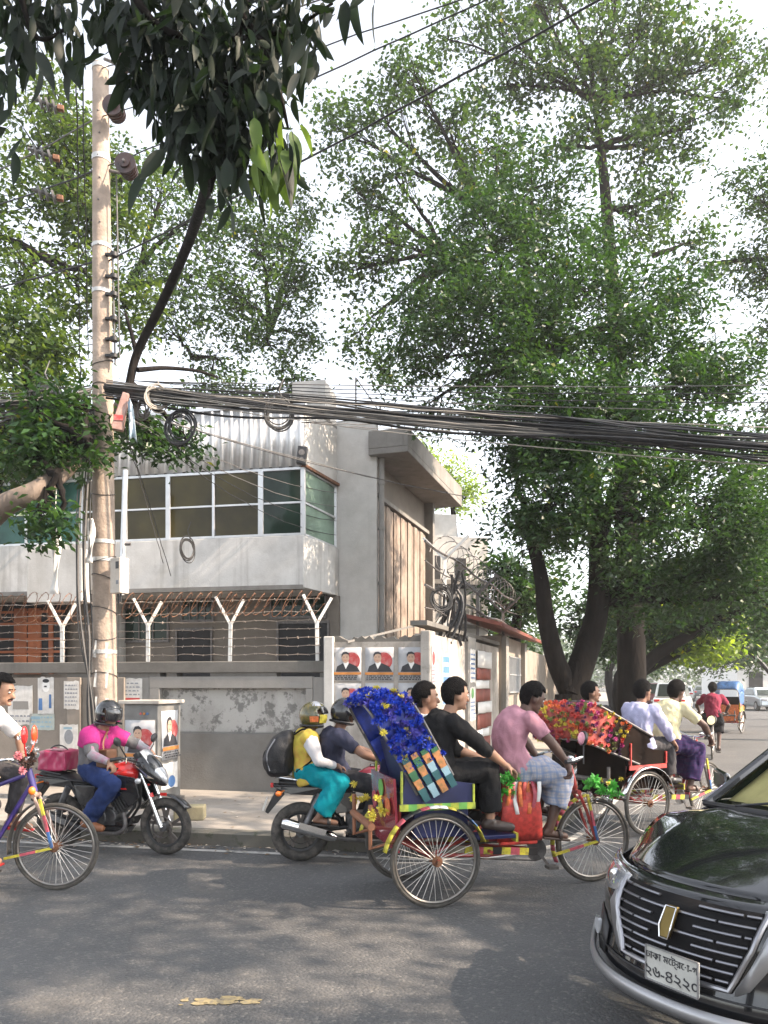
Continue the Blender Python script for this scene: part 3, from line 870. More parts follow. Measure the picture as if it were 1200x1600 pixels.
M_BARK = mat('grey_brown_bark', (0.013, 0.011, 0.010), 0.95, spec=0.1, var=0.4, scale=9, bump=0.9, bscale=22, stretch=(1, 1, 0.25))
M_BARKSUNLIT = mat('sunlit_bark', (0.15, 0.115, 0.09), 0.9, var=0.3, scale=7, bump=0.8, bscale=20, stretch=(1, 1, 0.3))  # bark for the bare limb, its sunlight put into the lighter colour

def leaf_batch(cent, size, per, spread, seed, droop=0.35, wid=0.42, up=0.9):
    """vertices, faces and tints of leaves in whorls round the given twig ends"""
    rg = np.random.default_rng(seed)
    n = len(cent) * per
    c = np.repeat(cent, per, 0) + rg.normal(0, spread, (n, 3)) * np.array([1, 1, 0.75])
    tint = np.clip(np.repeat(rg.uniform(0.05, 0.8, len(cent)), per) + rg.normal(0, 0.16, n), 0, 0.95)
    tint = np.where(rg.random(n) < 0.006, 1.0, tint)
    az = rg.uniform(0, 2 * np.pi, n)
    d = np.stack([np.cos(az), np.sin(az), -droop + rg.normal(0, 0.45, n)], 1); d /= np.linalg.norm(d, axis=1)[:, None]
    nr = rg.normal(0, 0.55, (n, 3)); nr[:, 2] += up
    nr -= d * (nr * d).sum(1)[:, None]; nr /= np.linalg.norm(nr, axis=1)[:, None]
    s = np.cross(d, nr)
    L = size * rg.uniform(0.6, 1.3, n)[:, None]
    Wd = L * wid * rg.uniform(0.8, 1.2, n)[:, None]
    v = np.empty((n, 4, 3))
    v[:, 0] = c
    v[:, 1] = c + d * L * 0.48 + s * Wd / 2 + nr * L * 0.07
    v[:, 2] = c + d * L - nr * L * 0.06
    v[:, 3] = c + d * L * 0.48 - s * Wd / 2 + nr * L * 0.07
    return v.reshape(-1, 3), np.repeat(tint, 4)

def quads_mesh(name, v, tint, m):
    nq = len(v) // 4
    me = bpy.data.meshes.new(name)
    me.vertices.add(len(v)); me.vertices.foreach_set('co', v.astype(np.float32).ravel())
    me.loops.add(nq * 4); me.loops.foreach_set('vertex_index', np.arange(nq * 4, dtype=np.int32))
    me.polygons.add(nq); me.polygons.foreach_set('loop_start', np.arange(0, nq * 4, 4, dtype=np.int32))
    try: me.polygons.foreach_set('loop_total', np.full(nq, 4, dtype=np.int32))
    except Exception: pass
    a = me.attributes.new('tint', 'FLOAT', 'POINT'); a.data.foreach_set('value', tint.astype(np.float32))
    me.materials.append(m)
    me.update(calc_edges=True)
    return me

def blob_points(c, r, n, rg, shell=0.45):
    d = rg.normal(0, 1, (n, 3)); d /= np.linalg.norm(d, axis=1)[:, None]
    rad = (shell + (1 - shell) * rg.random(n) ** 0.6)[:, None]
    # lumps on the outline so it is never a smooth ball
    lump = 1 + 0.28 * np.sin(d[:, :1] * 5 + c[0] * 3) * np.sin(d[:, 1:2] * 4.3 + c[1]) + 0.2 * np.sin(d[:, 2:3] * 7 + c[2] * 2)
    return np.array(c) + d * rad * lump * np.array(r)

def limb_pts(a, b, sag, rr, k=7):
    a, b = V(a), V(b); m = (a + b) / 2 + V((rr.uniform(-1, 1), rr.uniform(-1, 1), rr.uniform(-0.2, 1))) * sag
    pts = bez(a, m, b, k)
    return [pts[0]] + [p + V((rr.gauss(0, 1), rr.gauss(0, 1), rr.gauss(0, 1))) * 0.03 for p in pts[1:]]

def tree(name, label, cat, trunk, forks, blobs, leaf, bark, clump=60, per=14, size=0.16, spread=0.2, seed=1, group=None, tr=0.25, droop=0.35, twigs=10, wid=0.42, shell=0.45, gap=-0.12):
    """trunk: list of (point, radius); forks: points limbs leave from; blobs: (centre, radius, density)"""
    rr = random.Random(seed); rg = np.random.default_rng(seed)
    base = trunk[0][0]
    t = thing(name, label, cat, base, 0, group)
    inv = Matrix.Translation(-V(base))
    def fin(o): o.parent = t; o.matrix_parent_inverse = inv; return o
    mb = MB(); pts = smoothline([p for p, _ in trunk], 5); rs = []
    for i in range(len(trunk) - 1):
        rs += [trunk[i][1] + (trunk[i + 1][1] - trunk[i][1]) * j / 5 for j in range(5)]
    rs.append(trunk[-1][1])
    mb.tube(pts, rs, 14)
    fin(mb.build('trunk', bark, angle=70))
    allc = []
    for c, r, dens in blobs:
        c = V(c); rv = (r, r, r * 0.8) if not isinstance(r, tuple) else r
        n = max(6, int(clump * DENS * dens * (rv[0] * rv[1] + rv[0] * rv[2]) / 2))
        pc = blob_points(c, rv, n, rg, shell)
        keep = np.array([noise.noise(V(q) * 1.15 + V((seed, 0, 0))) > gap for q in pc]); pc = pc[keep] if keep.sum() > 3 else pc; n = len(pc); allc.append(pc)
        f = min(forks, key=lambda q: (V(q[0]) - c).length)
        mb = MB()
        pts = limb_pts(f[0], c, 0.14 * (c - V(f[0])).length, rr)
        r0 = min(f[1], 0.03 + 0.018 * (c - V(f[0])).length + 0.02 * rv[0])
        mb.tube(pts, [r0 + (0.018 - r0) * i / (len(pts) - 1) for i in range(len(pts))], 7)
        fin(mb.build('branch', bark, angle=70))
        mb = MB()
        for q in pc[rg.permutation(n)[:int(twigs * 1.8)]]:
            s = pts[rr.randrange(len(pts) // 2, len(pts))]
            mb.tube(limb_pts(s, q, 0.12, rr, 3), [0.014, 0.011, 0.008, 0.005], 4)
        if mb.v: tag(fin(mb.build('twigs', bark, angle=70)), kind='stuff')
    v, tint = leaf_batch(np.concatenate(allc), size * 0.82, int(per * 3.0), spread * 1.02, seed + 50, droop, wid)
    crown = put('crown', quads_mesh('crown', v, tint, leaf))
    fin(crown); tag(crown, kind='stuff')
    return t

DENS = 2.0
def pb(px, py, d, rpx, dens=1.0, flat=0.85):
    r = rpx * d / FPX
    return (P(px, py, d), (r, r, r * flat), dens)

# dark forked tree on the side street footpath
d0 = 14.0
base = P(893, 1200, d0); base.z = 0.1
fk = P(892, 1085, d0)
forked = [pb(*b) for b in (
    (690, 440, 15, 75, 0.9), (700, 560, 14.5, 105), (770, 380, 15.5, 95), (830, 300, 16, 80, 0.9), (800, 520, 14, 110), (900, 420, 15, 100), (960, 520, 14, 105), (1030, 480, 15, 80, 0.9),
    (670, 630, 15, 48, 0.9), (805, 690, 13.5, 82), (850, 650, 13.2, 110), (950, 680, 13.2, 110), (1050, 620, 14, 105), (1120, 570, 14.5, 70, 0.9), (1130, 700, 14, 95),
    (815, 840, 13.5, 60), (870, 790, 13.0, 95), (970, 810, 13.0, 105), (1070, 790, 13.5, 105), (1160, 830, 14, 90), (1100, 900, 14.5, 75, 0.9), (1010, 900, 14.5, 85, 0.9), (930, 880, 14.5, 60, 0.7), (1180, 930, 15, 70, 0.9))]
lt = [(base, 0.36), (P(892, 1120, d0), 0.30), (fk, 0.29)]
tA = tree('forked_tree', 'big dark green leafy tree with a low forked trunk beside the side street wall', 'tree', lt,
          [(P(845, 930, 13.7), 0.17), (P(935, 940, 14.2), 0.2), (P(930, 800, 14), 0.16), (P(905, 700, 14.2), 0.13), (P(830, 560, 14.5), 0.12), (P(820, 800, 13.6), 0.12)],
          forked, L_DARK, M_BARK, clump=66, per=13, size=0.155, spread=0.17, seed=11, wid=0.40)
inv = Matrix.Translation(-V(base))
for pts, r0, r1 in (([fk, P(868, 1030, 13.9), P(852, 960, 13.7), P(845, 900, 13.7), P(820, 800, 13.6)], 0.2, 0.10),
                    ([fk, P(915, 1020, 14.1), P(932, 960, 14.2), P(936, 890, 14.2), P(930, 800, 14), P(905, 700, 14.2), P(850, 600, 14.4), P(825, 520, 14.5), P(822, 470, 14.8)], 0.26, 0.08),
                    ([P(936, 890, 14.2), P(960, 760, 14), P(1010, 690, 14.2)], 0.12, 0.05)):
    mb = MB(); q = smoothline(pts, 5); mb.tube(q, [r0 + (r1 - r0) * i / (len(q) - 1) for i in range(len(q))], 12)
    o = mb.build('limb', M_BARK, tA, angle=70); o.matrix_parent_inverse = inv

# tall airy tree behind it
d1 = 17.5
b1 = P(987, 1180, d1); b1.z = 0.1
airy = [pb(*b) for b in (
    (530, 200, 20, 60, .8), (590, 170, 20, 62, .9), (650, 120, 20, 62, .85), (700, 190, 20, 70, .8), (560, 300, 20, 62, .8), (620, 280, 19.5, 62, .8), (560, 420, 19.5, 62, .85), (610, 380, 19.5, 68, .8), (560, 520, 19.5, 50, .8), (640, 480, 19.5, 60, .8), (620, 570, 19.5, 50, .8),
    (700, 60, 21, 62, .7), (770, 40, 21, 70, .75), (840, 10, 21, 70, .75), (790, 130, 20.5, 75, .8), (870, 110, 20.5, 70, .75), (940, 50, 21, 75, .8), (1010, 40, 21, 75, .8), (1000, 130, 20.5, 75, .9), (1080, 110, 20.5, 75, .95), (1140, 90, 20.5, 55, .9), (1150, 160, 20.5, 50, .9),
    (1080, 200, 20, 65, .9), (1010, 230, 20, 65, .9), (930, 200, 20, 60, .7), (780, 230, 20, 65, .8), (700, 290, 19.5, 60, .8), (1050, 300, 20, 62, .9), (1000, 340, 19.5, 60, .9), (1080, 380, 20, 45, .7), (870, 230, 20, 50, .6), (960, -40, 22, 90, .7), (820, -60, 22, 90, .7))]
tree('tall_airy_tree', 'tall airy tree with straight dark trunk and sparse small leaves against white sky', 'tree',
     [(b1, 0.36), (P(987, 1080, d1), 0.33), (P(985, 950, d1), 0.30), (P(975, 700, d1 + 1), 0.24), (P(955, 420, d1 + 2), 0.17), (P(940, 240, d1 + 2.6), 0.11), (P(925, 130, d1 + 3), 0.05)],
     [(P(975, 700, d1 + 1), 0.16), (P(962, 500, d1 + 1.7), 0.14), (P(948, 330, d1 + 2.4), 0.11), (P(940, 230, d1 + 2.6), 0.09), (P(930, 160, d1 + 2.9), 0.06), (P(760, 330, 19.5), 0.08), (P(700, 400, 19.5), 0.08), (P(1020, 400, 19.5), 0.08)],
     airy, L_MID, M_BARK, clump=22, per=12, size=0.17, spread=0.22, seed=21, wid=0.62, twigs=16, shell=0.25)

# pale tree rising behind the roof
tree('roadside_tree', 'pale green leafy tree standing behind the left half of the corner building', 'tree',
     [(V((-4.2, 22, 0)), 0.4), (V((-4.3, 22, 5)), 0.32), (P(380, 640, 21), 0.22)],
     [(P(380, 640, 21), 0.16), (P(300, 560, 20), 0.13), (P(420, 520, 21), 0.12), (P(200, 450, 20), 0.1), (P(250, 650, 20), 0.12)],
     [pb(*b) for b in ((330, 330, 20, 80, .9), (410, 380, 20, 78, .9), (460, 450, 20.5, 62, .8), (380, 470, 19.5, 85, .9), (300, 430, 19.5, 80, .9), (250, 300, 20, 75, .8), (420, 540, 20, 62, .8), (460, 590, 20.5, 45, .8), (340, 560, 19.5, 60, .8), (370, 620, 19.5, 50, .9), (270, 520, 19.5, 55, .7), (300, 650, 19, 50, .9), (400, 650, 20, 45, .9), (470, 340, 21, 50, .7), (230, 400, 19.5, 65, .8), (470, 520, 20.5, 40, .8))],
     L_MID, M_BARK, clump=24, per=13, size=0.17, spread=0.22, seed=31, wid=0.5, twigs=14, shell=0.3)
# leafy tree at the left behind the pole
tree('yellow_green_tree', 'yellow green leafy tree filling the left edge behind the utility pole', 'tree',
     [(V((-8.5, 15.5, 0)), 0.38), (V((-8.3, 15.5, 4)), 0.3), (P(60, 560, 15), 0.2)],
     [(P(60, 560, 15), 0.14), (P(60, 400, 15.5), 0.12), (P(110, 650, 14.5), 0.12), (P(100, 300, 16), 0.08)],
     [pb(*b) for b in ((100, 160, 17, 60, .9), (60, 230, 16.5, 70, .9), (130, 250, 16.5, 70, .9), (60, 330, 16, 80, .9), (150, 350, 16, 75, .9), (40, 440, 15.5, 90, .9), (130, 450, 15.5, 75, .9), (20, 540, 15, 85, .9), (100, 550, 15, 80), (30, 640, 14.5, 80), (110, 650, 14.5, 75), (20, 730, 14.2, 60), (190, 280, 17, 55, .8), (200, 480, 16, 60, .8), (-60, 350, 16, 90), (-60, 550, 15, 90), (-40, 700, 14.5, 70))],
     L_LIGHT, M_BARK, clump=30, per=13, size=0.18, spread=0.22, seed=41, wid=0.48, twigs=12, shell=0.3)
# near branch with a sunlit bare limb left of the pole
t = tree('near_left_tree', 'nearer dark tree with a thick sunlit bare limb left of the utility pole', 'tree',
     [(V((-6.9, 9.2, 0.1)), 0.34), (V((-6.6, 9.2, 2.2)), 0.27), (P(-60, 860, 9.1), 0.21)],
     [(P(90, 740, 9.1), 0.08), (P(140, 690, 9.3), 0.06), (P(205, 600, 10.5), 0.06)],
     [pb(*b) for b in ((100, 690, 9.6, 62, .9), (50, 640, 9.6, 55, .7), (30, 700, 9.4, 55, .9), (140, 640, 9.9, 48, .8), (235, 690, 10.8, 45, .8), (215, 655, 10.8, 42, .8), (60, 800, 9.0, 40, .7), (90, 830, 9.2, 33, .6), (290, 690, 11.2, 26, .8))],
     L_DARK, M_BARK, clump=95, per=10, size=0.15, spread=0.13, seed=51, wid=0.42, twigs=14)
inv = Matrix.Translation(-V((-6.9, 9.2, 0.1)))
for pts, r0, r1, m in (([P(-60, 860, 9.1), P(0, 795, 9.1), P(60, 765, 9.1), P(112, 728, 9.9), P(150, 690, 10.55), P(200, 605, 10.7)], 0.155, 0.05, M_BARKSUNLIT),
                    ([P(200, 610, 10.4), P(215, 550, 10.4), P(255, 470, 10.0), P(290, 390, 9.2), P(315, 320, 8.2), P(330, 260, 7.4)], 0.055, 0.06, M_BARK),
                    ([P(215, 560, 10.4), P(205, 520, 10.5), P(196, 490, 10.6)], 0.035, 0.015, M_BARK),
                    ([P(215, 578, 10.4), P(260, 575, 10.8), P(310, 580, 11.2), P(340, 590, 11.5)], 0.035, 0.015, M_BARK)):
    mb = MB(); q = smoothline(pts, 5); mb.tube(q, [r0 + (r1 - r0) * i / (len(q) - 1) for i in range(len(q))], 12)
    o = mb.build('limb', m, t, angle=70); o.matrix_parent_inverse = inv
# lime tree behind the roof slab
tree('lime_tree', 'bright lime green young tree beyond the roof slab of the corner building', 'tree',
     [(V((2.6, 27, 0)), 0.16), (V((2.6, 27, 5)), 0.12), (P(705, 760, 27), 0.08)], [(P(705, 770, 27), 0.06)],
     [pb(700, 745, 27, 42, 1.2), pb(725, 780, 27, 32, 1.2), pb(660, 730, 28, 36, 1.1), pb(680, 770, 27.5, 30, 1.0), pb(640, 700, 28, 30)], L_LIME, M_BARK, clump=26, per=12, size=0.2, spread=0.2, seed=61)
# tree entering at the right edge
tree('right_edge_tree', 'grey green tree whose outer branches reach in at the right edge', 'tree',
     [(V((15.5, 22, 0)), 0.35), (V((15, 22, 6)), 0.25), (P(1290, 380, 21), 0.15)], [(P(1290, 400, 21), 0.12)],
     [pb(*b) for b in ((1180, 300, 21, 55, .9), (1200, 390, 21, 52, .9), (1100, 410, 20.5, 36, .7), (1180, 440, 21, 36, .7), (1260, 330, 21, 70), (1270, 450, 21, 70), (1200, 520, 22, 40, .6), (1250, 620, 22, 70, .9), (1240, 740, 22, 70, .9))], L_MID, M_BARK, clump=30, per=12, size=0.18, spread=0.22, seed=71, wid=0.5)
# street trees further on
rows = (
    (812, 928, 21, 62, 16, (3.6, 21.3), L_DARK, 'dark bushy tree behind the gate house left of the forked trunk'),
    (945, 985, 26, 62, 14, (8.5, 26.5), L_DARK, 'dark green tree filling the gap right of the forked trunk'),
    (1030, 962, 23, 72, 14, (8.2, 25.5), L_DARK, 'dense dark tree hanging right of the straight dark trunk'),
    (1125, 955, 28, 85, 14, (9.3, 29.5), L_DARK, 'broad dark tree above the far rickshaw'),
    (1185, 900, 32, 90, 13, (18.5, 36), L_MID, 'tall mid green tree at the right edge over the road'),
    (790, 1000, 30, 40, 13, (5.5, 31), L_MID, 'small tree behind the gate house roof'),
    (1180, 940, 21, 85, 15, (7.6, 22.5), L_DARK, 'dark drooping tree over the road behind the forked tree'),
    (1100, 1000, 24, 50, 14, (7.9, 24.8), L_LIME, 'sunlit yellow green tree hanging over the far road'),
    (1040, 990, 30, 65, 12, (9.6, 31), L_MID, 'mid green street tree just past the sunlit yellow one'),
    (1075, 960, 42, 70, 10, (13.2, 44), L_DARK, 'dark street tree above the parked cars'),
    (1150, 1000, 55, 75, 9, (36, 66), L_MID, 'distant rounded tree in front of the far white building'),
    (1010, 1020, 52, 50, 9, (16.2, 52), L_DARK, 'small dark tree at the far end of the left footpath'),
    (1220, 960, 60, 120, 9, (40, 64), L_MID, 'large pale tree beyond the far right side of the road'))
for i, (px, py, d, rp, cl, tp, lf, lab) in enumerate(rows):
    c = P(px, py, d); r = rp * d / FPX
    sub_b = [(c + V((dx * r, dy * r, dz * r)), (r * q, r * q, r * q * 0.8), 1.0) for dx, dy, dz, q in ((0, 0, 0.25, 0.75), (-0.7, 0.3, 0.1, 0.6), (0.7, -0.2, 0.15, 0.6), (0.1, -0.6, -0.25, 0.5), (-0.3, 0.5, -0.35, 0.45), (0.55, 0.4, -0.3, 0.42), (0, 0.1, 0.9, 0.6), (-0.55, -0.1, 0.75, 0.5), (0.6, 0.1, 0.8, 0.5))]
    tree('street_tree', lab, 'tree', [(V((tp[0], tp[1], 0.1)), 0.28), (V((tp[0] * 0.995, tp[1], c.z * 0.55)), 0.2), (c, 0.1)], [(V((tp[0], tp[1], c.z * 0.6)), 0.1), (c, 0.08)],
         sub_b, lf, M_BARK, clump=cl, per=12, size=0.2 + 0.004 * d, spread=0.3, seed=81 + i, group='street trees down the side street', twigs=5, shell=0.25)
# hedge-like far wood closing the street
rg = np.random.default_rng(9)
cen = np.concatenate([blob_points((x, 150 + 20 * math.sin(x), 4.5 + 2.5 * math.sin(x * 1.7)), (7, 6, 6), 130, rg, 0.2) for x in range(-60, 130, 7)])
cen[:, 2] = np.abs(cen[:, 2])
v, ti = leaf_batch(cen, 0.9, 9, 1.0, 3, wid=0.6)
tag(put('far_wood', quads_mesh('far_wood', v, ti, L_MID)), 'hazy green wood closing the far end of the street', 'wood', kind='stuff')

# the tree beside the viewer: hanging dark leaves across the top left, its crown shading the road
rr = random.Random(2); rg = np.random.default_rng(12)
leafproto = []
for k in range(4):
    mb = MB(); L = 0.20; w = (0.030, 0.034, 0.027, 0.031)[k]; n = 6; b = (0.02, 0.05, -0.02, 0.035)[k]
    rows_ = []
    for i in range(n + 1):
        s = i / n; hw = w * math.sin(math.pi * s ** 0.8) ** 0.8 + 0.0012
        z = -b * s * s * 1.5
        rows_.append([V((L * s, -hw, z + 0.010 * (hw / w))), V((L * s, 0, z)), V((L * s, hw, z + 0.010 * (hw / w)))])
    mb.grid(rows_); mb.tube([V((-0.035, 0, 0.004)), V((0, 0, 0))], 0.0022, 4)
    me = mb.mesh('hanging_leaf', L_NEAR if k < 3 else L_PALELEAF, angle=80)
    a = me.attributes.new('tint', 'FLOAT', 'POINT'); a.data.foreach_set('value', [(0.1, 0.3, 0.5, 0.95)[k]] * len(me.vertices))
    leafproto.append(me)
ob = V((-3.6, -1.6, 0))
ot = thing('overhanging_tree', 'dark overhanging tree with long pointed leaves across the top left', 'tree', ob)
inv = Matrix.Translation(-ob)
def ofin(o): o.parent = ot; o.matrix_parent_inverse = inv; return o
mb = MB(); mb.tube(smoothline([ob, V((-3.5, -1.4, 3)), V((-3.2, -0.6, 6.0)), V((-2.8, 0.6, 7.6))], 5), [0.3 - 0.012 * i for i in range(16)], 12); ofin(mb.build('trunk', M_BARK, angle=70))
boughs = [
    [V((-2.8, 0.6, 7.6)), P(330, -150, 4.6), P(372, 20, 4.9), P(362, 130, 5.0), P(345, 240, 5.1)],
    [V((-2.8, 0.6, 7.6)), P(150, -160, 4.6), P(220, 10, 4.8), P(300, 60, 4.9), P(440, 50, 5.0), P(520, 5, 5.0)],
    [V((-2.8, 0.6, 7.6)), P(20, -140, 4.6), P(30, -20, 4.8), P(60, 60, 4.9), P(112, 40, 5.0)],
    [P(372, 20, 4.9), P(420, 90, 5.0), P(440, 160, 5.0), P(450, 200, 5.1)],
    [P(362, 130, 5.0), P(300, 170, 5.0), P(260, 150, 5.0), P(215, 110, 5.0)],
    [P(362, 130, 5.0), P(410, 200, 5.1), P(430, 260, 5.1)],
    [P(345, 240, 5.1), P(335, 270, 5.1), P(330, 300, 5.2)]]
for bo in boughs:
    mb = MB(); q = smoothline(bo, 5); mb.tube(q, [0.035 - 0.027 * i / (len(q) - 1) for i in range(len(q))], 7); ofin(mb.build('branch', M_BARK, angle=70))
# dense dark foliage masses
cl = []
for px, py, rp, n in ((250, 0, 60, 34), (330, 40, 72, 58), (410, 30, 60, 40), (300, 120, 70, 52), (370, 150, 70, 55), (250, 80, 48, 26), (480, 5, 36, 12), (330, 210, 55, 36), (280, 190, 42, 20), (420, 110, 40, 22), (15, 15, 50, 26), (90, 0, 40, 18), (180, 10, 45, 20), (390, 210, 38, 14), (225, 130, 30, 10), (5, 110, 22, 6), (370, 240, 30, 9)):
    q = P(px, py, 5.0); r = rp * 5.0 / FPX
    cl.append(blob_points(q, (r, r * 1.3, r), int(n * 0.6), rg, 0.0))
cl = np.concatenate(cl); allv, allf, allt, nv = [], [], [], 0
protos = []
for me_ in leafproto[:3]:
    q = np.empty(len(me_.vertices) * 3); me_.vertices.foreach_get('co', q); protos.append((q.reshape(-1, 3), [tuple(p.vertices) for p in me_.polygons]))
for c in cl:
    for k in range(6):
        pv_, pf_ = protos[rr.randrange(3)]
        az = rr.uniform(0, 6.28); el = rr.uniform(-1.5, -0.35); dv = V((math.cos(az) * math.cos(el), math.sin(az) * math.cos(el), math.sin(el)))
        M = dv.to_track_quat('X', 'Z').to_matrix() @ Matrix.Rotation(rr.uniform(-1.3, 1.3), 3, 'X'); sc = rr.uniform(0.5, 1.0)
        w = pv_ @ np.array(M).T * sc + c + np.array([rr.gauss(0, .06), rr.gauss(0, .06), rr.gauss(0, .06)])
        allv.append(w); allf += [tuple(i + nv for i in f) for f in pf_]; nv += len(w); allt += [rr.random() * 0.7] * len(w)
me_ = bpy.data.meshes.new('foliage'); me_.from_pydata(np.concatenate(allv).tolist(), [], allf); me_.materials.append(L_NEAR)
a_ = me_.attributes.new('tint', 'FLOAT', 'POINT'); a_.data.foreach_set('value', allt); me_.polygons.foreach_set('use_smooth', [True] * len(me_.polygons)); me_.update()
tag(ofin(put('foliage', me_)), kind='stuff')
# leaves one can pick apart
hang = [(470, 115, 4.9), (455, 205, 4.9), (468, 195, 5), (440, 260, 5.0), (455, 270, 5), (425, 265, 5), (410, 290, 5), (395, 260, 5.1), (380, 270, 5.1), (350, 285, 5.1), (345, 300, 5), (440, 185, 5), (430, 170, 5), (300, 250, 5), (290, 235, 5), (310, 240, 5), (555, -10, 5), (575, -5, 5), (585, 5, 5), (540, 0, 5), (15, 170, 5), (5, 150, 5), (22, 235, 5), (35, 215, 5), (10, 200, 5), (40, 60, 5), (60, 80, 5), (52, 100, 5), (105, 95, 5), (120, 60, 5), (130, 50, 5), (112, 110, 5), (75, 40, 5), (30, 45, 5), (20, 70, 5), (205, 115, 5), (195, 105, 5), (415, 240, 5), (420, 310, 5.1), (450, 235, 5.1), (330, 310, 5), (360, 320, 5)]
for i in range(150):
    k = rr.choice(((340, 180, 75), (400, 150, 60), (300, 110, 70), (440, 60, 50), (60, 50, 55), (200, 40, 60), (430, 240, 28), (380, 250, 40)))
    hang.append((k[0] + rr.gauss(0, k[2] * 0.6), k[1] + rr.gauss(0, k[2] * 0.55), 4.9 + rr.uniform(-0.2, 0.3)))
for i, (px, py, d) in enumerate(hang):
    o = put('leaf', leafproto[3 if (px > 385 and py > 165) and i % 3 else i % 3]); ofin(o)
    o.location = P(px, py, d)
    az = rr.uniform(0, 6.28); el = rr.uniform(-1.5, -0.75)
    dirv = V((math.cos(az) * math.cos(el), math.sin(az) * math.cos(el), math.sin(el)))
    o.rotation_euler = dirv.to_track_quat('X', 'Z').to_euler()
    o.rotation_euler.rotate_axis('X', rr.uniform(-1.2, 1.2))
    s = rr.uniform(0.85, 1.5); o.scale = (s, s, s)
# roadside tree at the right of the viewer (its crown shades the road and shows in the bonnet)
sb = V((8.2, -2.6, 0))
SHADE = [((x, y, z), (1.5, 1.5, 1.0), dn) for x, y, z, dn in (
    (2.2, -0.6, 8.2, 1), (3.6, -2.0, 8.6, 1), (5.0, 0.6, 8.6, 1), (6.4, 2.4, 8.4, 1), (6.8, -1.0, 9.4, 1), (8.5, 1.0, 9.0, 1), (8.0, 3.6, 8.6, .9), (4.0, 2.0, 9.0, .8), (9.6, 4.6, 8.0, .9), (10.6, 2.2, 8.4, .9), (6.0, -3.6, 8.4, .8), (9.6, -2.6, 8.4, .8), (1.2, 1.2, 9.6, .8), (0.0, -1.6, 9.2, .8), (11.6, 5.6, 7.4, .8), (7.2, 5.2, 9.2, .8), (12.4, 3.4, 8.8, .8), (2.6, 3.2, 10.4, .7), (5.4, 4.6, 10.4, .7), (8.8, 6.4, 10.0, .8), (11.4, 7.8, 9.6, .8))]
tree('shade_tree', 'tall shade tree on the near right side of the road', 'tree', [(sb, 0.4), (V((8.1, -2.5, 3)), 0.32), (V((7.6, -1.6, 6.2)), 0.24)],
     [(V((7.6, -1.6, 6.2)), 0.16), (V((4.6, 0.4, 7.6)), 0.1), (V((9.4, 2.6, 7.4)), 0.1), (V((7, 2, 8)), 0.1)], SHADE, L_MID, M_BARK, gap=-0.02, clump=28, per=13, size=0.2, spread=0.25, seed=91, shell=0.2, wid=0.5)
# ------------------------------------------------------------------ utility pole and what hangs on it
M_POLE = mat('weathered_concrete_pole', (0.34, 0.27, 0.215), 0.85, var=0.2, scale=5, bump=0.5, bscale=25, dirt=(0.15, 0.12, 0.10), dscale=2.2, damt=0.6)
M_BAND = mat('zinc_band', (0.50, 0.49, 0.47), 0.5, 0.5)
M_CABLE = mat('black_cable', (0.016, 0.016, 0.017), 0.55)
M_CABLEGREY = mat('grey_cable', (0.10, 0.095, 0.09), 0.6)
M_CABLEPALE = mat('pale_cable', (0.30, 0.275, 0.24), 0.6)
M_PORCELAIN = mat('brown_porcelain', (0.03, 0.014, 0.012), 0.4, coat=0.15)
pb0 = P(165, 1232, 10.2); pb0.z = 0.14
ptop = P(157, 103, 10.2)
pole = thing('utility_pole', 'tall weathered concrete utility pole crowded with cables and coils', 'pole', pb0)
def pfin(mb, name, m, root=pole, **k):
    o = mb.build(name, m, None, **k); o.parent = root; o.matrix_parent_inverse = Matrix.Translation(-root.location); return o
def pp(py):
    f = (1232 - py) / (1232 - 103); return pb0.lerp(ptop, f)
mb = MB(); mb.tube([pb0.lerp(ptop, i / 12) for i in range(13)], [0.165 - 0.062 * i / 12 for i in range(13)], 20); pfin(mb, 'shaft', M_POLE)
def pr(py): return 0.165 - 0.062 * (1232 - py) / (1232 - 103)
for py in (108, 247, 382, 452, 835, 862, 1003):
    mb = MB(); mb.disc(pp(py), (0, 0, 1), pr(py) + 0.008, 0.05 if py != 247 else 0.07, 20); pfin(mb, 'band', M_BAND)
for i, py in enumerate(range(180, 400, 34)):
    mb = MB(); mb.ball(pp(py) + V((0.02 * (i % 2), -pr(py), 0)), 0.013, 8, 5); pfin(mb, 'bolt', M_IRON)
for py in (560, 600, 700, 760, 862, 890, 940, 980, 1040):                      # wire lashings
    mb = MB(); c = pp(py); rr = pr(py) + 0.006
    mb.tube([c + V((rr * math.cos(a), rr * math.sin(a), 0.05 * math.sin(a + py))) for a in np.linspace(0, 12.6, 40)], 0.005, 4); pfin(mb, 'lashing', M_CABLE)
for py in (1000, 1045, 1085):
    mb = MB(); c = pp(py); mb.prism([c + V((x, -pr(py) * 1.04 + abs(x) * 0.25, z)) for x, z in ((-.1, -.1), (.08, -.12), (.1, .09), (-.07, .12))], (0, -0.004, 0)); pfin(mb, 'torn_bill', M_PAPER, smooth=False)
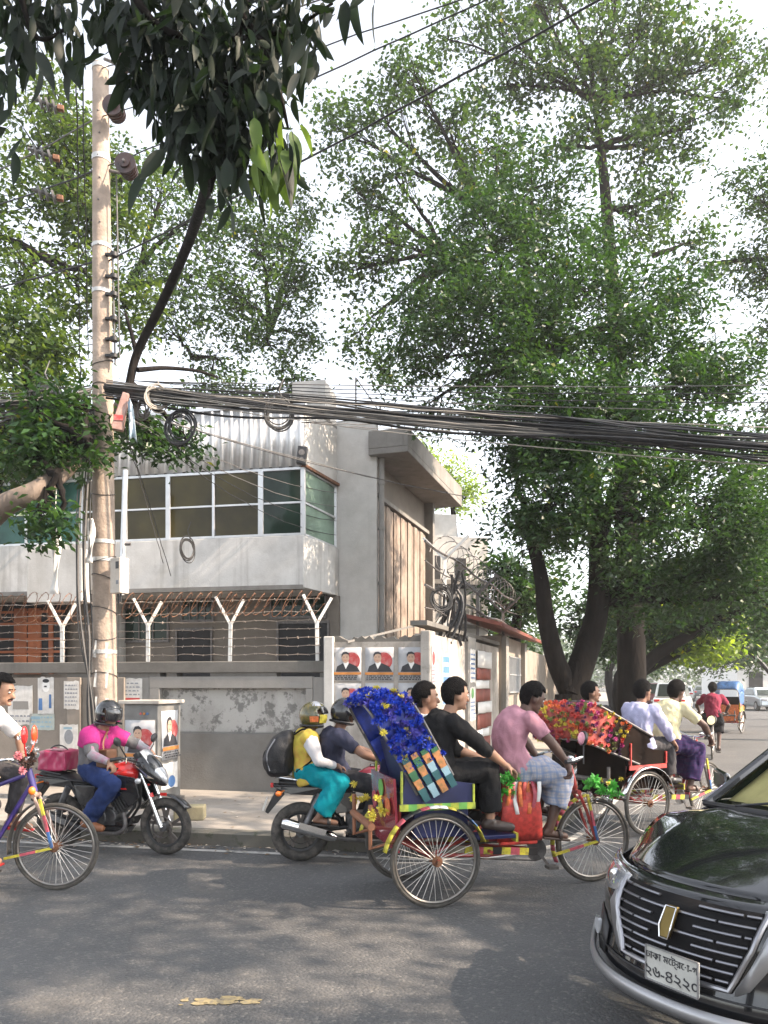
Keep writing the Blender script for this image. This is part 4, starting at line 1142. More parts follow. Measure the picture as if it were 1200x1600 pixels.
# spool insulators on the pole
for i, (px, py, lab) in enumerate(((195, 92, 'topmost'), (180, 172, 'middle'), (199, 262, 'lowest'))):
    c = P(px, py, 10.0); t = thing('spool_insulator', f'{lab} brown porcelain spool insulator on the right of the pole top', 'insulator', c, 0, 'spool insulators on the utility pole')
    mb = MB()
    for k in range(4): mb.disc((0, -0.09 + 0.06 * k, 0), (0, 1, 0), 0.135 - 0.008 * k, 0.025, 20)
    mb.disc((0, 0, 0), (0, 1, 0), 0.07, 0.26, 14); mb.build('spool', M_PORCELAIN, t)
    mb = MB(); mb.tube([(0, 0.16, 0), (0, -0.16, 0)], 0.018, 8); mb.tube([(0, 0.16, 0), pp(py) - c + V((0.05, 0, 0))], 0.02, 6); mb.build('bracket', M_IRON, t)
for i, (px, py, lab) in enumerate(((75, 162, 'upper'), (68, 240, 'middle'), (74, 303, 'lower'))):
    c = P(px, py, 10.6); t = thing('strain_insulator', f'{lab} grey strain insulator on the wire left of the pole', 'insulator', c, 0.3, 'strain insulators left of the pole')
    mb = MB()
    for k in range(3): mb.disc((-0.1 + 0.09 * k, 0, -0.015 * k), (1, 0, 0.3), 0.085, 0.03, 16)
    mb.tube([(-0.2, 0, 0.03), (0.2, 0, -0.04)], 0.022, 8); mb.build('disc', M_CABLEGREY, t)
    mb = MB(); mb.box((0.16, 0, -0.03), (0.09, 0.07, 0.07)); mb.build('clamp', M_RUST, t, bevel=0.01)
# rack of wire spacers down the right side
t = thing('cable_rack', 'dark vertical rack of cable clamps on the right side of the pole', 'rack', P(176, 480, 10.1))
mb = MB(); mb.tube([P(176, 395, 10.1) - t.location, P(180, 570, 10.1) - t.location], 0.012, 6); mb.tube([P(182, 275, 10.1) - t.location, P(187, 560, 10.1) - t.location], 0.01, 6); mb.build('rod', M_CABLEGREY, t)
for py in (398, 432, 460, 498, 530, 556):
    mb = MB(); mb.disc(P(178, py, 10.08) - t.location, (0, 0, 1), 0.05, 0.05, 10); mb.box(P(172, py, 10.1) - t.location, (0.12, 0.05, 0.03)); mb.build('clamp', M_CABLE, t)
# meter box
t = thing('meter_box', 'white meter box with a louvred side strapped to the pole', 'box', P(187, 900, 9.95), R(-32))
mb = MB(); mb.box((0, 0, 0), (0.19, 0.15, 0.46)); mb.build('casing', mat('cream_plastic', (0.55, 0.50, 0.44), 0.5, dirt=(0.3, 0.24, 0.18), dscale=5), t, smooth=False, bevel=0.012)
mb = MB(); mb.box((0.045, -0.077, 0.13), (0.055, 0.006, 0.09)); mb.build('window', M_BLACK, t, smooth=False)
mb = MB(); mb.box((0.05, -0.077, -0.09), (0.05, 0.006, 0.05)); mb.build('label_plate', M_INKGREY, t, smooth=False)
for k in range(6):
    mb = MB(); mb.box((-0.098, 0, -0.06 + 0.035 * k), (0.008, 0.11, 0.012)); mb.build('louvre', M_RIM, t, smooth=False)
mb = MB(); mb.tube([(0.02, 0, -0.23), (0.02, 0, -0.34)], 0.012, 6); mb.tube([(-0.03, 0, -0.23), (-0.02, 0, -0.36)], 0.012, 6); mb.build('conduit', M_CABLE, t)

def sag(a, b, s, n=14, jit=0.0, rr=None):
    out = []
    for i in range(n + 1):
        f = i / n; p = V(a).lerp(V(b), f); p.z -= 4 * s * f * (1 - f)
        if jit and 0 < i < n: p += V((rr.gauss(0, jit), rr.gauss(0, jit), rr.gauss(0, jit)))
        out.append(p)
    return out
rr = random.Random(31)
# the thick bundle crossing the whole view to the right
bundle = thing('cable_bundle', 'thick black bundle of telecom cables sagging from the pole to the right', 'cable bundle', pp(612))
A, B, Cc = pp(608) + V((0.1, -0.2, 0)), P(620, 652, 9.3), P(1330, 706, 7.6)
core = bez(A, B + (B - (A + Cc) / 2), Cc, 40); core += [core[-1] + (core[-1] - core[-2]) * (3.0 * i) for i in range(1, 13)]
for k in range(34):
    r = abs(rr.gauss(0, 0.065)); an = rr.uniform(0, 6.28); tw = rr.uniform(-5, 5); pts = []
    lift = rr.choice((0, 0, 0, rr.uniform(-0.02, 0.14)))
    for i, p in enumerate(core):
        f = i / 52; q = r * (0.8 + 0.4 * math.sin(f * 9 + k))
        pts.append(p + V((0, q * math.cos(an + tw * f), q * math.sin(an + tw * f) * 0.8 + lift * math.sin(math.pi * f) + 0.025 * math.sin(f * 22 + k * 2) * (k % 3))))
    mb = MB(); mb.tube(pts, rr.choice((0.009, 0.012, 0.016)), 5); pfin(mb, 'strand', (M_CABLE, M_CABLE, M_CABLE, M_CABLEGREY)[k % 4], bundle)
# pale strands above it
pale = thing('pale_cable_group', 'band of pale grey drop cables strung just above the thick black bundle', 'cable bundle', pp(600))
for k in range(13):
    a = pp(592 + k * 2) + V((0.1, -0.15, 0)); b = P(1340, 655 + rr.uniform(-14, 34), 8.0); b = a + (b - a) * 1.7
    mb = MB(); mb.tube(sag(a, b, 0.25 + rr.uniform(-0.06, 0.12), 32, 0.008, rr), 0.0065, 5); pfin(mb, 'strand', (M_CABLEGREY, M_CABLEPALE)[k % 2], pale)
# left going bundle
lb_ = thing('left_cable_bundle', 'dark bundle of cables running from the pole to the left edge', 'cable bundle', pp(615))
for k in range(22):
    a = pp(600 + rr.uniform(0, 30)) + V((-0.1, -0.15, 0)); b = P(-90, 645 + rr.uniform(-38, 40), 9.4 + rr.uniform(-0.3, 0.3))
    mb = MB(); mb.tube(sag(a, b, rr.uniform(0.0, 0.12), 12, 0.012, rr), rr.choice((0.008, 0.012, 0.016)), 5); pfin(mb, 'strand', (M_CABLE, M_CABLEGREY)[k % 3 == 0], lb_)
# single wires: power lines overhead, drops to the building and along the flank
wires = [((150, 185, 10.2), (880, -60, 6.6), .05, 'uppermost power line slanting up to the right from the pole top', .007), ((150, 185, 10.2), (-120, 320, 12.5), .05, 'power line running down left from the pole top', .011),
         ((165, 260, 10.2), (1010, -120, 6.4), .06, 'second power line slanting up right through the tall tree', .008), ((160, 262, 10.2), (-120, 352, 12.5), .05, 'second power line running down left below the first', .011),
         ((165, 410, 10.2), (1080, -80, 6.2), .05, 'thick power line crossing the upper right tree crown', .011), ((160, 405, 10.2), (-120, 470, 12), .05, 'third power line running left from the pole at mid height', .012),
         ((150, 110, 10.2), (700, -70, 7), .03, 'highest thin wire leaving the pole top towards the sky', .008)]
wires += [((210, 595, 10.2), (1330, 600 + 14 * k, 8.4), .05 + .02 * k, f'{("first", "second", "third", "fourth")[k]} thin wire from the top above the cable bundle in front of the trees', .006) for k in range(4)]
wires += [((200, 640, 10.1), (700 + 25 * k, 770 + 5 * k, 15 + k), .1, f'{("highest", "middle", "lowest")[k]} thin wire from the pole across the flank of the building', .006) for k in range(3)]
wires += [((205, 655, 10.1), (525, 770 + 22 * k, 15.2), .16 + .05 * k, f'{("upper", "second", "third", "bottom")[k]} drop wire from the pole to the corner of the glazed bay', .006) for k in range(4)]
wires += [((185, 640, 10.0), (255 + 12 * k, 880 + 20 * k, 13.5), -.05, f'{("left", "right")[k]} thin drop wire hanging down beside the brown windows', .006) for k in range(2)]
wires += [((470, 660, 9.6), (760, 640 + 16 * k, 11), .04, f'{("upper", "middle", "lower")[k]} short slack wire beside the roof mast', .006) for k in range(3)]
wires += [((128, 60, 5.6), (138, 560, 10.0), 0.0, 'thin vertical wire dropping in front of the left tree', .006), ((118, 40, 5.6), (126, 600, 10.0), 0.0, 'second vertical wire left of the first in front of the left tree', .006)]
wires += [((20, 560 + 40 * k, 10.5), (160, 640 + 10 * k, 10.2), .03, f'{("upper", "lower")[k]} slack wire among the leaves left of the pole', .006) for k in range(2)]
for a, b, s, lab, r in wires:
    pa, pb_ = P(*a), P(*b); o = bpy.data.objects.new('overhead_wire', None)
    mb = MB(); mb.tube([p - pa for p in sag(pa, pb_, s, 18, 0.004, rr)], r, 5)
    bpy.data.objects.remove(o)
    o = mb.build('overhead_wire', (M_CABLE, M_CABLEGREY)[rr.random() < 0.4]); o.location = pa
    tag(o, lab, 'wire', 'single wires overhead')
# cable coils
coils = (((245, 622), 9.9, .15, 0, 'pale round cable coil hanging right of the pole', M_CABLEPALE), ((282, 668), 9.9, .22, 1, 'large black cable coil hanging right of the pole', M_CABLE), ((222, 640), 10, .12, 2, 'small grey cable coil between pole and pale coil', M_CABLEGREY),
         ((70, 626), 9.9, .22, 3, 'large grey cable coil hanging left of the pole', M_CABLEGREY), ((50, 705), 9.8, .19, 4, 'brown cable coil tangled on the bare limb', M_RUST), ((436, 648), 9.6, .19, 5, 'loose thin cable coil hanging before the roof corner', M_CABLEGREY),
         ((293, 858), 13.3, .20, 6, 'narrow black cable coil hanging on the white parapet', M_CABLE), ((690, 935), 11.3, .18, 7, 'black cable loop hanging behind the corner wall', M_CABLE), ((90, 700), 9.9, .15, 8, 'small dark cable coil low on the left of the pole', M_CABLE))
for (px, py), d, r, k, lab, m in coils:
    q = P(px, py, d); mb = MB(); rr2 = random.Random(k + 70); yaw = 1.1 if k == 6 else rr2.uniform(-0.6, 0.6)
    pts = []
    for i in range(8 * 26):
        a = 2 * math.pi * i / 26; lp = i / 26; q_ = r * (0.86 + 0.16 * math.sin(lp * 2.4 + k)); yy = 0.035 * math.sin(lp * 3.1 + k * 2)
        x = q_ * math.cos(a) + 0.02 * math.sin(lp * 4); pts.append(V((x * math.cos(yaw), x * math.sin(yaw) + yy, q_ * 1.05 * math.sin(a) - 0.02 * math.sin(lp * 1.7))))
    mb.tube(pts, 0.009, 5); mb.tube([pts[0] + V((0, 0, 0)), V((0, 0, r * 1.6)), V((0.05, 0.03, r * 2.4))], 0.008, 5)
    mb.cur = 0
    o = mb.build('cable_coil', m); o.location = q; tag(o, lab, 'cable coil', 'cable coils on the poles and wires')
# junction boxes, rags
t = thing('junction_box', 'rusty red and white junction box hung high on the right of the pole', 'box', P(186, 645, 9.9), 0.2)
mb = MB(); mb.prism([(-0.10, -0.05, -0.22), (0.05, -0.05, -0.24), (0.13, -0.05, 0.24), (0.05, -0.05, 0.26)], (0, 0.09, 0)); mb.build('casing', mat('faded_red_box', (0.34, 0.20, 0.17), 0.7, dirt=(0.5, 0.4, 0.36), dscale=9), t, smooth=False, bevel=0.008)
mb = MB(); mb.box((0.0, -0.056, -0.08), (0.11, 0.006, 0.07)); mb.build('label_plate', M_INKRED, t, smooth=False)
mb = MB(); rows_ = [[V((0.05 * s + (0.06 + 0.04 * v) * (x - 0.5), 0.02 * math.sin(x * 7 + v * 5), -0.5 * v + 0.05 * math.sin(x * 4))) for x in np.linspace(0, 1, 7)] for v in np.linspace(0, 1, 9) for s in (v,)]
mb.grid(rows_); o = mb.build('hanging_rag', mat('blue_white_rag', (0.42, 0.50, 0.56), 0.8, var=0.5, scale=5, dirt=(0.12, 0.25, 0.36), dscale=4, damt=0.8), solid=0.006); o.location = P(203, 628, 9.85); tag(o, 'blue and white rag dangling from the cables right of the pole', 'rag')
for px, py0, py1, d, lab in ((86, 815, 928, 9.6, 'long white plastic strip hanging left of the pole'), (140, 810, 880, 10.0, 'pale torn plastic sheet hanging close to the pole on its left')):
    h = (py1 - py0) * d / FPX; q = P(px, py0, d)
    mb = MB(); mb.grid([[V((0.045 * (x - 0.5) * (1 + 0.4 * math.sin(v * 7)) * 2 + 0.02 * math.sin(v * 4), 0.015 * math.sin(v * 9 + x * 4), -h * v)) for x in (0, 0.33, 0.66, 1)] for v in np.linspace(0, 1, 14)])
    mb.tube([(0.0, 0, 0), (0.02, 0, 0.5)], 0.004, 4)
    o = mb.build('plastic_strip', mat('white_plastic', (0.66, 0.64, 0.60), 0.5), solid=0.004); o.location = q; tag(o, lab, 'plastic strip', 'plastic strips caught on the wires')
t = thing('bent_conduit', 'pale vertical steel conduit behind the pole against the glazed bay', 'pipe', P(195, 850, 13.6))
mb = MB(); mb.tube([P(196, 735, 13.7) - t.location, P(190, 930, 13.7) - t.location], 0.05, 10); mb.build('pipe', M_ALU, t)
mb = MB(); mb.tube([V((0, 0, 0)), V((0.1, 0, 0))], 0.03, 8); mb.build('clip', M_IRON, t)
# cables running down the left side of the pole to the ground
t = thing('down_cable', 'loose black cables running down the left side of the pole', 'cable', P(142, 900, 10.0))
for k in range(5):
    x = 140 - 5 * k; pts = [P(150 - k * 2, 640, 10.1), P(x + 2, 760, 10.0), P(x - 3 * (k % 2), 900, 10), P(x + 5, 1000, 10), P(136 + 3 * k, 1100, 10.05), P(146 + 2 * k, 1210, 10.1)]
    mb = MB(); mb.tube([p - t.location for p in smoothline(pts, 5)], 0.010 + 0.006 * (k % 2), 5); mb.build('strand', (M_CABLE, M_CABLEGREY)[k % 2], t)

# ------------------------------------------------------------------ posters, cabinet
def portrait(name, label, w, h, loc, rotz, group, parent=None, variant=0):
    """a pasted poster: portrait bust before a red disc, lettering bars below; flat print on a paper sheet"""
    t = thing(name, label, 'poster', loc, rotz, group)
    mb = MB(); rr = random.Random(variant)
    mb.grid([[V((w * (x - 0.5), 0.004 * math.sin(x * 9 + z * 5 + variant) - 0.004, h * (z - 0.5))) for x in np.linspace(0, 1, 6)] for z in np.linspace(0, 1, 6)])
    mb.build('sheet', M_PAPERGREY, t, solid=0.003)
    L = [0]
    def pr_(poly, m, nm):
        L[0] += 1; y = -0.013 - 0.0012 * L[0]
        mb = MB(); mb.prism([(x * w, y, z * h) for x, z in poly], (0, 0.001, 0)); mb.build(nm, m, t, smooth=False)
    def ell(cx, cz, rx, rz, n=20, a0=0, a1=6.2832): return [(cx + rx * math.cos(a0 + (a1 - a0) * i / n), cz + rz * math.sin(a0 + (a1 - a0) * i / n)) for i in range(n)]
    s = 1.0
    pr_(ell(0.16, 0.10, 0.30, 0.24 * w / h * 1.25), M_INKRED, 'red_disc')
    pr_([(-0.42, -0.22), (-0.36, -0.06), (-0.16, 0.03), (0.10, 0.03), (0.34, -0.06), (0.46, -0.22)], M_INK, 'suit')
    pr_([(-0.14, 0.03), (-0.05, -0.14), (0.06, 0.03), (0.04, 0.09), (-0.12, 0.09)], M_WHITE, 'collar')
    pr_(ell(-0.06, 0.19, 0.135, 0.15), M_INKSKIN, 'face')
    pr_([(-0.20, 0.20), (-0.205, 0.29), (-0.15, 0.36), (-0.03, 0.375), (0.06, 0.33), (0.085, 0.24), (0.05, 0.29), (-0.05, 0.31), (-0.14, 0.29)], M_INK, 'hair')
    for ex in (-0.115, -0.01): pr_(ell(ex, 0.215, 0.024, 0.011, 8), M_INK, 'eye')
    pr_([(-0.10, 0.115), (-0.03, 0.11), (-0.03, 0.122), (-0.10, 0.127)], M_INKRED, 'lips')
    pr_([(-0.5, -0.31), (0.5, -0.31), (0.5, -0.235), (-0.5, -0.235)], M_INKORANGE, 'band')
    for k, z in enumerate((-0.345, -0.395, -0.44)):
        x = -0.44
        while x < 0.38:
            q = rr.uniform(0.04, 0.13); pr_([(x, z - 0.014), (x + q, z - 0.014), (x + q, z + 0.014), (x, z + 0.014)], M_INK, 'lettering'); x += q + 0.03
    return t
grp = 'portrait posters on the corner wall'
def on_wall(px, py, fr=W):
    t, z = fr.tz(px, py); return fr.pt(t, -0.004, z)
for i, (px, py, lab) in enumerate(((543, 1038, 'leftmost portrait poster of the upper row on the corner wall'), (593, 1038, 'middle portrait poster of the upper row on the corner wall'), (645, 1038, 'rightmost portrait poster of the upper row on the corner wall'),
                                   (543, 1094, 'portrait poster of the lower row above the dark blue shirted motorcyclist'), (593, 1094, 'lower row portrait poster behind the blue rickshaw hood'), (645, 1094, 'lower row portrait poster behind the two rickshaw passengers'))):
    portrait('poster', lab, 0.40, 0.47, on_wall(px, py), R(-11), grp, variant=i)
def paperbill(name, label, w, h, loc, rotz, marks, paper=M_PAPER, group=None, cat='poster', seed=0):
    t = thing(name, label, cat, loc, rotz, group); rr = random.Random(seed)
    mb = MB(); n = 8
    top = [(w * (i / n - 0.5), h / 2 - rr.uniform(0, 0.04) * h) for i in range(n + 1)]; bot = [(w * (i / n - 0.5), -h / 2 + rr.uniform(0, 0.05) * h) for i in range(n + 1)]
    mb.prism([(x, -0.004, z) for x, z in bot] + [(x, -0.004, z) for x, z in top[::-1]], (0, 0.003, 0)); mb.build('sheet', paper, t, smooth=False)
    for k, (nm, m, x0, x1, z0, z1) in enumerate(marks):
        mb = MB(); y = -0.006 - 0.0004 * k
        if nm in ('disc', 'face', 'hair'):
            mb.prism([(w * ((x0 + x1) / 2 + (x1 - x0) / 2 * math.cos(a)), y, h * ((z0 + z1) / 2 + (z1 - z0) / 2 * math.sin(a))) for a in np.linspace(0, 6.1, 18)], (0, 0.001, 0))
        else:
            mb.prism([(w * x0, y, h * z0), (w * x1, y, h * z0), (w * (x1 - 0.02), y, h * z1), (w * (x0 + 0.015), y, h * z1)], (0, 0.001, 0))
        mb.build(nm, m, t, smooth=False)
    return t
def txt(m, rows, x0=-0.42, x1=0.42, z0=-0.4, z1=0.4, seed=0):
    rr = random.Random(seed); out = []
    for i in range(rows):
        z = z1 + (z0 - z1) * (i + 0.5) / rows; x = x0
        while x < x1 - 0.05:
            q = min(rr.uniform(0.06, 0.2), x1 - x); out.append(('lettering', m, x, x + q, z - 0.3 * (z1 - z0) / rows * 0.6, z + 0.3 * (z1 - z0) / rows * 0.6)); x += q + 0.035
    return out
g2 = 'paper bills pasted on the tan wall'
paperbill('paper_bill', 'large faded cream bill on the tan wall behind the white shirted cyclist', .42, .62, on_wall(32, 1102), R(-11), [('stain', M_RIM, -.3, .35, -.1, .1)] + txt(M_INKGREY, 2, z0=-.45, z1=-.2), group=g2, seed=1)
paperbill('paper_bill', 'pale bill with a small face and blue bars on the tan wall', .27, .60, on_wall(72, 1088), R(-11), [('face', M_WHITE, -.22, .25, .1, .42), ('hair', M_INK, -.2, .22, .34, .44), ('bar', M_INKBLUE, -.45, -.2, -.35, -.05), ('bar', M_INKBLUE, .2, .36, -.3, .05)] + txt(M_INK, 1, z0=.2, z1=.3, x0=-.1, x1=.15), group=g2, seed=2)
paperbill('paper_bill', 'pale green bill with blue lettering below the small face bill', .42, .26, on_wall(66, 1128), R(-11), [('bar', M_INKSKY, -.45, -.05, .15, .32)] + txt(M_INKSKY, 3, seed=4), mat('pale_green_paper', (0.42, 0.46, 0.42), 0.8), g2, seed=3)
paperbill('paper_bill', 'grey notice of printed rows on the wall pilaster', .25, .44, on_wall(112, 1086, Frame(*(W.pt(0, -0.05, 0).xy), -11)), R(-11), txt(M_INKGREY, 6, seed=6), group=g2, seed=5)
paperbill('paper_bill', 'bill with a standing grey figure and blue base on the wall pilaster', .30, .55, on_wall(108, 1160, Frame(*(W.pt(0, -0.05, 0).xy), -11)), R(-11), [('face', M_INKGREY, -.25, .25, -.05, .35), ('bar', M_INKBLUE, -.35, -.2, -.4, -.2), ('bar', M_INKBLUE, .15, .32, -.42, -.2), ('bar', M_INKSKY, -.42, .42, -.48, -.43), ('bar', M_INKSKY, -.3, .2, .36, .42)], group=g2, seed=7)
paperbill('paper_bill', 'small white bill with a brown band right of the pole', .40, .55, on_wall(203, 1088, Frame(*(W.pt(0, 0.0, 0).xy), -11)), R(-11), [('band', M_RED, -.42, .42, -.1, -.04)] + txt(M_INKGREY, 4, z0=0, z1=.4, seed=3), group=g2, seed=8)
g3 = 'narrow bills on the side street pillars'
for i, (tt, wv, z, wd, ht, lab, mk) in enumerate((
        (0.02, -0.10, 1.95, .2, .55, 'narrow red printed bill on the corner pillar', [('disc', M_INKRED, -.4, .4, 0, .35)] + txt(M_INKPINK, 5, z0=-.45, z1=0)),
        (0.02, -0.10, 1.2, .2, .7, 'lower pink printed bill on the corner pillar', [('disc', M_INKPINK, -.4, .35, -.1, .3)] + txt(M_INKRED, 5, z0=-.45, z1=-.1)),
        (2.92, -0.06, 2.0, .45, .6, 'white bill with blue rows high on the second side pillar', txt(M_INKBLUE, 6, seed=2)),
        (2.92, -0.06, 1.35, .45, .6, 'white bill with a green spot low on the second side pillar', [('disc', M_INKGREEN, -.3, .2, .15, .45)] + txt(M_INKBLUE, 5, z0=-.45, z1=.1, seed=5)),
        (1.2, 0.0, 1.75, .5, .8, 'dark blue grey bill pasted between the two side pillars', [('bar', M_INKBLUE, -.45, .45, -.45, .45)] + txt(M_PAPER, 4, seed=9)))):
    paperbill('narrow_bill', lab, wd, ht, CORNER.pt(tt, wv - 0.004, z), R(72), mk, group=g3, seed=20 + i)

M_CAB = mat('cabinet_grey', (0.17, 0.168, 0.16), 0.6, 0.1, dirt=(0.10, 0.085, 0.07), dscale=4)
cb = P(220, 1245, 9.55); cb.z = 0.145
cab = thing('street_cabinet', 'grey street cabinet with portrait posters behind the pink shirted motorcyclist', 'cabinet', cb, R(-11))
cwid, cdep, ch = 0.46, 0.62, 1.30
mb = MB(); mb.box((0, cdep / 2, ch / 2 + 0.04), (cwid, cdep, ch - 0.08)); mb.build('casing', M_CAB, cab, smooth=False, bevel=0.01)
mb = MB(); mb.prism([(-cwid / 2 - 0.05, -0.05, ch), (cwid / 2 + 0.04, -0.05, ch), (cwid / 2 + 0.04, cdep + 0.04, ch), (-cwid / 2 - 0.05, cdep + 0.04, ch)], (0, 0, 0.045)); mb.build('lid', mat('cabinet_lid', (0.40, 0.37, 0.33), 0.6, dirt=(.2, .17, .14)), cab, smooth=False, bevel=0.008)
mb = MB(); mb.box((0, cdep / 2, 0.04), (cwid + 0.08, cdep + 0.08, 0.078)); mb.build('plinth', M_COPING, cab, smooth=False)
mb = MB(); mb.box((0, -0.008, 0.60), (cwid - 0.05, 0.014, 1.02)); d_ = mb.build('door', M_CAB, cab, smooth=False, bevel=0.005)
mb = MB(); mb.box((0.18, -0.022, 0.62), (0.018, 0.014, 0.10)); mb.build('handle', M_IRON, d_, smooth=False)
for k, (x, m) in enumerate(((-0.02, M_INKRED), (0.025, M_INKORANGE), (0.07, M_INKBLUE))):
    mb = MB(); mb.disc((x + 0.02, -0.004, 1.18), (0, 1, 0), 0.016, 0.006, 12); mb.build('emblem_dot', m, cab)
c_, s_ = math.cos(R(-11)), math.sin(R(-11))
def cabpt(x, y, z): return cb + V((x * c_ - y * s_, x * s_ + y * c_, z))
portrait('poster', 'portrait poster with red disc on the front of the street cabinet', 0.40, 0.56, cabpt(0.0, -0.017, 0.82), R(-11), 'portrait posters on the street cabinet', variant=21)
portrait('poster', 'sunlit portrait poster on the right side of the street cabinet', 0.44, 0.62, cabpt(cwid / 2 + 0.003, 0.30, 0.90), R(79), 'portrait posters on the street cabinet', variant=22)
paperbill('paper_bill', 'white torn bill low on the right side of the street cabinet', .44, .34, cabpt(cwid / 2 + 0.003, 0.30, 0.38), R(79), [('disc', M_INKBLUE, -.1, .35, -.45, 0)], group='paper bills pasted on the cabinet', seed=31)
# low cement block on the footpath behind the front wheel
q = P(297, 1262, 8.8); mb = MB(); mb.box((0, 0, 0.08), (0.34, 0.22, 0.16)); o = mb.build('cement_block', plaster('yellow_cement', (0.30, 0.27, 0.17)), smooth=False, bevel=0.015); o.location = (q.x, q.y, 0.145); o.rotation_euler = (0, 0, 0.1); tag(o, 'low yellowish cement block on the footpath near the kerb', 'block')
# curved street lamp at the far right
t = thing('street_lamp', 'dark curved street lamp arm at the right edge before the white building', 'street lamp', P(1240, 1120, 30))
mb = MB(); pts = smoothline([P(1240, 1120, 30), P(1218, 1075, 30), P(1200, 1048, 30), P(1180, 1026, 30), P(1162, 1014, 30)], 5); mb.tube([p - t.location for p in pts], 0.09, 8); mb.build('arm', M_BLACK, t)
mb = MB(); mb.ball(P(1164, 1013, 30) - t.location, (0.28, 0.2, 0.16)); mb.build('lamp_head', M_BLACK, t)
# ------------------------------------------------------------------ cycle rickshaws, motorcycles, car
M_TYRE = mat('tyre_rubber', (0.045, 0.042, 0.038), 0.85, var=0.3, scale=20, dirt=(0.16, 0.14, 0.12), dscale=10, damt=0.6)
M_TYREDUSTY = mat('dusty_tyre', (0.062, 0.057, 0.05), 0.9, var=0.3, scale=20)
M_RIMSTEEL = mat('rim_steel', (0.22, 0.21, 0.195), 0.4, 0.8, var=0.2, dirt=(0.16, 0.11, 0.08), dscale=12)
M_SPOKE = mat('spoke_steel', (0.46, 0.45, 0.43), 0.4, 0.7)
M_FRAMEP = mat('frame_purple', (0.045, 0.03, 0.16), 0.4, coat=0.3)
M_FRAMER = mat('frame_red', (0.33, 0.04, 0.035), 0.4, coat=0.3, dirt=(0.1, 0.05, 0.04), dscale=14)
M_YEL = mat('tape_yellow', (0.52, 0.46, 0.04), 0.55, dirt=(0.12, 0.10, 0.05), dscale=25, damt=0.8)
M_PINKT = mat('tape_pink', (0.42, 0.07, 0.10), 0.55, dirt=(0.10, 0.05, 0.05), dscale=25, damt=0.8)
M_BLUET = mat('tape_blue', (0.04, 0.12, 0.30), 0.55, dirt=(0.05, 0.05, 0.06), dscale=25, damt=0.8)
M_GREENT = mat('tape_green', (0.14, 0.38, 0.08), 0.5)
M_LIME = mat('lime_plastic', (0.40, 0.46, 0.05), 0.5, dirt=(0.10, 0.13, 0.04), dscale=22, damt=0.8)
M_NAVY = mat('navy_rexine', (0.012, 0.016, 0.07), 0.45, var=0.3)
M_BLUEFRILL = mat('blue_tinsel', (0.012, 0.045, 0.42), 0.38, var=0.5, scale=30)
M_BLUEFRILL2 = mat('violet_tinsel', (0.07, 0.06, 0.34), 0.4, var=0.5, scale=30)
M_ORSTRIP = mat('orange_strip', (0.50, 0.20, 0.07), 0.55, dirt=(0.10, 0.12, 0.04), dscale=28, damt=0.8)
M_GRSTRIP = mat('dark_green_strip', (0.03, 0.12, 0.05), 0.5)
M_TEALSTRIP = mat('teal_strip', (0.02, 0.09, 0.10), 0.5)
M_PALESTRIP = mat('pale_blue_strip', (0.26, 0.40, 0.46), 0.5)
M_REDFRILL = mat('red_frill', (0.44, 0.045, 0.035), 0.5, var=0.4, scale=25)
M_ORFRILL = mat('orange_frill', (0.62, 0.16, 0.05), 0.5, var=0.4, scale=25)
M_PINKFRILL = mat('magenta_frill', (0.36, 0.03, 0.16), 0.5, var=0.4, scale=25)
M_YELFRILL = mat('yellow_frill', (0.60, 0.50, 0.06), 0.5, var=0.4, scale=25)
M_GRFRILL = mat('green_frill', (0.10, 0.45, 0.06), 0.45, var=0.5, scale=25)
M_OLIVEFRILL = mat('olive_frill', (0.17, 0.20, 0.05), 0.6, var=0.5, scale=25)
M_PURFRILL = mat('purple_frill', (0.09, 0.03, 0.10), 0.6, var=0.5, scale=25)
M_BROWNREX = mat('brown_rexine', (0.013, 0.008, 0.006), 0.9, spec=0.08, var=0.4)
M_CREAM = mat('cream_saddle', (0.55, 0.44, 0.28), 0.5)
M_SILVERTINSEL = mat('silver_foil', (0.75, 0.75, 0.76), 0.2, 0.9, var=0.3, scale=40)
M_ORLAMP = mat('orange_lens', (0.75, 0.18, 0.02), 0.2, coat=0.6)
M_REDLENS = mat('red_lens', (0.55, 0.02, 0.02), 0.2, coat=0.6)
M_BLACKPAINT = mat('black_paint', (0.012, 0.012, 0.014), 0.22, coat=0.7, var=0.1)
M_BLACKMATT = mat('black_matt_metal', (0.02, 0.02, 0.021), 0.5, var=0.3)
M_ENGINE = mat('engine_alloy', (0.13, 0.13, 0.135), 0.45, 0.7, var=0.4, scale=15)
M_SEATBLACK = mat('black_seat_vinyl', (0.018, 0.018, 0.019), 0.55, bump=0.2)
M_REDPAINT = mat('red_bike_paint', (0.55, 0.018, 0.015), 0.2, coat=0.8, var=0.1)
M_MAROON = mat('maroon_bike_paint', (0.30, 0.03, 0.05), 0.22, coat=0.8, var=0.1)
M_BROWNALLOY = mat('dusty_alloy', (0.11, 0.095, 0.085), 0.5, 0.4)
M_MIRROR = mat('mirror_glass', (0.85, 0.86, 0.88), 0.03, 1.0, var=0.02)
M_LENS = mat('clear_lens', (0.55, 0.56, 0.58), 0.08, 0.3, coat=1.0)

def stripes(mb, path, width, thick, cols, up=None):
    """a bar along the path cut into coloured lengths"""
    for i in range(len(path) - 1):
        mb.cur = cols[i % len(cols)]
        mb.bar(path[i], path[i + 1], width, thick, up)

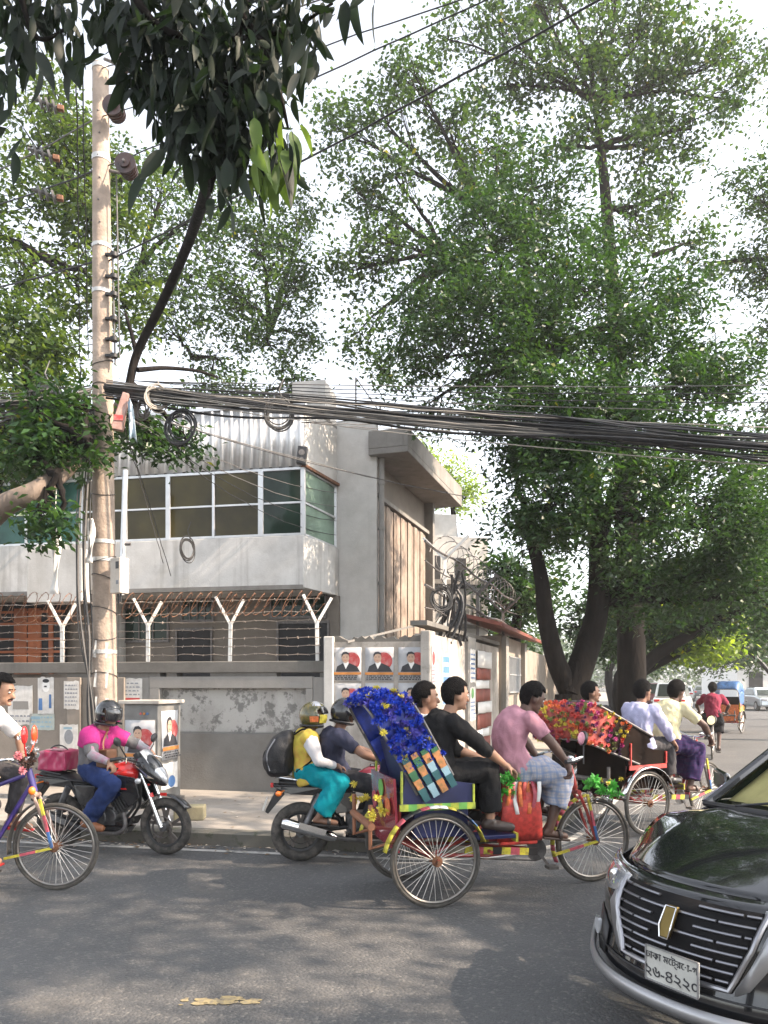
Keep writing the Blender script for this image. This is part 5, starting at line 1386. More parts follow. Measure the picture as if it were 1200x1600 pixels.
def spoked_wheel(parent, c, rad, width=0.036, spokes=36, tyre=None, ax=(0, 1, 0), decorated=None, heavy=0.0026):
    """tyre (the wheel's own mesh) > rim, spokes, hub; centre c, axle along ax"""
    ax = V(ax).normalized(); c = V(c); a, b = basis(ax)
    mb = MB(); mb.torus((0, 0, 0), ax, rad - width / 2, width / 2, 48, 8)
    w = mb.build('wheel', tyre or M_TYREDUSTY, parent); w.location = c
    mb = MB(); mb.torus((0, 0, 0), ax, rad - width - 0.006, 0.013, 48, 6); mb.build('rim', M_RIMSTEEL, w)
    mb = MB()
    for i in range(spokes):
        an = 2 * math.pi * i / spokes; a2 = an + (0.22 if i % 2 else -0.22); s = 0.03 if i % 4 < 2 else -0.03
        mb.tube([(a * math.cos(a2) + b * math.sin(a2)) * 0.035 + ax * s, (a * math.cos(an) + b * math.sin(an)) * (rad - width - 0.008)], heavy, 4, cap=False)
    mb.build('spokes', M_SPOKE, w)
    mb = MB(); mb.cyl(-ax * 0.05, ax * 0.05, 0.028, n=12); mb.disc(ax * 0.04, ax, 0.042, 0.006, 14); mb.disc(-ax * 0.04, ax, 0.042, 0.006, 14); mb.cyl(-ax * 0.075, ax * 0.075, 0.012, n=8); mb.build('hub', M_RUST, w)
    return w

def arc_pts(c, rad, a0, a1, n, y=0.0):
    return [V((c[0] + rad * math.cos(R(a0 + (a1 - a0) * i / n)), c[1] + y, c[2] + rad * math.sin(R(a0 + (a1 - a0) * i / n)))) for i in range(n + 1)]

def mudguard(parent, c, rad, a0, a1, width, m, n=16, name='mudguard', trim=None):
    mb = MB(); pts = arc_pts(c, rad, a0, a1, n)
    rows = []
    for p in pts:
        d = (p - V(c)); d.y = 0; d.normalize()
        rows.append([p + V((0, y, 0)) + d * (0.012 * (1 - (y / (width / 2)) ** 2)) for y in (-width / 2, -width / 4, 0, width / 4, width / 2)])
    if isinstance(m, (list, tuple)):
        for i in range(n):
            mb.cur = (i * len(m) // n) % len(m) if len(m) > 3 else i % len(m)
            mb.grid(rows[i:i + 2])
        o = mb.build(name, list(m), parent, solid=0.004)
    else:
        mb.grid(rows); o = mb.build(name, m, parent, solid=0.004)
    return o

_pom = {}
def pompom_mesh(key, m, r=0.045, petals=14, seed=1):
    if key in _pom: return _pom[key]
    rr = random.Random(seed); mb = MB()
    for i in range(petals * 3):
        d = V((rr.gauss(0, 1), rr.gauss(0, 1), rr.gauss(0, 1))).normalized(); a, b = basis(d); q = r * rr.uniform(0.7, 1.2)
        mb.add([V((0, 0, 0)), d * q * 0.6 + a * q * 0.20, d * q + b * q * 0.1, d * q * 0.6 - a * q * 0.20], [(0, 1, 2, 3)])
    _pom[key] = mb.mesh('pompom', m, smooth=False); return _pom[key]
def pom(key, m, parent, p, s=1.0, rr=random, seed=1, name='pompom'):
    o = put(name, pompom_mesh(key, m, seed=seed), parent); o.location = p; o.scale = (s, s, s); o.rotation_euler = (rr.uniform(0, 6), rr.uniform(0, 6), rr.uniform(0, 6)); return o

WR = 0.36; TRK = 0.42; WB = 1.55
def rickshaw(label, loc, rz, hood, scheme, steer=0.0, seed=1, detail=True):
    """local frame: x forward, y left, origin on the ground below the rear axle"""
    rr = random.Random(seed)
    r = thing('cycle_rickshaw', label, 'rickshaw', loc, rz, 'cycle rickshaws')
    S = scheme
    for y in (-TRK, TRK): spoked_wheel(r, (0, y, WR), WR)
    # front wheel, fork, mudguard turn together
    fc = V((WB, 0, WR)); sx = V((math.cos(steer), math.sin(steer), 0)); sy = V((-math.sin(steer), math.cos(steer), 0))
    def F_(x, y, z): return fc + sx * x + sy * y + V((0, 0, z))
    spoked_wheel(r, fc, WR, ax=sy)
    hd = F_(-0.24, 0, 0.62)
    mb = MB()
    for s in (-1, 1): mb.tube([F_(0, 0.055 * s, 0), F_(-0.10, 0.055 * s, 0.27), F_(-0.165, 0.045 * s, 0.42)], 0.014, 8)
    mb.tube([F_(-0.165, -0.06, 0.42), F_(-0.165, 0.06, 0.42)], 0.02, 8); mb.tube([F_(-0.165, 0, 0.42), hd], 0.02, 10)
    mb.build('fork', S['fork'], r)
    if S.get('stays'):
        for k, (pa, pb_, cs) in enumerate(((F_(0.0, -0.07, 0.0), F_(-0.10, -0.075, 0.40), (M_BLUET, M_PINKT, M_YEL)), (F_(0.0, -0.07, 0.0), F_(-0.40, -0.06, -0.09), (M_YEL, M_PINKT, M_YEL)))):
            mb = MB(); stripes(mb, [pa.lerp(pb_, i / 3) for i in range(4)], 0.02, 0.02, (0, 1, 2)); mb.build('mudguard_stay', list(cs), r, smooth=False)
    g = mudguard(r, (0, 0, 0), WR + 0.03, 100, 205 if S.get('longguard') else 190, 0.07, S['fguard'], 14, 'front_mudguard'); g.location = fc; g.rotation_euler = (0, 0, steer)
    # handlebar
    mb = MB(); hb = hd + V((0, 0, 0.06))
    bar = [hb + sx * -0.16 + sy * -0.29 + V((0, 0, 0.03)), hb + sx * -0.02 + sy * -0.25 + V((0, 0, 0.06)), hb + sy * -0.08, hb, hb + sy * 0.08, hb + sx * -0.02 + sy * 0.25 + V((0, 0, 0.06)), hb + sx * -0.16 + sy * 0.29 + V((0, 0, 0.03))]
    mb.tube(smoothline(bar, 4), 0.012, 8); mb.tube([hd - V((0, 0, 0.05)), hb], 0.016, 8)
    h = mb.build('handlebar', M_CHROME, r)
    for s in (-1, 1):
        mb = MB(); p = hb + sx * -0.16 + sy * 0.29 * s + V((0, 0, 0.03)); mb.tube([p + sx * 0.07 + sy * -0.02 * s, p - sx * 0.04 + sy * 0.012 * s], 0.017, 8); mb.build('grip', M_BLACK, h)
    mb = MB(); mb.ball(hb + sx * -0.05 + sy * -0.12 + V((0, 0, 0.04)), (0.03, 0.03, 0.022), 10, 6); mb.build('bell', M_CHROME, h)
    # head ornaments
    if S.get('flowers'):
        for k in range(12):
            p = F_(0.10 + rr.uniform(-0.13, 0.16), rr.uniform(-0.10, 0.10), 0.43 + rr.uniform(-0.04, 0.09)); pom('green_flower', M_GRFRILL, r, p, rr.uniform(0.9, 1.3), rr, name='flower')
        for k in range(5):
            p = F_(0.08 + rr.uniform(-0.12, 0.14), rr.uniform(-0.10, 0.10), 0.45 + rr.uniform(-0.02, 0.1)); pom('yellow_flower', M_YELFRILL, r, p, 0.55, rr, name='flower')
        for k in range(8): pom('silver_foil', M_SILVERTINSEL, r, F_(rr.uniform(-0.08, 0.2), rr.uniform(-0.08, 0.08), 0.36 + rr.uniform(-0.02, 0.03)), 0.75, rr, name='foil_frill')
    if S.get('redlamps'):
        for s in (-1, 1):
            mb = MB(); c = hb + sy * 0.085 * s + V((0.02, 0, 0.24)); mb.ball(c, (0.022, 0.042, 0.075), 14, 9); mb.tube([c - V((0, 0, 0.07)), hb], 0.006, 5); mb.build('red_reflector', M_REDLENS if s < 0 else mat('orange_red_lens', (0.7, 0.07, 0.02), 0.25, coat=0.5), r)
        for k in range(9): pom('silver_foil', M_SILVERTINSEL, r, hb + V((rr.uniform(-.03, .06), rr.uniform(-.12, .12), rr.uniform(0.02, 0.25))), 0.5, rr, name='foil_frill')
        for k in range(5): pom('pinkpom', mat('rose_frill', (0.45, 0.14, 0.17), 0.6), r, hb + V((rr.uniform(-.05, .02), -0.12 + rr.uniform(-.03, .03), rr.uniform(-0.06, 0.1))), 0.8, rr, name='flower')
        for k in range(4): pom('brownpom', mat('brown_frill', (0.07, 0.035, 0.025), 0.7), r, hb + V((rr.uniform(-.02, .05), rr.uniform(-.06, .06), rr.uniform(-0.02, 0.08))), 1.2, rr, name='flower')
        mb = MB(); p = F_(-0.15, -0.10, 0.47); mb.ball(p, (0.03, 0.025, 0.035), 10, 8); mb.build('lamp', M_ORLAMP, r)
    if S.get('mirror'):
        for s in S['mirror']:
            mb = MB(); p = hb + sy * 0.24 * s + V((0, 0, 0.21)); mb.tube([hb + sy * 0.24 * s, p - V((0, 0, 0.03))], 0.006, 6); mb.disc(p - sx * 0.006, sx + V((0, 0, -0.15)), 0.062, 0.02, 20); o = mb.build('mirror', M_BLACK, r)
            mb = MB(); mb.disc(p - sx * 0.018, sx + V((0, 0, -0.15)), 0.055, 0.006, 20); mb.build('mirror_glass', M_MIRROR, o)
    # frame: head tube, top and down tube, seat tube, rear beams
    crank = V((1.0, 0, 0.31)); st = V((0.90, 0, 0.80))
    fr = MB()
    fr.tube([hd + V((0.012, 0, 0.02)), F_(-0.175, 0, 0.45)], 0.026, 10)
    fr.tube([hd - V((0, 0, 0.03)), st], 0.017, 8); fr.tube([hd + V((0.03, 0, -0.12)), crank], 0.02, 8); fr.tube([st + V((-0.02, 0, 0.08)), crank], 0.017, 8)
    for s in (-1, 1):
        fr.tube([st, (0.35, 0.2 * s, 0.48), (0, 0.24 * s, WR)], 0.014, 8); fr.tube([crank, (0.5, 0.22 * s, 0.33), (0, 0.24 * s, WR)], 0.016, 8)
        fr.tube([(0, 0.24 * s, WR), (-0.26, 0.30 * s, 0.5), (-0.26, 0.34 * s, 0.78)], 0.014, 8)
    fr.tube([(0, -TRK - 0.05, WR), (0, TRK + 0.05, WR)], 0.02, 8); fr.tube([(0.5, -0.3, 0.37), (0.5, 0.3, 0.37)], 0.014, 8)
    fr.build('frame', S['frame'], r)
    for s in (-1, 1):                                       # striped side bar of the chassis
        mb = MB(); pts = [V((0.30 + 0.62 * i / 8, 0.235 * s, 0.385 - 0.045 * i / 8)) for i in range(9)]; stripes(mb, pts, 0.016, 0.055, (0, 1, 0, 2)); mb.build('side_bar', [M_YEL, M_PINKT, M_BLACK], r, smooth=False)
    mb = MB(); mb.disc(crank + V((0, -0.05, 0)), (0, 1, 0), 0.09, 0.006, 20); mb.disc((0, -0.10, WR), (0, 1, 0), 0.04, 0.01, 14)
    mb.bar(crank + V((0, -0.05, 0.088)), V((0, -0.10, WR + 0.04)), 0.008, 0.012); mb.bar(crank + V((0, -0.05, -0.088)), V((0, -0.10, WR - 0.04)), 0.008, 0.012); mb.build('chain', M_IRON, r)
    for s in (-1, 1):
        mb = MB(); a = crank + V((0, 0.06 * s, 0)); e = a + V((0.10 * s * -S.get('crank', 1), 0.02 * s, 0.13 * s)); mb.bar(a, e, 0.014, 0.022); mb.box(e + V((0, 0.05 * s, 0)), (0.085, 0.09, 0.024)); mb.build('pedal', M_IRON, r, smooth=False)
    # saddle
    mb = MB(); mb.ball(st + V((-0.03, 0, 0.12)), (0.135, 0.10, 0.042), 16, 8); mb.ball(st + V((0.09, 0, 0.125)), (0.10, 0.042, 0.032), 12, 8); mb.build('saddle', S['saddle'], r)
    # front apron below the saddle
    if S.get('apron'):
        ap = S['apron']
        for s in (-1, 1):
            mb = MB(); mb.grid([[V((x, (0.13 + 0.05 * math.sin(z * 3)) * s, 0.88 - z * 0.47)) for x in np.linspace(0.66 - 0.05 * z, 0.96 + 0.05 * z, 8)] for z in np.linspace(0, 1, 8)]); mb.build('apron', ap[0], r, solid=0.006)
            for k in range(8):
                x0 = 0.67 + k * 0.038; y = 0.15 * s
                mb = MB(); mb.grid([[V((x0 + dx + 0.01 * math.sin(z * 5 + k), y + s * (0.02 + 0.02 * math.sin(k * 2 + z * 4)), 0.90 - z * (0.26 + 0.14 * (k % 3 == 1)))) for dx in (0, 0.017, 0.034)] for z in np.linspace(0, 1, 6)]); mb.build('ribbon', ap[1 + k % (len(ap) - 1)], r, solid=0.004)
            mb = MB(); mb.box((0.80, 0.13 * s, 0.43), (0.34, 0.02, 0.10)); mb.build('apron_sill', ap[0], r, smooth=False, bevel=0.01)
        for k in range(14):
            pom('green_flower', M_GRFRILL, r, V((0.60 + rr.uniform(-0.06, 0.16), -0.20 + rr.uniform(-0.05, 0.05), 0.98 - 0.2 * rr.random())), rr.uniform(0.8, 1.15), rr, name='flower')
    # passenger body: floor, seat box, cushion, side boards, backrest
    mb = MB(); mb.box((0.48, 0, 0.50), (0.42, 0.72, 0.03)); mb.build('footboard', S['board'], r, smooth=False, bevel=0.005)
    mb = MB(); stripes(mb, [V((0.69, -0.36 + 0.09 * i, 0.49)) for i in range(9)], 0.02, 0.07, (0, 1, 2)); mb.build('footboard_trim', [M_YEL, M_PINKT, M_GREENT], r, smooth=False)
    mb = MB(); mb.box((0.06, 0, 0.67), (0.44, 0.74, 0.30)); sb = mb.build('seat_box', S['box'], r, smooth=False, bevel=0.01)
    mb = MB(); mb.box((0.08, 0, 0.87), (0.46, 0.76, 0.10)); mb.build('seat_cushion', S['cushion'], r, bevel=0.03)
    mb = MB(); mb.prism([(-0.15, -0.37, 0.86), (-0.25, -0.37, 1.24), (-0.19, -0.37, 1.25), (-0.08, -0.37, 0.88)], (0, 0.74, 0)); mb.build('backrest', S['cushion'], r, bevel=0.02)
    for s in (-1, 1):
        y = 0.385 * s
        mb = MB(); mb.prism([(-0.28, y, 0.75), (0.32, y, 0.75), (0.32, y, 0.93), (0.10, y, 0.96), (-0.22, y, 1.06)], (0, 0.02 * s, 0)); b = mb.build('side_board', S['side'], r, smooth=False)
        mb = MB(); stripes(mb, [V((-0.28 + 0.6 * i / 9, y + 0.026 * s, 0.765)) for i in range(10)], 0.012, 0.05, (0, 1) if S['trim2'] else (0, 0)); stripes(mb, [V((0.305, y + 0.026 * s, 0.795)), V((0.305, y + 0.026 * s, 0.93))], 0.012, 0.035, (0,)); stripes(mb, [V((-0.265, y + 0.026 * s, 0.795)), V((-0.265, y + 0.026 * s, 1.04))], 0.012, 0.035, (0, 1)); mb.build('side_trim', [S['trim'], S['trim2'] or S['trim']], b, smooth=False)
        mudguard(r, (0, TRK * s, WR), WR + 0.045, 18, 168, 0.10, S['guard'], 15)
    mb = MB(); mb.prism([(-0.27, -0.37, 0.42), (-0.27, 0.37, 0.42), (-0.30, 0.37, 0.98), (-0.30, -0.37, 0.98)], (-0.02, 0, 0)); bp = mb.build('back_panel', S['back'], r, smooth=False)
    mb = MB()
    for s in (-1, 1): mb.tube([(-0.26, 0.30 * s, 0.50), (-0.48, 0.30 * s, 0.45), (-0.48, 0.30 * s, 0.78)], 0.018, 8)
    mb.tube([(-0.48, -0.34, 0.62), (-0.48, 0.34, 0.62)], 0.03, 8); mb.build('bumper', S['bumper'], r)
    for s in (-1, 1):
        for k in range(6): pom('yellow_flower', M_YELFRILL, r, V((-0.46 + rr.uniform(-.03, .1), (0.34 + rr.uniform(-.04, .03)) * s, 0.74 + rr.uniform(-.05, .12))), 0.8, rr, name='flower') if S.get('yellowrear') else None
    for k, (yy, zz, m) in enumerate(((-0.22, 0.75, M_ORFRILL), (0.0, 0.7, M_YEL), (0.22, 0.75, M_PINKT), (0, 0.87, M_GREENT)) if S.get('dots') else ()):
        mb = MB(); mb.disc((-0.325, yy, zz), (1, 0, 0.05), 0.07, 0.008, 10); mb.build('painted_flower', m, bp)
    # hood
    f0, f1, t0, t1 = hood['base0'], hood['base1'], hood['tip0'], hood['tip1']; nh = hood['n']
    hw0, hw1 = 0.41, hood.get('w', 0.40)
    def hoop(k):
        f = k / (nh - 1); b = V((f0[0] + (f1[0] - f0[0]) * f, 0, f0[1] + (f1[1] - f0[1]) * f)); e = V((t0[0] + (t1[0] - t0[0]) * f, 0, t0[1] + (t1[1] - t0[1]) * f)); d = e - b; e = e + d.normalized() * hood.get('bulge', 0.06) * math.sin(math.pi * f)
        out = []
        for q in range(9): u = q / 8; out.append(b.lerp(e, 0.78 * u) + V((0, -(hw0 + (hw1 - hw0) * u), 0)))
        L = e - b
        for q in range(1, 7): a = math.pi / 2 * q / 6; out.append(b + L * (0.78 + 0.22 * math.sin(a)) + V((0, -(hw1 - 0.14 * (1 - math.cos(a))), 0)))
        for q in range(1, 8): out.append(b + L + V((0, -(hw1 - 0.14) * (1 - 2 * q / 8), 0)))
        out += [V((p.x, -p.y, p.z)) for p in out[:15]][::-1]
        return out
    rows = [hoop(k) for k in range(nh)]
    mb = MB()
    n_in = 6
    cover = []
    for k in range(nh):
        cover.append(rows[k])
        if k < nh - 1:                                        # the cloth sags in between two hoops
            c = sum(rows[k], V((0, 0, 0))) / len(rows[k]); cover.append([((p + q) / 2) * 0.965 + c * 0.035 for p, q in zip(rows[k], rows[k + 1])])
    for a_, b_, mi in ((0, 7, 1), (6, 32, 0), (31, 38, 1)):
        mb.cur = mi; mb.grid([r_[a_:b_] for r_ in cover])
    hd_ = mb.build('hood', [hood['cloth'], hood.get('sidecloth', hood['cloth'])], r, solid=0.008, angle=60)
    for k in (0, nh - 1): 
        mb = MB(); mb.tube(rows[k], 0.013, 6); mb.build('hoop', hood.get('hoopm', M_IRON), hd_)
    if hood.get('inner'):
        mb = MB(); mb.grid([[V((p.x, p.y * 0.96, p.z)) for p in rows[0][3:-3]], [V((p.x + 0.06, p.y * 0.3, p.z - 0.1)) for p in rows[0][3:-3]]]); mb.build('lining', hood['inner'], hd_, solid=0.005)
    if hood.get('strips') and detail:                         # painted bellows strips low on each side
        ns = 4
        for s in (0, 1):
            for k in range(ns):
                f = (k + 0.5) / ns * (nh - 1); k0 = int(f); g = f - k0
                def at(u):
                    a_, b_ = rows[k0], rows[min(k0 + 1, nh - 1)]; i = u * 8; j = int(i); h_ = i - j
                    p = (a_[j] * (1 - h_) + a_[j + 1] * h_) * (1 - g) + (b_[j] * (1 - h_) + b_[j + 1] * h_) * g
                    p = p.copy(); p.y -= 0.03; 
                    if s: p.y = -p.y
                    return p
                cs = ((1, 0, 0, 3, 2, 0), (1, 0, 3, 2, 0, 0), (0, 1, 0, 2, 3, 0), (2, 0, 1, 0, 2, 3))[k % 4]
                mb = MB(); us = [-0.12 + 0.60 * i / 10 for i in range(11)]; pts = [at(max(0.0, u)) + (rows[0][0] - rows[0][3]) * 0.35 * (u < 0) for u in us]
                for i in range(10): mb.cur = cs[(10 - i) * 6 // 11]; mb.bar(pts[i], pts[i + 1], 0.03, 0.052 if i % 2 else 0.058, up=(0.62, 0, 0.78))
                mb.build('bellows_strip', [M_ORSTRIP, M_GRSTRIP, M_TEALSTRIP, M_PALESTRIP], hd_, smooth=False)
    if detail:
        gf = hood.get('fill')
        if gf:                                                # close set rows of frill over the cloth
            for j in range(gf[0], gf[1]):
                for q in range(gf[2]):
                    a_ = (q + rr.uniform(0.1, 0.9)) / gf[2] * (nh - 1); k0 = min(int(a_), nh - 2); g = a_ - k0
                    p = rows[k0][j] * (1 - g) + rows[k0 + 1][j] * g; c = sum(rows[k0], V((0, 0, 0))) / len(rows[k0]); d = (p - c).normalized() * 0.018
                    key, m = hood['pal'](j, g + k0, rr); pom(key, m, hd_, p + d + V((rr.uniform(-.015, .015), rr.uniform(-.015, .015), rr.uniform(-.015, .015))), rr.uniform(0.8, 1.2) * hood.get('poms', 1), rr)
        for k in range(hood['npom']):
            a_ = rr.random() * (nh - 1); k0 = min(int(a_), nh - 2); g = a_ - k0; lo = hood.get('pomfrom', 5); j = rr.randrange(lo, len(rows[0]) - lo)
            if rr.random() < hood.get('nearside', 0): j = rr.choice((3, 4, 4, 5, 5, 6, 6, 7, 7, 8, 9, 10, 11))
            if hood.get('edge') and rr.random() < 0.45: k0, g = (0, 0.0) if rr.random() < .5 else (nh - 2, 1.0)
            p = rows[k0][j] * (1 - g) + rows[k0 + 1][j] * g
            c = sum(rows[k0], V((0, 0, 0))) / len(rows[k0]); d = (p - c); d = d.normalized() * 0.02
            key, m = hood['pal'](j, g + k0, rr); pom(key, m, hd_, p + d + V((rr.uniform(-.02, .02), 0, rr.uniform(-.02, .02))), rr.uniform(0.75, 1.25) * hood.get('poms', 1), rr)
        for ly, lz in hood.get('rows', ()):
            for i in range(9): pom('redrow', M_PINKT, hd_, rows[lz][9 + ly].lerp(rows[lz][20 - ly], i / 8) + V((-0.01, 0, 0.03)), 0.5, rr)
    return r

def pal_blue(j, k, rr):
    q = rr.random()
    return ('blue', M_BLUEFRILL) if q < 0.72 else (('violet', M_BLUEFRILL2) if q < 0.93 else ('gold', M_YELFRILL))
def pal_mixed(j, k, rr):
    q = (j // 3 + int(k)) % 6; 
    if rr.random() < 0.2: return ('olive', M_OLIVEFRILL)
    return (('red', M_REDFRILL), ('orange', M_ORFRILL), ('yellow', M_YELFRILL), ('red', M_REDFRILL), ('magenta', M_PINKFRILL), ('purple', M_PURFRILL))[q]

SCH1 = dict(fork=M_FRAMER, frame=M_FRAMER, fguard=[M_YEL, M_PINKT], saddle=M_BLACK, apron=[M_REDFRILL, M_ORFRILL, M_PINKT, M_WHITE, M_ORFRILL, M_REDFRILL], board=M_NAVY, box=M_NAVY, cushion=M_NAVY, side=M_NAVY, trim=M_LIME, trim2=M_GREENT,
            guard=[M_YEL, M_BLUET, M_BLACK, M_YEL, M_WHITE, M_PINKT, M_BLACK, M_PINKT, M_YEL, M_YEL][::1], back=M_MAROON, bumper=mat('bumper_wrap', (0.24, 0.10, 0.05), 0.6), dots=True, flowers=True, mirror=(-1,), stays=True, longguard=True, yellowrear=True)
SCH2 = dict(fork=M_IRON, frame=M_FRAMER, fguard=M_PINKT, saddle=M_BLACK, board=M_BROWNREX, box=M_BROWNREX, cushion=M_BROWNREX, side=M_BROWNREX, trim=M_REDFRILL, trim2=None, guard=M_CHROME, back=M_BROWNREX, bumper=M_IRON, mirror=(-1, 1), stays=True)
SCH3 = dict(fork=mat('worn_fork', (0.30, 0.21, 0.17), 0.45, 0.3, dirt=(0.12, 0.06, 0.04), dscale=18), frame=M_FRAMEP, fguard=M_RIMSTEEL, saddle=M_CREAM, board=M_NAVY, box=M_NAVY, cushion=M_BROWNREX, side=M_NAVY, trim=M_LIME, trim2=M_PINKT, guard=M_CHROME, back=M_MAROON, bumper=M_IRON, redlamps=True, stays=True)
H1 = dict(base0=(0.14, 1.0), base1=(-0.14, 0.86), tip0=(-0.19, 1.59), tip1=(-0.53, 1.54), n=6, bulge=0.07, cloth=mat('blue_hood_cloth', (0.012, 0.03, 0.22), 0.5, var=0.5, scale=12), strips=True, npom=40, fill=(3, 27, 9), pomfrom=3, nearside=0.5, pal=pal_blue, rows=((0, 1), (1, 2)), poms=0.82)
H2 = dict(base0=(0.10, 1.10), base1=(-0.12, 0.80), tip0=(-0.80, 1.50), tip1=(-0.98, 1.10), n=6, bulge=0.12, cloth=mat('red_band_cloth', (0.30, 0.05, 0.04), 0.7, var=0.5, scale=14), sidecloth=M_BROWNREX, npom=30, fill=(4, 33, 9), pomfrom=6, pal=pal_mixed, inner=M_BROWNREX, edge=True, poms=0.62)
H3 = dict(base0=(0.10, 1.05), base1=(-0.12, 0.80), tip0=(-0.55, 1.55), tip1=(-0.85, 1.25), n=5, bulge=0.08, cloth=M_MAROON, npom=30, pal=pal_mixed)

RK1 = (V((0.29, 6.22, 0)), R(14)); RK2 = (V((2.74, 8.96, 0)), R(30)); RK3 = (V((-4.25, 6.36, 0)), R(-1.5))
rickshaw('cycle rickshaw with a blue tinsel hood carrying two passengers and a pink shirted puller', *RK1, H1, SCH1, steer=R(3), seed=1)
rickshaw('cycle rickshaw with a red orange and magenta flowered hood behind the pink shirted puller', *RK2, H2, SCH2, steer=R(4), seed=2)
rickshaw('cycle rickshaw with red reflectors on the handlebar entering at the left edge', *RK3, H3, SCH3, steer=R(0), seed=3)
SCH4 = dict(SCH2, side=M_ORFRILL, back=M_ORFRILL, box=M_ORFRILL, trim=M_YEL, guard=M_IRON, mirror=None, stays=False)
H4 = dict(base0=(0.34, 1.0), base1=(-0.2, 0.9), tip0=(0.42, 1.62), tip1=(-0.42, 1.5), n=6, bulge=0.22, cloth=[M_BLUET, M_ORFRILL][0], npom=0, pal=pal_mixed)
rickshaw('distant cycle rickshaw with a raised blue hood and orange painted back', V((11.9, 26.5, 0)), R(52), H4, SCH4, seed=4, detail=False)
SCH5 = dict(SCH3, redlamps=False, back=M_REDBROWN, side=M_REDBROWN, saddle=M_BLACK)

# ------------------------------------------------------------------ bicycle of the man in red
def bicycle(label, loc, rz):
    b = thing('bicycle', label, 'bicycle', loc, rz)
    spoked_wheel(b, (0, 0, .34), .34, heavy=0.004); spoked_wheel(b, (1.05, 0, .34), .34, heavy=0.004)
    mb = MB(); cr = V((.44, 0, .28)); st = V((.32, 0, .82)); hd = V((.86, 0, .84))
    for a, c in ((cr, st), (st, hd), (hd + V((.02, 0, -.1)), cr), ((0, .05, .34), st), ((0, -.05, .34), st), ((0, .05, .34), cr), ((0, -.05, .34), cr)): mb.tube([a, c], .015, 8)
    mb.tube([(1.05, .05, .34), (.93, .04, .66), hd], .013, 8); mb.tube([(1.05, -.05, .34), (.93, -.04, .66), hd], .013, 8); mb.build('frame', M_BLACKMATT, b)
    mb = MB(); mb.tube(smoothline([(.72, -.28, 1.0), (.84, -.2, 1.02), (.85, 0, .98), (.84, .2, 1.02), (.72, .28, 1.0)], 4), .012, 8); mb.tube([hd, (.85, 0, .98)], .014, 8); mb.build('handlebar', M_CHROME, b)
    mb = MB(); mb.ball(st + V((0, 0, .1)), (.13, .09, .04), 12, 8); mb.build('saddle', M_BLACK, b)
    mudguard(b, (0, 0, .34), .37, 20, 190, .06, M_IRON, 12); mudguard(b, (1.05, 0, .34), .37, 60, 190, .06, M_IRON, 12, 'front_mudguard')
    for s in (-1, 1):
        mb = MB(); a = cr + V((0, .06 * s, 0)); e = a + V((.02, .02 * s, .15 * s)); mb.bar(a, e, .014, .022); mb.box(e + V((0, .05 * s, 0)), (.08, .09, .024)); mb.build('pedal', M_IRON, b, smooth=False)
    return b
BK = (V((7.35, 17.2, 0)), R(66))
bicycle('black bicycle ridden away down the side street by a man in red', *BK)

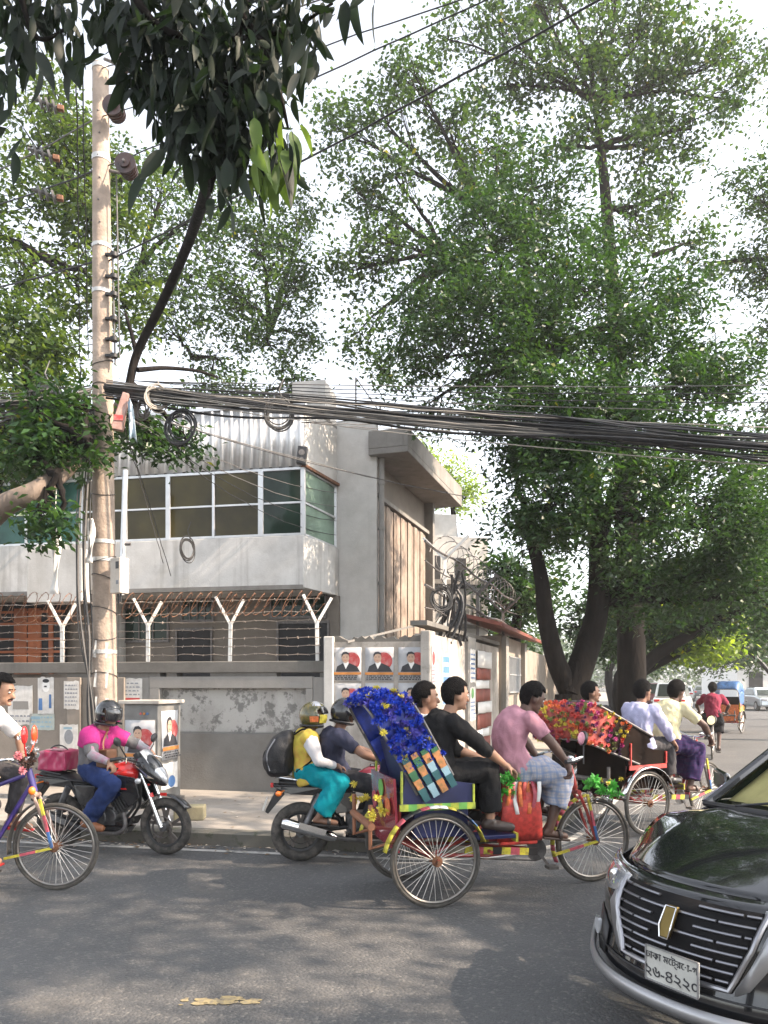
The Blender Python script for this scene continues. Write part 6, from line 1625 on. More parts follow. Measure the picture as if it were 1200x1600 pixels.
# ------------------------------------------------------------------ motorcycles
def motorcycle(label, loc, rz, tank, accent, K=0.93, silver=False, carrier=None):
    """local frame: x forward, origin on the ground below the rear axle"""
    m = thing('motorcycle', label, 'motorcycle', loc, rz, 'motorcycles')
    def v(x, y, z): return V((x * K, y * K, z * K))
    wr = 0.305 * K; wb = 1.33
    def alloy(cx, wid, steer=0):
        c = v(cx, 0, 0.305); mb = MB()
        prof = []; 
        mb.torus((0, 0, 0), (0, 1, 0), wr - wid / 2, wid / 2, 44, 10)
        w = mb.build('wheel', M_TYRE, m); w.location = c
        mb = MB(); mb.torus((0, 0, 0), (0, 1, 0), wr - wid * 0.95, 0.026 * K, 40, 8); mb.build('rim', M_BLACKMATT, w)
        for i in range(5):
            a = 2 * math.pi * i / 5 + 0.3
            mb = MB()
            for da in (-0.16, 0.16): mb.bar(V((math.cos(a - da * .4), 0, math.sin(a - da * .4))) * 0.05, V((math.cos(a + da), 0, math.sin(a + da))) * (wr - wid), 0.03, 0.022, up=(0, 1, 0))
            mb.build('alloy_spoke', M_BROWNALLOY, w, smooth=False, bevel=0.004)
        mb = MB(); mb.cyl((0, -0.06, 0), (0, 0.06, 0), 0.05 * K, n=16); mb.build('hub', M_ENGINE, w)
        mb = MB(); mb.torus((0, -0.065, 0), (0, 1, 0), 0.105, 0.016, 28, 6, flat=0.25); mb.build('brake_disc', M_IRON, w)
        return w
    alloy(0, 0.105); alloy(wb, 0.085)
    hd = v(1.03, 0, 0.93)
    for s in (-1, 1):
        mb = MB(); a, b_ = v(wb, 0.085 * s, 0.305), v(1.06, 0.085 * s, 0.92); mb.tube([a, a.lerp(b_, 0.45)], 0.026, 10); mb.tube([a.lerp(b_, 0.45), b_], 0.018, 10); mb.build('fork_leg', [M_CHROME, M_CHROME][0], m)
    g = mudguard(m, v(wb, 0, 0.305), wr + 0.03, 35, 150, 0.13 * K, M_BLACKPAINT, 12, 'front_mudguard')
    mb = MB(); mb.ball(v(1.12, 0, 0.74), (0.018, 0.016, 0.012)); mb.tube([v(1.22, -0.085, 0.62), v(1.2, -0.085, 0.66)], 0.02, 6)
    mb.box(v(wb + 0.02, -0.075, 0.655), (0.07, 0.006, 0.03)); mb.build('guard_badge', accent, g, smooth=False)
    # headlamp cowl and visor
    mb = MB()
    rings = []
    for x, w, zc, h in ((0.98, 0.09, 0.96, 0.07), (1.06, 0.125, 0.95, 0.13), (1.16, 0.13, 0.90, 0.16), (1.24, 0.115, 0.85, 0.14), (1.31, 0.07, 0.79, 0.08), (1.335, 0.03, 0.765, 0.04)):
        rings.append([v(x, w * math.cos(a), zc + h * math.sin(a) * (1 if math.sin(a) > 0 else 0.8)) for a in np.linspace(0, 2 * math.pi, 16, endpoint=False)])
    mb.loft(rings); cw_ = mb.build('headlamp_cowl', M_BLACKPAINT, m, angle=70)
    mb = MB(); mb.loft([[v(x, w * math.cos(a), zc + h * math.sin(a)) for a in np.linspace(0, 2 * math.pi, 12, endpoint=False)] for x, w, zc, h in ((1.21, 0.10, 0.925, 0.045), (1.28, 0.09, 0.875, 0.055), (1.325, 0.06, 0.815, 0.05), (1.345, 0.03, 0.785, 0.03))]); mb.build('headlamp', M_LENS, cw_, angle=70)
    mb = MB(); mb.grid([[v(1.08 + 0.11 * t, y, 1.10 - 0.13 * t + 0.02 * (1 - (y / 0.1) ** 2)) for y in np.linspace(-0.1, 0.1, 7)] for t in np.linspace(0, 1, 5)]); mb.build('visor', M_LENS, cw_, solid=0.004)
    for s in (-1, 1):
        mb = MB(); mb.prism([v(1.02, 0.13 * s, 0.98), v(1.20, 0.136 * s, 0.86), v(1.27, 0.12 * s, 0.82), v(1.20, 0.137 * s, 0.83)], (0, 0.006 * s, 0)); mb.build('side_strip', M_CHROME, cw_, smooth=False)
        mb = MB(); p = v(1.12, 0.20 * s, 0.80); mb.tube([v(1.10, 0.09 * s, 0.82), p], 0.009, 6); mb.ball(p, (0.034, 0.022, 0.028), 12, 8); mb.build('indicator', M_LENS if tank is M_REDPAINT else M_ORLAMP, m)
        mb = MB(); p = v(-0.22, 0.17 * s, 0.72); mb.tube([v(-0.16, 0.06 * s, 0.74), p], 0.009, 6); mb.ball(p, (0.032, 0.02, 0.026), 12, 8); mb.build('indicator', M_ORLAMP, m)
    mb = MB(); mb.tube(smoothline([v(0.90, -0.34, 1.03), v(0.98, -0.26, 1.045), v(1.02, -0.1, 1.0), v(1.02, 0.1, 1.0), v(0.98, 0.26, 1.045), v(0.90, 0.34, 1.03)], 4), 0.012, 8); hb = mb.build('handlebar', M_BLACKMATT, m)
    for s in (-1, 1):
        mb = MB(); mb.tube([v(0.97, 0.27 * s, 1.043), v(0.89, 0.35 * s, 1.03)], 0.019, 10); mb.build('grip', M_BLACK, hb)
        mb = MB(); mb.tube([v(1.0, 0.22 * s, 1.04), v(1.07, 0.33 * s, 1.0)], 0.006, 6); mb.build('lever', M_CHROME, hb)
        mb = MB(); p = v(0.97, 0.34 * s, 1.22); mb.tube([v(0.98, 0.2 * s, 1.05), v(0.99, 0.30 * s, 1.15), p], 0.007, 6); mb.ball(p, (0.018, 0.062, 0.042), 14, 8, Matrix.Rotation(0.5 * s, 3, 'X')); o = mb.build('mirror', M_BLACK, m)
        mb = MB(); mb.disc(p - V((0.017, 0, 0)), (1, 0, 0), 0.034, 0.004, 16); mb.build('mirror_glass', M_MIRROR, o)
    mb = MB(); mb.box(v(1.03, 0, 1.04), (0.06, 0.16, 0.09), Matrix.Rotation(-0.6, 3, 'Y')); mb.build('instrument', M_BLACKMATT, m, bevel=0.01)
    # tank, panels, seat, tail
    mb = MB(); rings = []
    for x, w, zb, zt in ((0.50, 0.07, 0.74, 0.83), (0.56, 0.11, 0.70, 0.90), (0.70, 0.145, 0.70, 0.97), (0.84, 0.15, 0.72, 0.985), (0.95, 0.12, 0.76, 0.95), (1.01, 0.07, 0.80, 0.90)):
        rings.append([v(x, w * math.cos(a) * (1 if math.sin(a) > -0.2 else 0.85), (zb + zt) / 2 + (zt - zb) / 2 * math.sin(a)) for a in np.linspace(0, 2 * math.pi, 18, endpoint=False)])
    mb.loft(rings); tk = mb.build('fuel_tank', tank, m, angle=70)
    mb = MB(); mb.disc(v(0.76, 0, 0.985), (0, 0, 1), 0.05, 0.02, 18); mb.build('filler_cap', M_CHROME, tk)
    for s in (-1, 1):
        mb = MB(); mb.prism([v(0.60, 0.147 * s, 0.90), v(0.86, 0.152 * s, 0.93), v(0.84, 0.155 * s, 0.90), v(0.62, 0.15 * s, 0.875)], (0, 0.008 * s, 0)); mb.build('tank_stripe', M_WHITE if silver else M_BLACKPAINT, tk, smooth=False)
        mb = MB(); mb.prism([v(0.84, 0.15 * s, 0.86), v(1.06, 0.155 * s, 0.83), v(1.12, 0.15 * s, 0.62), v(0.98, 0.145 * s, 0.52), v(0.88, 0.145 * s, 0.66)], (0, 0.022 * s, 0)); mb.build('tank_shroud', M_BLACKPAINT, m, smooth=False, bevel=0.006)
        mb = MB(); mb.prism([v(0.68, 0.152 * s, 0.82), v(0.87, 0.158 * s, 0.84), v(0.97, 0.16 * s, 0.70), v(0.90, 0.158 * s, 0.70)], (0, 0.012 * s, 0)); mb.build('colour_panel', accent, m, smooth=False)
        mb = MB(); mb.prism([v(0.26, 0.10 * s, 0.72), v(0.56, 0.12 * s, 0.72), v(0.52, 0.13 * s, 0.52), v(0.36, 0.125 * s, 0.50)], (0, 0.02 * s, 0)); mb.build('side_panel', M_BLACKPAINT, m, smooth=False, bevel=0.006)
        mb = MB(); mb.prism([v(-0.28, 0.05 * s, 0.80), v(0.22, 0.115 * s, 0.77), v(0.28, 0.115 * s, 0.68), v(-0.10, 0.08 * s, 0.70), v(-0.27, 0.05 * s, 0.77)], (0, 0.012 * s, 0)); mb.build('tail_panel', M_BLACKPAINT, m, smooth=False, bevel=0.004)
        mb = MB(); mb.tube(smoothline([v(0.10, 0.13 * s, 0.83), v(-0.10, 0.14 * s, 0.86), v(-0.26, 0.08 * s, 0.88)], 4), 0.011, 8); mb.build('grab_rail', M_CHROME if silver else M_BLACKMATT, m)
        mb = MB(); mb.tube([v(0.04, 0.12 * s, 0.36), v(0.20, 0.12 * s, 0.70)], 0.035, 10); mb.build('shock_absorber', M_BLACKMATT if s > 0 else M_ENGINE, m)
        mb = MB(); mb.tube([v(0.50, 0.11 * s, 0.33), v(0.50, 0.24 * s, 0.33)], 0.014, 8); mb.tube([v(0.16, 0.12 * s, 0.43), v(0.16, 0.22 * s, 0.43)], 0.013, 8); mb.build('foot_peg', M_BLACK, m)
    mb = MB(); rings = []
    for x, w, zb, zt in ((-0.22, 0.08, 0.80, 0.845), (-0.05, 0.12, 0.77, 0.86), (0.12, 0.13, 0.75, 0.84), (0.22, 0.13, 0.74, 0.79), (0.42, 0.12, 0.73, 0.785), (0.56, 0.09, 0.74, 0.82)):
        rings.append([v(x, w * math.cos(a), (zb + zt) / 2 + (zt - zb) / 2 * math.sin(a)) for a in np.linspace(0, 2 * math.pi, 14, endpoint=False)])
    mb.loft(rings); mb.build('seat', M_SEATBLACK, m, angle=70)
    mb = MB(); mb.box(v(-0.29, 0, 0.79), (0.03, 0.10, 0.045)); mb.build('tail_light', M_REDLENS, m, bevel=0.008)
    mb = MB(); mb.prism([v(-0.24, -0.06, 0.76), v(-0.36, -0.055, 0.52), v(-0.33, -0.055, 0.50), v(-0.16, -0.06, 0.70)], (0, 0.12 * K, 0)); rm = mb.build('rear_mudguard', M_BLACKMATT, m, bevel=0.006)
    mb = MB(); mb.box(v(-0.36, 0, 0.60), (0.012, 0.19, 0.11), Matrix.Rotation(0.35, 3, 'Y')); mb.build('number_plate', M_PAPER, rm, smooth=False)
    # engine, frame, exhaust
    mb = MB(); mb.box(v(0.62, 0, 0.40), (0.30 * K, 0.22 * K, 0.20 * K)); mb.disc(v(0.58, 0, 0.38), (0, 1, 0), 0.10 * K, 0.27 * K, 24); mb.disc(v(0.72, 0, 0.40), (0, 1, 0), 0.075 * K, 0.25 * K, 24); en = mb.build('engine', M_ENGINE, m, bevel=0.008)
    for k in range(7):
        mb = MB(); a = v(0.76 + 0.028 * k, 0, 0.48 + 0.022 * k); mb.box(a, (0.012, 0.19 * K, 0.15 * K), Matrix.Rotation(-0.6, 3, 'Y')); mb.build('cooling_fin', M_ENGINE, en, smooth=False)
    mb = MB()
    for s in (-1, 1):
        mb.tube([hd, v(0.6, 0.06 * s, 0.76), v(0.2, 0.09 * s, 0.72), v(-0.2, 0.06 * s, 0.76)], 0.018, 8); mb.tube([hd, v(0.98, 0.05 * s, 0.5), v(0.80, 0.07 * s, 0.27), v(0.5, 0.09 * s, 0.27)], 0.016, 8); mb.tube([v(0.45, 0.09 * s, 0.36), v(0.22, 0.1 * s, 0.70)], 0.016, 8)
        mb.tube([v(0.48, 0.10 * s, 0.36), v(0, 0.10 * s, 0.305)], 0.022, 8)
    mb.build('frame', M_BLACKMATT, m)
    mb = MB(); mb.prism([v(0.56, -0.10, 0.26), v(0.92, -0.09, 0.30), v(0.98, -0.08, 0.40), v(0.52, -0.10, 0.22)], (0, 0.2 * K, 0)); mb.prism([v(0.46, -0.10, 0.28), v(0.90, -0.10, 0.28), v(0.84, -0.10, 0.20), v(0.44, -0.10, 0.21)], (0, 0.2 * K, 0)); mb.build('belly_cowl', M_BLACKPAINT, m, smooth=False)
    mb = MB(); mb.tube(smoothline([v(0.88, -0.10, 0.44), v(0.92, -0.13, 0.30), v(0.80, -0.14, 0.22), v(0.5, -0.15, 0.24), v(0.32, -0.15, 0.27)], 4), 0.02, 8); ex = mb.build('exhaust_pipe', M_IRON, m)
    mb = MB(); mb.tube([v(0.36, -0.16, 0.26), v(0.30, -0.165, 0.28), v(-0.16, -0.17, 0.42), v(-0.19, -0.17, 0.43)], [0.03, 0.052 * K, 0.06 * K, 0.045 * K], 16); mb.build('muffler', M_CHROME if silver else M_BLACKMATT, ex)
    mb = MB(); mb.bar(v(0.25, -0.232, 0.325), v(-0.02, -0.236, 0.41), 0.008, 0.06); mb.build('heat_shield', M_CHROME, ex, smooth=False)
    mb = MB(); mb.bar(v(0.05, 0.115, 0.34), v(0.46, 0.115, 0.40), 0.02, 0.06); mb.build('chain_case', M_BLACKMATT, m, smooth=False)
    return m
MC1 = (V((-3.36, 7.98, 0)), R(-16)); MC2 = (V((-0.80, 7.36, 0)), R(7))
motorcycle('black and red motorcycle ridden by the person in the magenta shirt', *MC1, M_REDPAINT, M_REDPAINT)
motorcycle('black motorcycle with a maroon and white tank carrying a backpack pillion rider', *MC2, M_MAROON, M_BLACKPAINT, silver=True)
# magenta bag strapped behind the first rider
def local(fr, x, y, z):
    c, s = math.cos(fr[1]), math.sin(fr[1]); return V((fr[0].x + x * c - y * s, fr[0].y + x * s + y * c, z))
t = thing('pillion_bag', 'shiny magenta bag on the rear seat of the red motorcycle', 'bag', local(MC1, -0.02, 0, 0.81), MC1[1])
mb = MB(); mb.box((0, 0, 0.10), (0.34, 0.24, 0.20)); me = fuse(mb, 0.012, 6, 0.02, 8, 3); me.materials.append(mat('magenta_bag', (0.36, 0.03, 0.09), 0.35, coat=0.3)); put('pouch', me, t)
mb = MB(); mb.torus((0, 0, 0.10), (0, 1, 0), 0.15, 0.008, 20, 5); mb.build('strap', M_BLACK, t)
mb = MB(); mb.box((0, 0, 0.205), (0.2, 0.16, 0.012)); mb.build('flap', mat('rose_plastic', (0.45, 0.24, 0.27), 0.4), t, bevel=0.004)

# ------------------------------------------------------------------ the black car in front
M_CARBLACK = bpy.data.materials.new('car_black_lacquer'); M_CARBLACK.use_nodes = True
_b = M_CARBLACK.node_tree.nodes['Principled BSDF']; _b.inputs['Base Color'].default_value = (0.006, 0.007, 0.009, 1); _b.inputs['Roughness'].default_value = 0.12; _b.inputs['Coat Weight'].default_value = 1.0; _b.inputs['Coat Roughness'].default_value = 0.015; _b.inputs['Specular IOR Level'].default_value = 0.4
M_GRILLEBACK = mat('grille_black', (0.006, 0.006, 0.007), 0.7, spec=0.15)
M_GRILLE = mat('grille_satin', (0.30, 0.30, 0.32), 0.3, 0.9, var=0.08)
M_SATIN = mat('satin_silver', (0.34, 0.34, 0.35), 0.38, 0.7, var=0.08)
def clear_glass(name, tintc, refl=0.10):
    m = bpy.data.materials.new(name); m.use_nodes = True; n, l = m.node_tree.nodes, m.node_tree.links
    tr = n.new('ShaderNodeBsdfTransparent'); tr.inputs[0].default_value = (*tintc, 1); gl = n.new('ShaderNodeBsdfGlossy'); gl.inputs['Roughness'].default_value = 0.02
    lw = n.new('ShaderNodeLayerWeight'); lw.inputs[0].default_value = 0.5; fr_ = n.new('ShaderNodeMapRange'); fr_.inputs['From Min'].default_value = 0.5; fr_.inputs['From Max'].default_value = 1.0; fr_.inputs['To Min'].default_value = 0.06; fr_.inputs['To Max'].default_value = 0.6; l.new(lw.outputs['Facing'], fr_.inputs['Value']); sh = n.new('ShaderNodeMixShader'); l.new(fr_.outputs[0], sh.inputs[0]); l.new(tr.outputs[0], sh.inputs[1]); l.new(gl.outputs[0], sh.inputs[2]); l.new(sh.outputs[0], n['Material Output'].inputs['Surface']); return m
M_CLEAR = clear_glass('clear_windscreen', (0.75, 0.78, 0.74))
M_REFLCREAM = mat('cream_reflection', (0.70, 0.58, 0.28), 0.7)  # yellow of the windscreen reflection put into the colour
M_WINDSCREEN = glass('windscreen_glass', (0.03, 0.04, 0.03), 0.03)
M_HEADLAMP = mat('headlamp_lens', (0.40, 0.41, 0.43), 0.05, 0.5, coat=1.0)
M_GOLD = mat('gold_badge', (0.13, 0.095, 0.035), 0.4, 1.0, var=0.2)
M_DUSTCREAM = mat('dash_black', (0.03, 0.03, 0.03), 0.8)
def car_front(y, z):
    x = -0.50 * (abs(y) / 0.85) ** 2.3
    if z > 0.56: x -= 0.13 * ((z - 0.56) / 0.22) ** 2
    x += 0.035 * math.exp(-((z - 0.33) / 0.08) ** 2) - 0.05 * max(0, (0.25 - z) / 0.1)
    return x
def car_hood(u, v):
    y = v * (0.74 + 0.10 * u); xf = car_front(v * 0.80, 0.775); xb = -1.10 + 0.16 * abs(v) ** 2 - 0.02
    x = xf + (xb - xf) * u
    z = 0.775 - 0.035 * abs(v) ** 3 + (0.215 - 0.03 * abs(v) ** 2) * (1 - (1 - u) ** 1.7) - 0.05 * max(0, abs(v) - 0.8) * 5 * 0.3
    z += 0.012 * math.exp(-((abs(v) - 0.62) / 0.08) ** 2) * min(1, u * 4)
    return V((x, y, z))
CAR = (V((1.29, 3.45, 0)), R(210))
car = thing('black_car', 'glossy black car with a wide slatted grille at the lower right corner', 'car', *CAR)
mb = MB()
hood_rows = [[car_hood(u, v_) for v_ in np.linspace(-1, 1, 33)] for u in np.linspace(0, 1, 20)]
mb.grid([r_[::-1] for r_ in hood_rows]); mb.build('bonnet', M_CARBLACK, car, angle=80, solid=0.01)
mb = MB()
zs = list(np.linspace(0.20, 0.772, 20)); ys = list(np.linspace(-0.85, 0.85, 41))
def face_pt(y, z, off=0.0):
    yy = y if z < 0.6 else y * (1 - 0.12 * ((z - 0.6) / 0.172))
    return V((car_front(yy, z) + off, yy, z))
mb.grid([[face_pt(y, z) for y in ys] for z in zs]); mb.build('bumper', M_CARBLACK, car, angle=80, solid=0.01)
for s in (-1, 1):                                              # wings and flanks with wheel arches
    mb = MB(); xs = list(np.linspace(0, 1, 40)); rows_ = []
    for k in range(9):
        f = k / 8; row = []
        for q in xs:
            x = -0.50 - q * 3.9 if True else 0
            zt = 0.70 + 0.26 * min(1, (q * 3.9) / 0.9); zb = 0.22
            arch = 0
            for wx in (-0.95, -3.55):
                d = abs(x - wx)
                if d < 0.36: arch = max(arch, math.sqrt(0.36 ** 2 - d ** 2) + 0.30)
            lo = max(zb, arch); z = lo + (zt - lo) * f; y = 0.85 + 0.012 * math.sin(f * 3.0) - 0.09 * max(0, f - 0.75) * 2
            row.append(V((x, y * s, z)))
        rows_.append(row)
    mb.grid(rows_ if s > 0 else [r_[::-1] for r_ in rows_]); mb.build('flank', M_CARBLACK, car, angle=70, solid=0.01)
    for wx in (-0.95, -3.55):
        mb = MB(); mb.torus((0, 0, 0), (0, 1, 0), 0.24, 0.085, 36, 10, flat=1.1); w = mb.build('wheel', M_TYRE, car); w.location = (wx, 0.74 * s, 0.318)
        mb = MB(); mb.disc((0, 0.05 * s, 0), (0, 1, 0), 0.06, 0.05, 16); mb.torus((0, 0.05 * s, 0), (0, 1, 0), 0.19, 0.02, 30, 6)
        for i in range(7): a = i * 2 * math.pi / 7; mb.bar(V((0.04 * math.cos(a), 0.06 * s, 0.04 * math.sin(a))), V((0.19 * math.cos(a), 0.06 * s, 0.19 * math.sin(a))), 0.03, 0.02, up=(0, 1, 0))
        mb.build('rim', M_SATIN, w)
    mb = MB(); mb.prism([(-1.5, 0.80 * s, 0.98), (-1.62, 1.0 * s, 1.02), (-1.62, 1.0 * s, 1.14), (-1.5, 0.82 * s, 1.12)], (-0.06, 0, 0)); mb.build('wing_mirror', M_CARBLACK, car, bevel=0.02)
# cabin
def cab(x, z, w): return V((x, w, z))
mb = MB(); ws = [[V((-1.08 - 0.05 * 0 - 0.78 * t + 0.14 * v_ * v_ * -1 + 0.0, v_ * (0.74 - 0.16 * t), 0.985 + 0.47 * t - 0.02 * v_ * v_)) for v_ in np.linspace(-1, 1, 17)] for t in np.linspace(0, 1, 10)]
mb.grid(ws); o = mb.build('windscreen', M_CLEAR, car, solid=0.0, angle=80)
mb = MB(); mb.grid([[p + V((0.012, 0, 0.012)) for p in ws[0][2:8]], [p + V((0.010, 0, 0.01)) for p in ws[3][3:7] + [ws[3][6]]]]); 
for s in (-1, 1):
    mb = MB(); mb.tube([ws[i][0 if s < 0 else -1] for i in range(10)], 0.032, 8); mb.build('window_pillar', M_CARBLACK, car)
mb = MB(); mb.tube([p + V((0.02, 0, 0.005)) for p in ws[0]], 0.018, 6); mb.build('cowl_trim', M_BLACK, car)
mb = MB(); mb.tube([ws[0][3] + V((0.03, 0, 0.02)), ws[2][9] + V((0.03, 0, 0.02))], 0.008, 6); mb.tube([ws[0][9] + V((0.03, 0, 0.02)), ws[2][14] + V((0.03, 0, 0.02))], 0.008, 6); mb.build('wiper', M_BLACK, car)
mb = MB(); mb.grid([[V((x, y, 1.455 - 0.03 * (y / 0.58) ** 2 - 0.05 * ((x + 2.5) / 0.7) ** 2 * 0.5)) for y in np.linspace(-0.6, 0.6, 9)] for x in np.linspace(-1.85, -3.3, 9)]); mb.grid([[V((-3.3 - 0.6 * t, y * (0.6 + 0.12 * t), 1.40 - 0.40 * t)) for y in np.linspace(-1, 1, 9)] for t in np.linspace(0, 1, 5)]); mb.grid([[V((-3.9 - 0.5 * t, y * 0.8, 1.0 - 0.05 * t)) for y in np.linspace(-1, 1, 5)] for t in (0, 1)]); mb.grid([[V((-4.4, y * 0.84, z)) for y in np.linspace(-1, 1, 5)] for z in (0.95, 0.6, 0.25)]); mb.build('roof', M_CARBLACK, car, solid=0.01, angle=70)
for s in (-1, 1):
    mb = MB(); mb.grid([[V((-1.25 - 0.0, 0.80 * s, 0.97)), V((-1.9, 0.60 * s, 1.42))], [V((-2.5, 0.83 * s, 0.97)), V((-2.5, 0.62 * s, 1.45))], [V((-3.85, 0.80 * s, 0.97)), V((-3.25, 0.60 * s, 1.40))]]); mb.build('side_window', M_WINDSCREEN, car, solid=0.006)
mb = MB(); mb.grid([[ws[i][k] + V((-0.05, 0, -0.035)) for k in range(1, 5 + (2 if i < 3 else 1 if i < 5 else 0))][:6] if False else [ws[i][0].lerp(ws[i][6], f) + V((-0.05, 0, -0.035)) for f in np.linspace(0.08, 0.9 - 0.05 * i, 7)] for i in range(1, 9)]); mb.build('reflection_panel', M_REFLCREAM, car, solid=0.004)  # cream panel added inside the glass to stand for its yellow reflection
mb = MB(); mb.box((-1.55, 0, 0.90), (0.7, 1.3, 0.10)); mb.build('dashboard', M_DUSTCREAM, car, bevel=0.02)
mb = MB(); mb.box((-2.4, 0, 0.24), (3.6, 1.5, 0.06)); mb.build('floor_pan', M_BLACK, car, smooth=False)
# grille: dark recess, chrome outline, rows of slats
gz0, gz1 = 0.415, 0.735
def gw(z): return 0.285 + 0.135 * (z - gz0) / (gz1 - gz0)
mb = MB(); mb.grid([[face_pt(gw(z) * q, z, 0.006) for q in np.linspace(-1, 1, 21)] for z in np.linspace(gz0, gz1, 8)]); gr = mb.build('grille', M_GRILLEBACK, car, angle=80, solid=0.004)
mb = MB(); out = [face_pt(gw(z), z, 0.022) for z in np.linspace(gz1, gz0, 8)] + [face_pt(gw(gz0) * q, gz0, 0.022) for q in np.linspace(1, -1, 17)][1:] + [face_pt(-gw(z), z, 0.022) for z in np.linspace(gz0, gz1, 8)][1:]
mb.tube(out, 0.013, 8); mb.build('grille_surround', M_GRILLE, gr)
for k in range(8):
    z = gz0 + 0.03 + (gz1 - gz0 - 0.045) * k / 7; W_ = gw(z) - 0.012; off = (k % 2) * 0.5
    cuts = [-W_] + [c for c in np.arange(-0.44 + off * 0.22, 0.45, 0.22) if -W_ + 0.03 < c < W_ - 0.03] + [W_]
    for a, c in zip(cuts[:-1], cuts[1:]):
        if abs((a + c) / 2) < 0.035 and z > 0.50 : continue
        pts = [face_pt(a + 0.007 + (c - a - 0.014) * q, z, 0.018) for q in np.linspace(0, 1, 5)]
        mb = MB(); mb.tube(pts, 0.0085, 6, flat=0.75); mb.build('grille_slat', M_GRILLE, gr)
mb = MB(); fp = [face_pt(y, z, 0.03) for y, z in ((-0.033, 0.70), (0.033, 0.70), (0.035, 0.62), (0.024, 0.565), (-0.024, 0.565), (-0.035, 0.62))]; mb.prism(fp, (0.02, 0, 0.002)); bd = mb.build('emblem', M_GOLD, car, smooth=False, bevel=0.005)
mb = MB(); mb.tube([face_pt(-0.031, 0.698, 0.053), face_pt(0.031, 0.698, 0.053), face_pt(0.033, 0.62, 0.053), face_pt(0.022, 0.567, 0.053), face_pt(-0.022, 0.567, 0.053), face_pt(-0.033, 0.62, 0.053), face_pt(-0.031, 0.698, 0.053)], 0.004, 5); mb.build('emblem_rim', M_CHROME, bd)
for s in (-1, 1):
    mb = MB(); mb.grid([[face_pt(s * y, z0_ + (z1_ - z0_) * t, 0.012) for t in np.linspace(0, 1, 5)] for y, z0_, z1_ in ((0.40, 0.70, 0.745), (0.46, 0.655, 0.75), (0.56, 0.635, 0.755), (0.66, 0.64, 0.755), (0.75, 0.665, 0.75), (0.80, 0.69, 0.74))]); hl = mb.build('headlamp', M_HEADLAMP, car, angle=80, solid=0.012)
    mb = MB(); mb.ball(face_pt(s * 0.58, 0.695, 0.0), (0.02, 0.045, 0.04)); mb.build('lamp_projector', M_CHROME, hl)
    mb = MB(); mb.grid([[face_pt(s * y, z, 0.02) for z in (z0_, z1_)] for y, z0_, z1_ in ((0.31, 0.40, 0.43), (0.36, 0.43, 0.53), (0.42, 0.53, 0.66), (0.455, 0.60, 0.72))]); mb.build('corner_trim', M_SATIN, car, solid=0.012)
    mb = MB(); mb.grid([[face_pt(s * y, z, 0.016) for z in (z0_, z1_)] for y, z0_, z1_ in ((0.48, 0.33, 0.46), (0.6, 0.31, 0.50), (0.72, 0.32, 0.50), (0.80, 0.36, 0.46))]); fl = mb.build('fog_recess', M_BLACK, car, solid=0.006)
    mb = MB(); mb.disc(face_pt(s * 0.68, 0.39, 0.03), (1, 0.5 * s, 0), 0.042, 0.02, 18); mb.build('fog_lamp', M_LENS, fl)
mb = MB(); lip = [V((car_front(y, 0.33) + 0.035 + 0.02, y, 0.262 + 0.09 * max(0, abs(y) - 0.72) * 8 * 0.5)) for y in np.linspace(-0.86, 0.86, 41)]
mb.grid([[p + V((0, 0, 0.0)) for p in lip], [p + V((0.012, 0, 0.03)) for p in lip], [p + V((0.0, 0, 0.062)) for p in lip]]); mb.build('lip_spoiler', M_SATIN, car, solid=0.02, angle=60)
mb = MB(); mb.tube([V((car_front(y, 0.36) + 0.012, y, 0.375)) for y in np.linspace(-0.6, 0.6, 21)], 0.004, 5); mb.build('crease_line', M_BLACK, car)
# number plate in Bengali
pl = MB(); pw, ph = 0.275, 0.15; pc = V((0.085, 0.075, 0.452))
pl.box(pc, (0.012, pw, ph)); plate = pl.build('number_plate', mat('plate_white', (0.46, 0.46, 0.43), 0.5, dirt=(0.25, 0.24, 0.22), dscale=12), car, smooth=False, bevel=0.003)
pl = MB()
for a, b_ in (((-pw / 2, -ph / 2), (pw / 2, -ph / 2)), ((pw / 2, -ph / 2), (pw / 2, ph / 2)), ((pw / 2, ph / 2), (-pw / 2, ph / 2)), ((-pw / 2, ph / 2), (-pw / 2, -ph / 2))): pl.bar(pc + V((0.008, a[0], a[1])), pc + V((0.008, b_[0], b_[1])), 0.006, 0.006)
pl.build('plate_rim', M_SATIN, plate, smooth=False)
def lettering(text, size, loc, parent, name, rot, m, align='CENTER', ext=0.001):
    cu = bpy.data.curves.new(name, 'FONT'); cu.body = text; cu.size = size; cu.align_x = align; cu.align_y = 'CENTER'; cu.extrude = ext
    tmp = bpy.data.objects.new('letters', cu); TMP.collection.objects.link(tmp); TMP.view_layers[0].update()
    dg = TMP.view_layers[0].depsgraph; dg.update(); me = bpy.data.meshes.new_from_object(tmp.evaluated_get(dg)); TMP.collection.objects.unlink(tmp); bpy.data.objects.remove(tmp)
    me.materials.clear(); me.materials.append(m); o = put(name, me); o.location = loc; o.rotation_euler = rot; o.parent = parent; return o
lettering('ঢাকা মেট্রো-গ', 0.044, pc + V((0.0085, 0, 0.036)), plate, 'lettering', (R(90), 0, R(90)), M_INK)
lettering('২৬-৪২২০', 0.075, pc + V((0.0085, 0, -0.034)), plate, 'lettering', (R(90), 0, R(90)), M_INK)

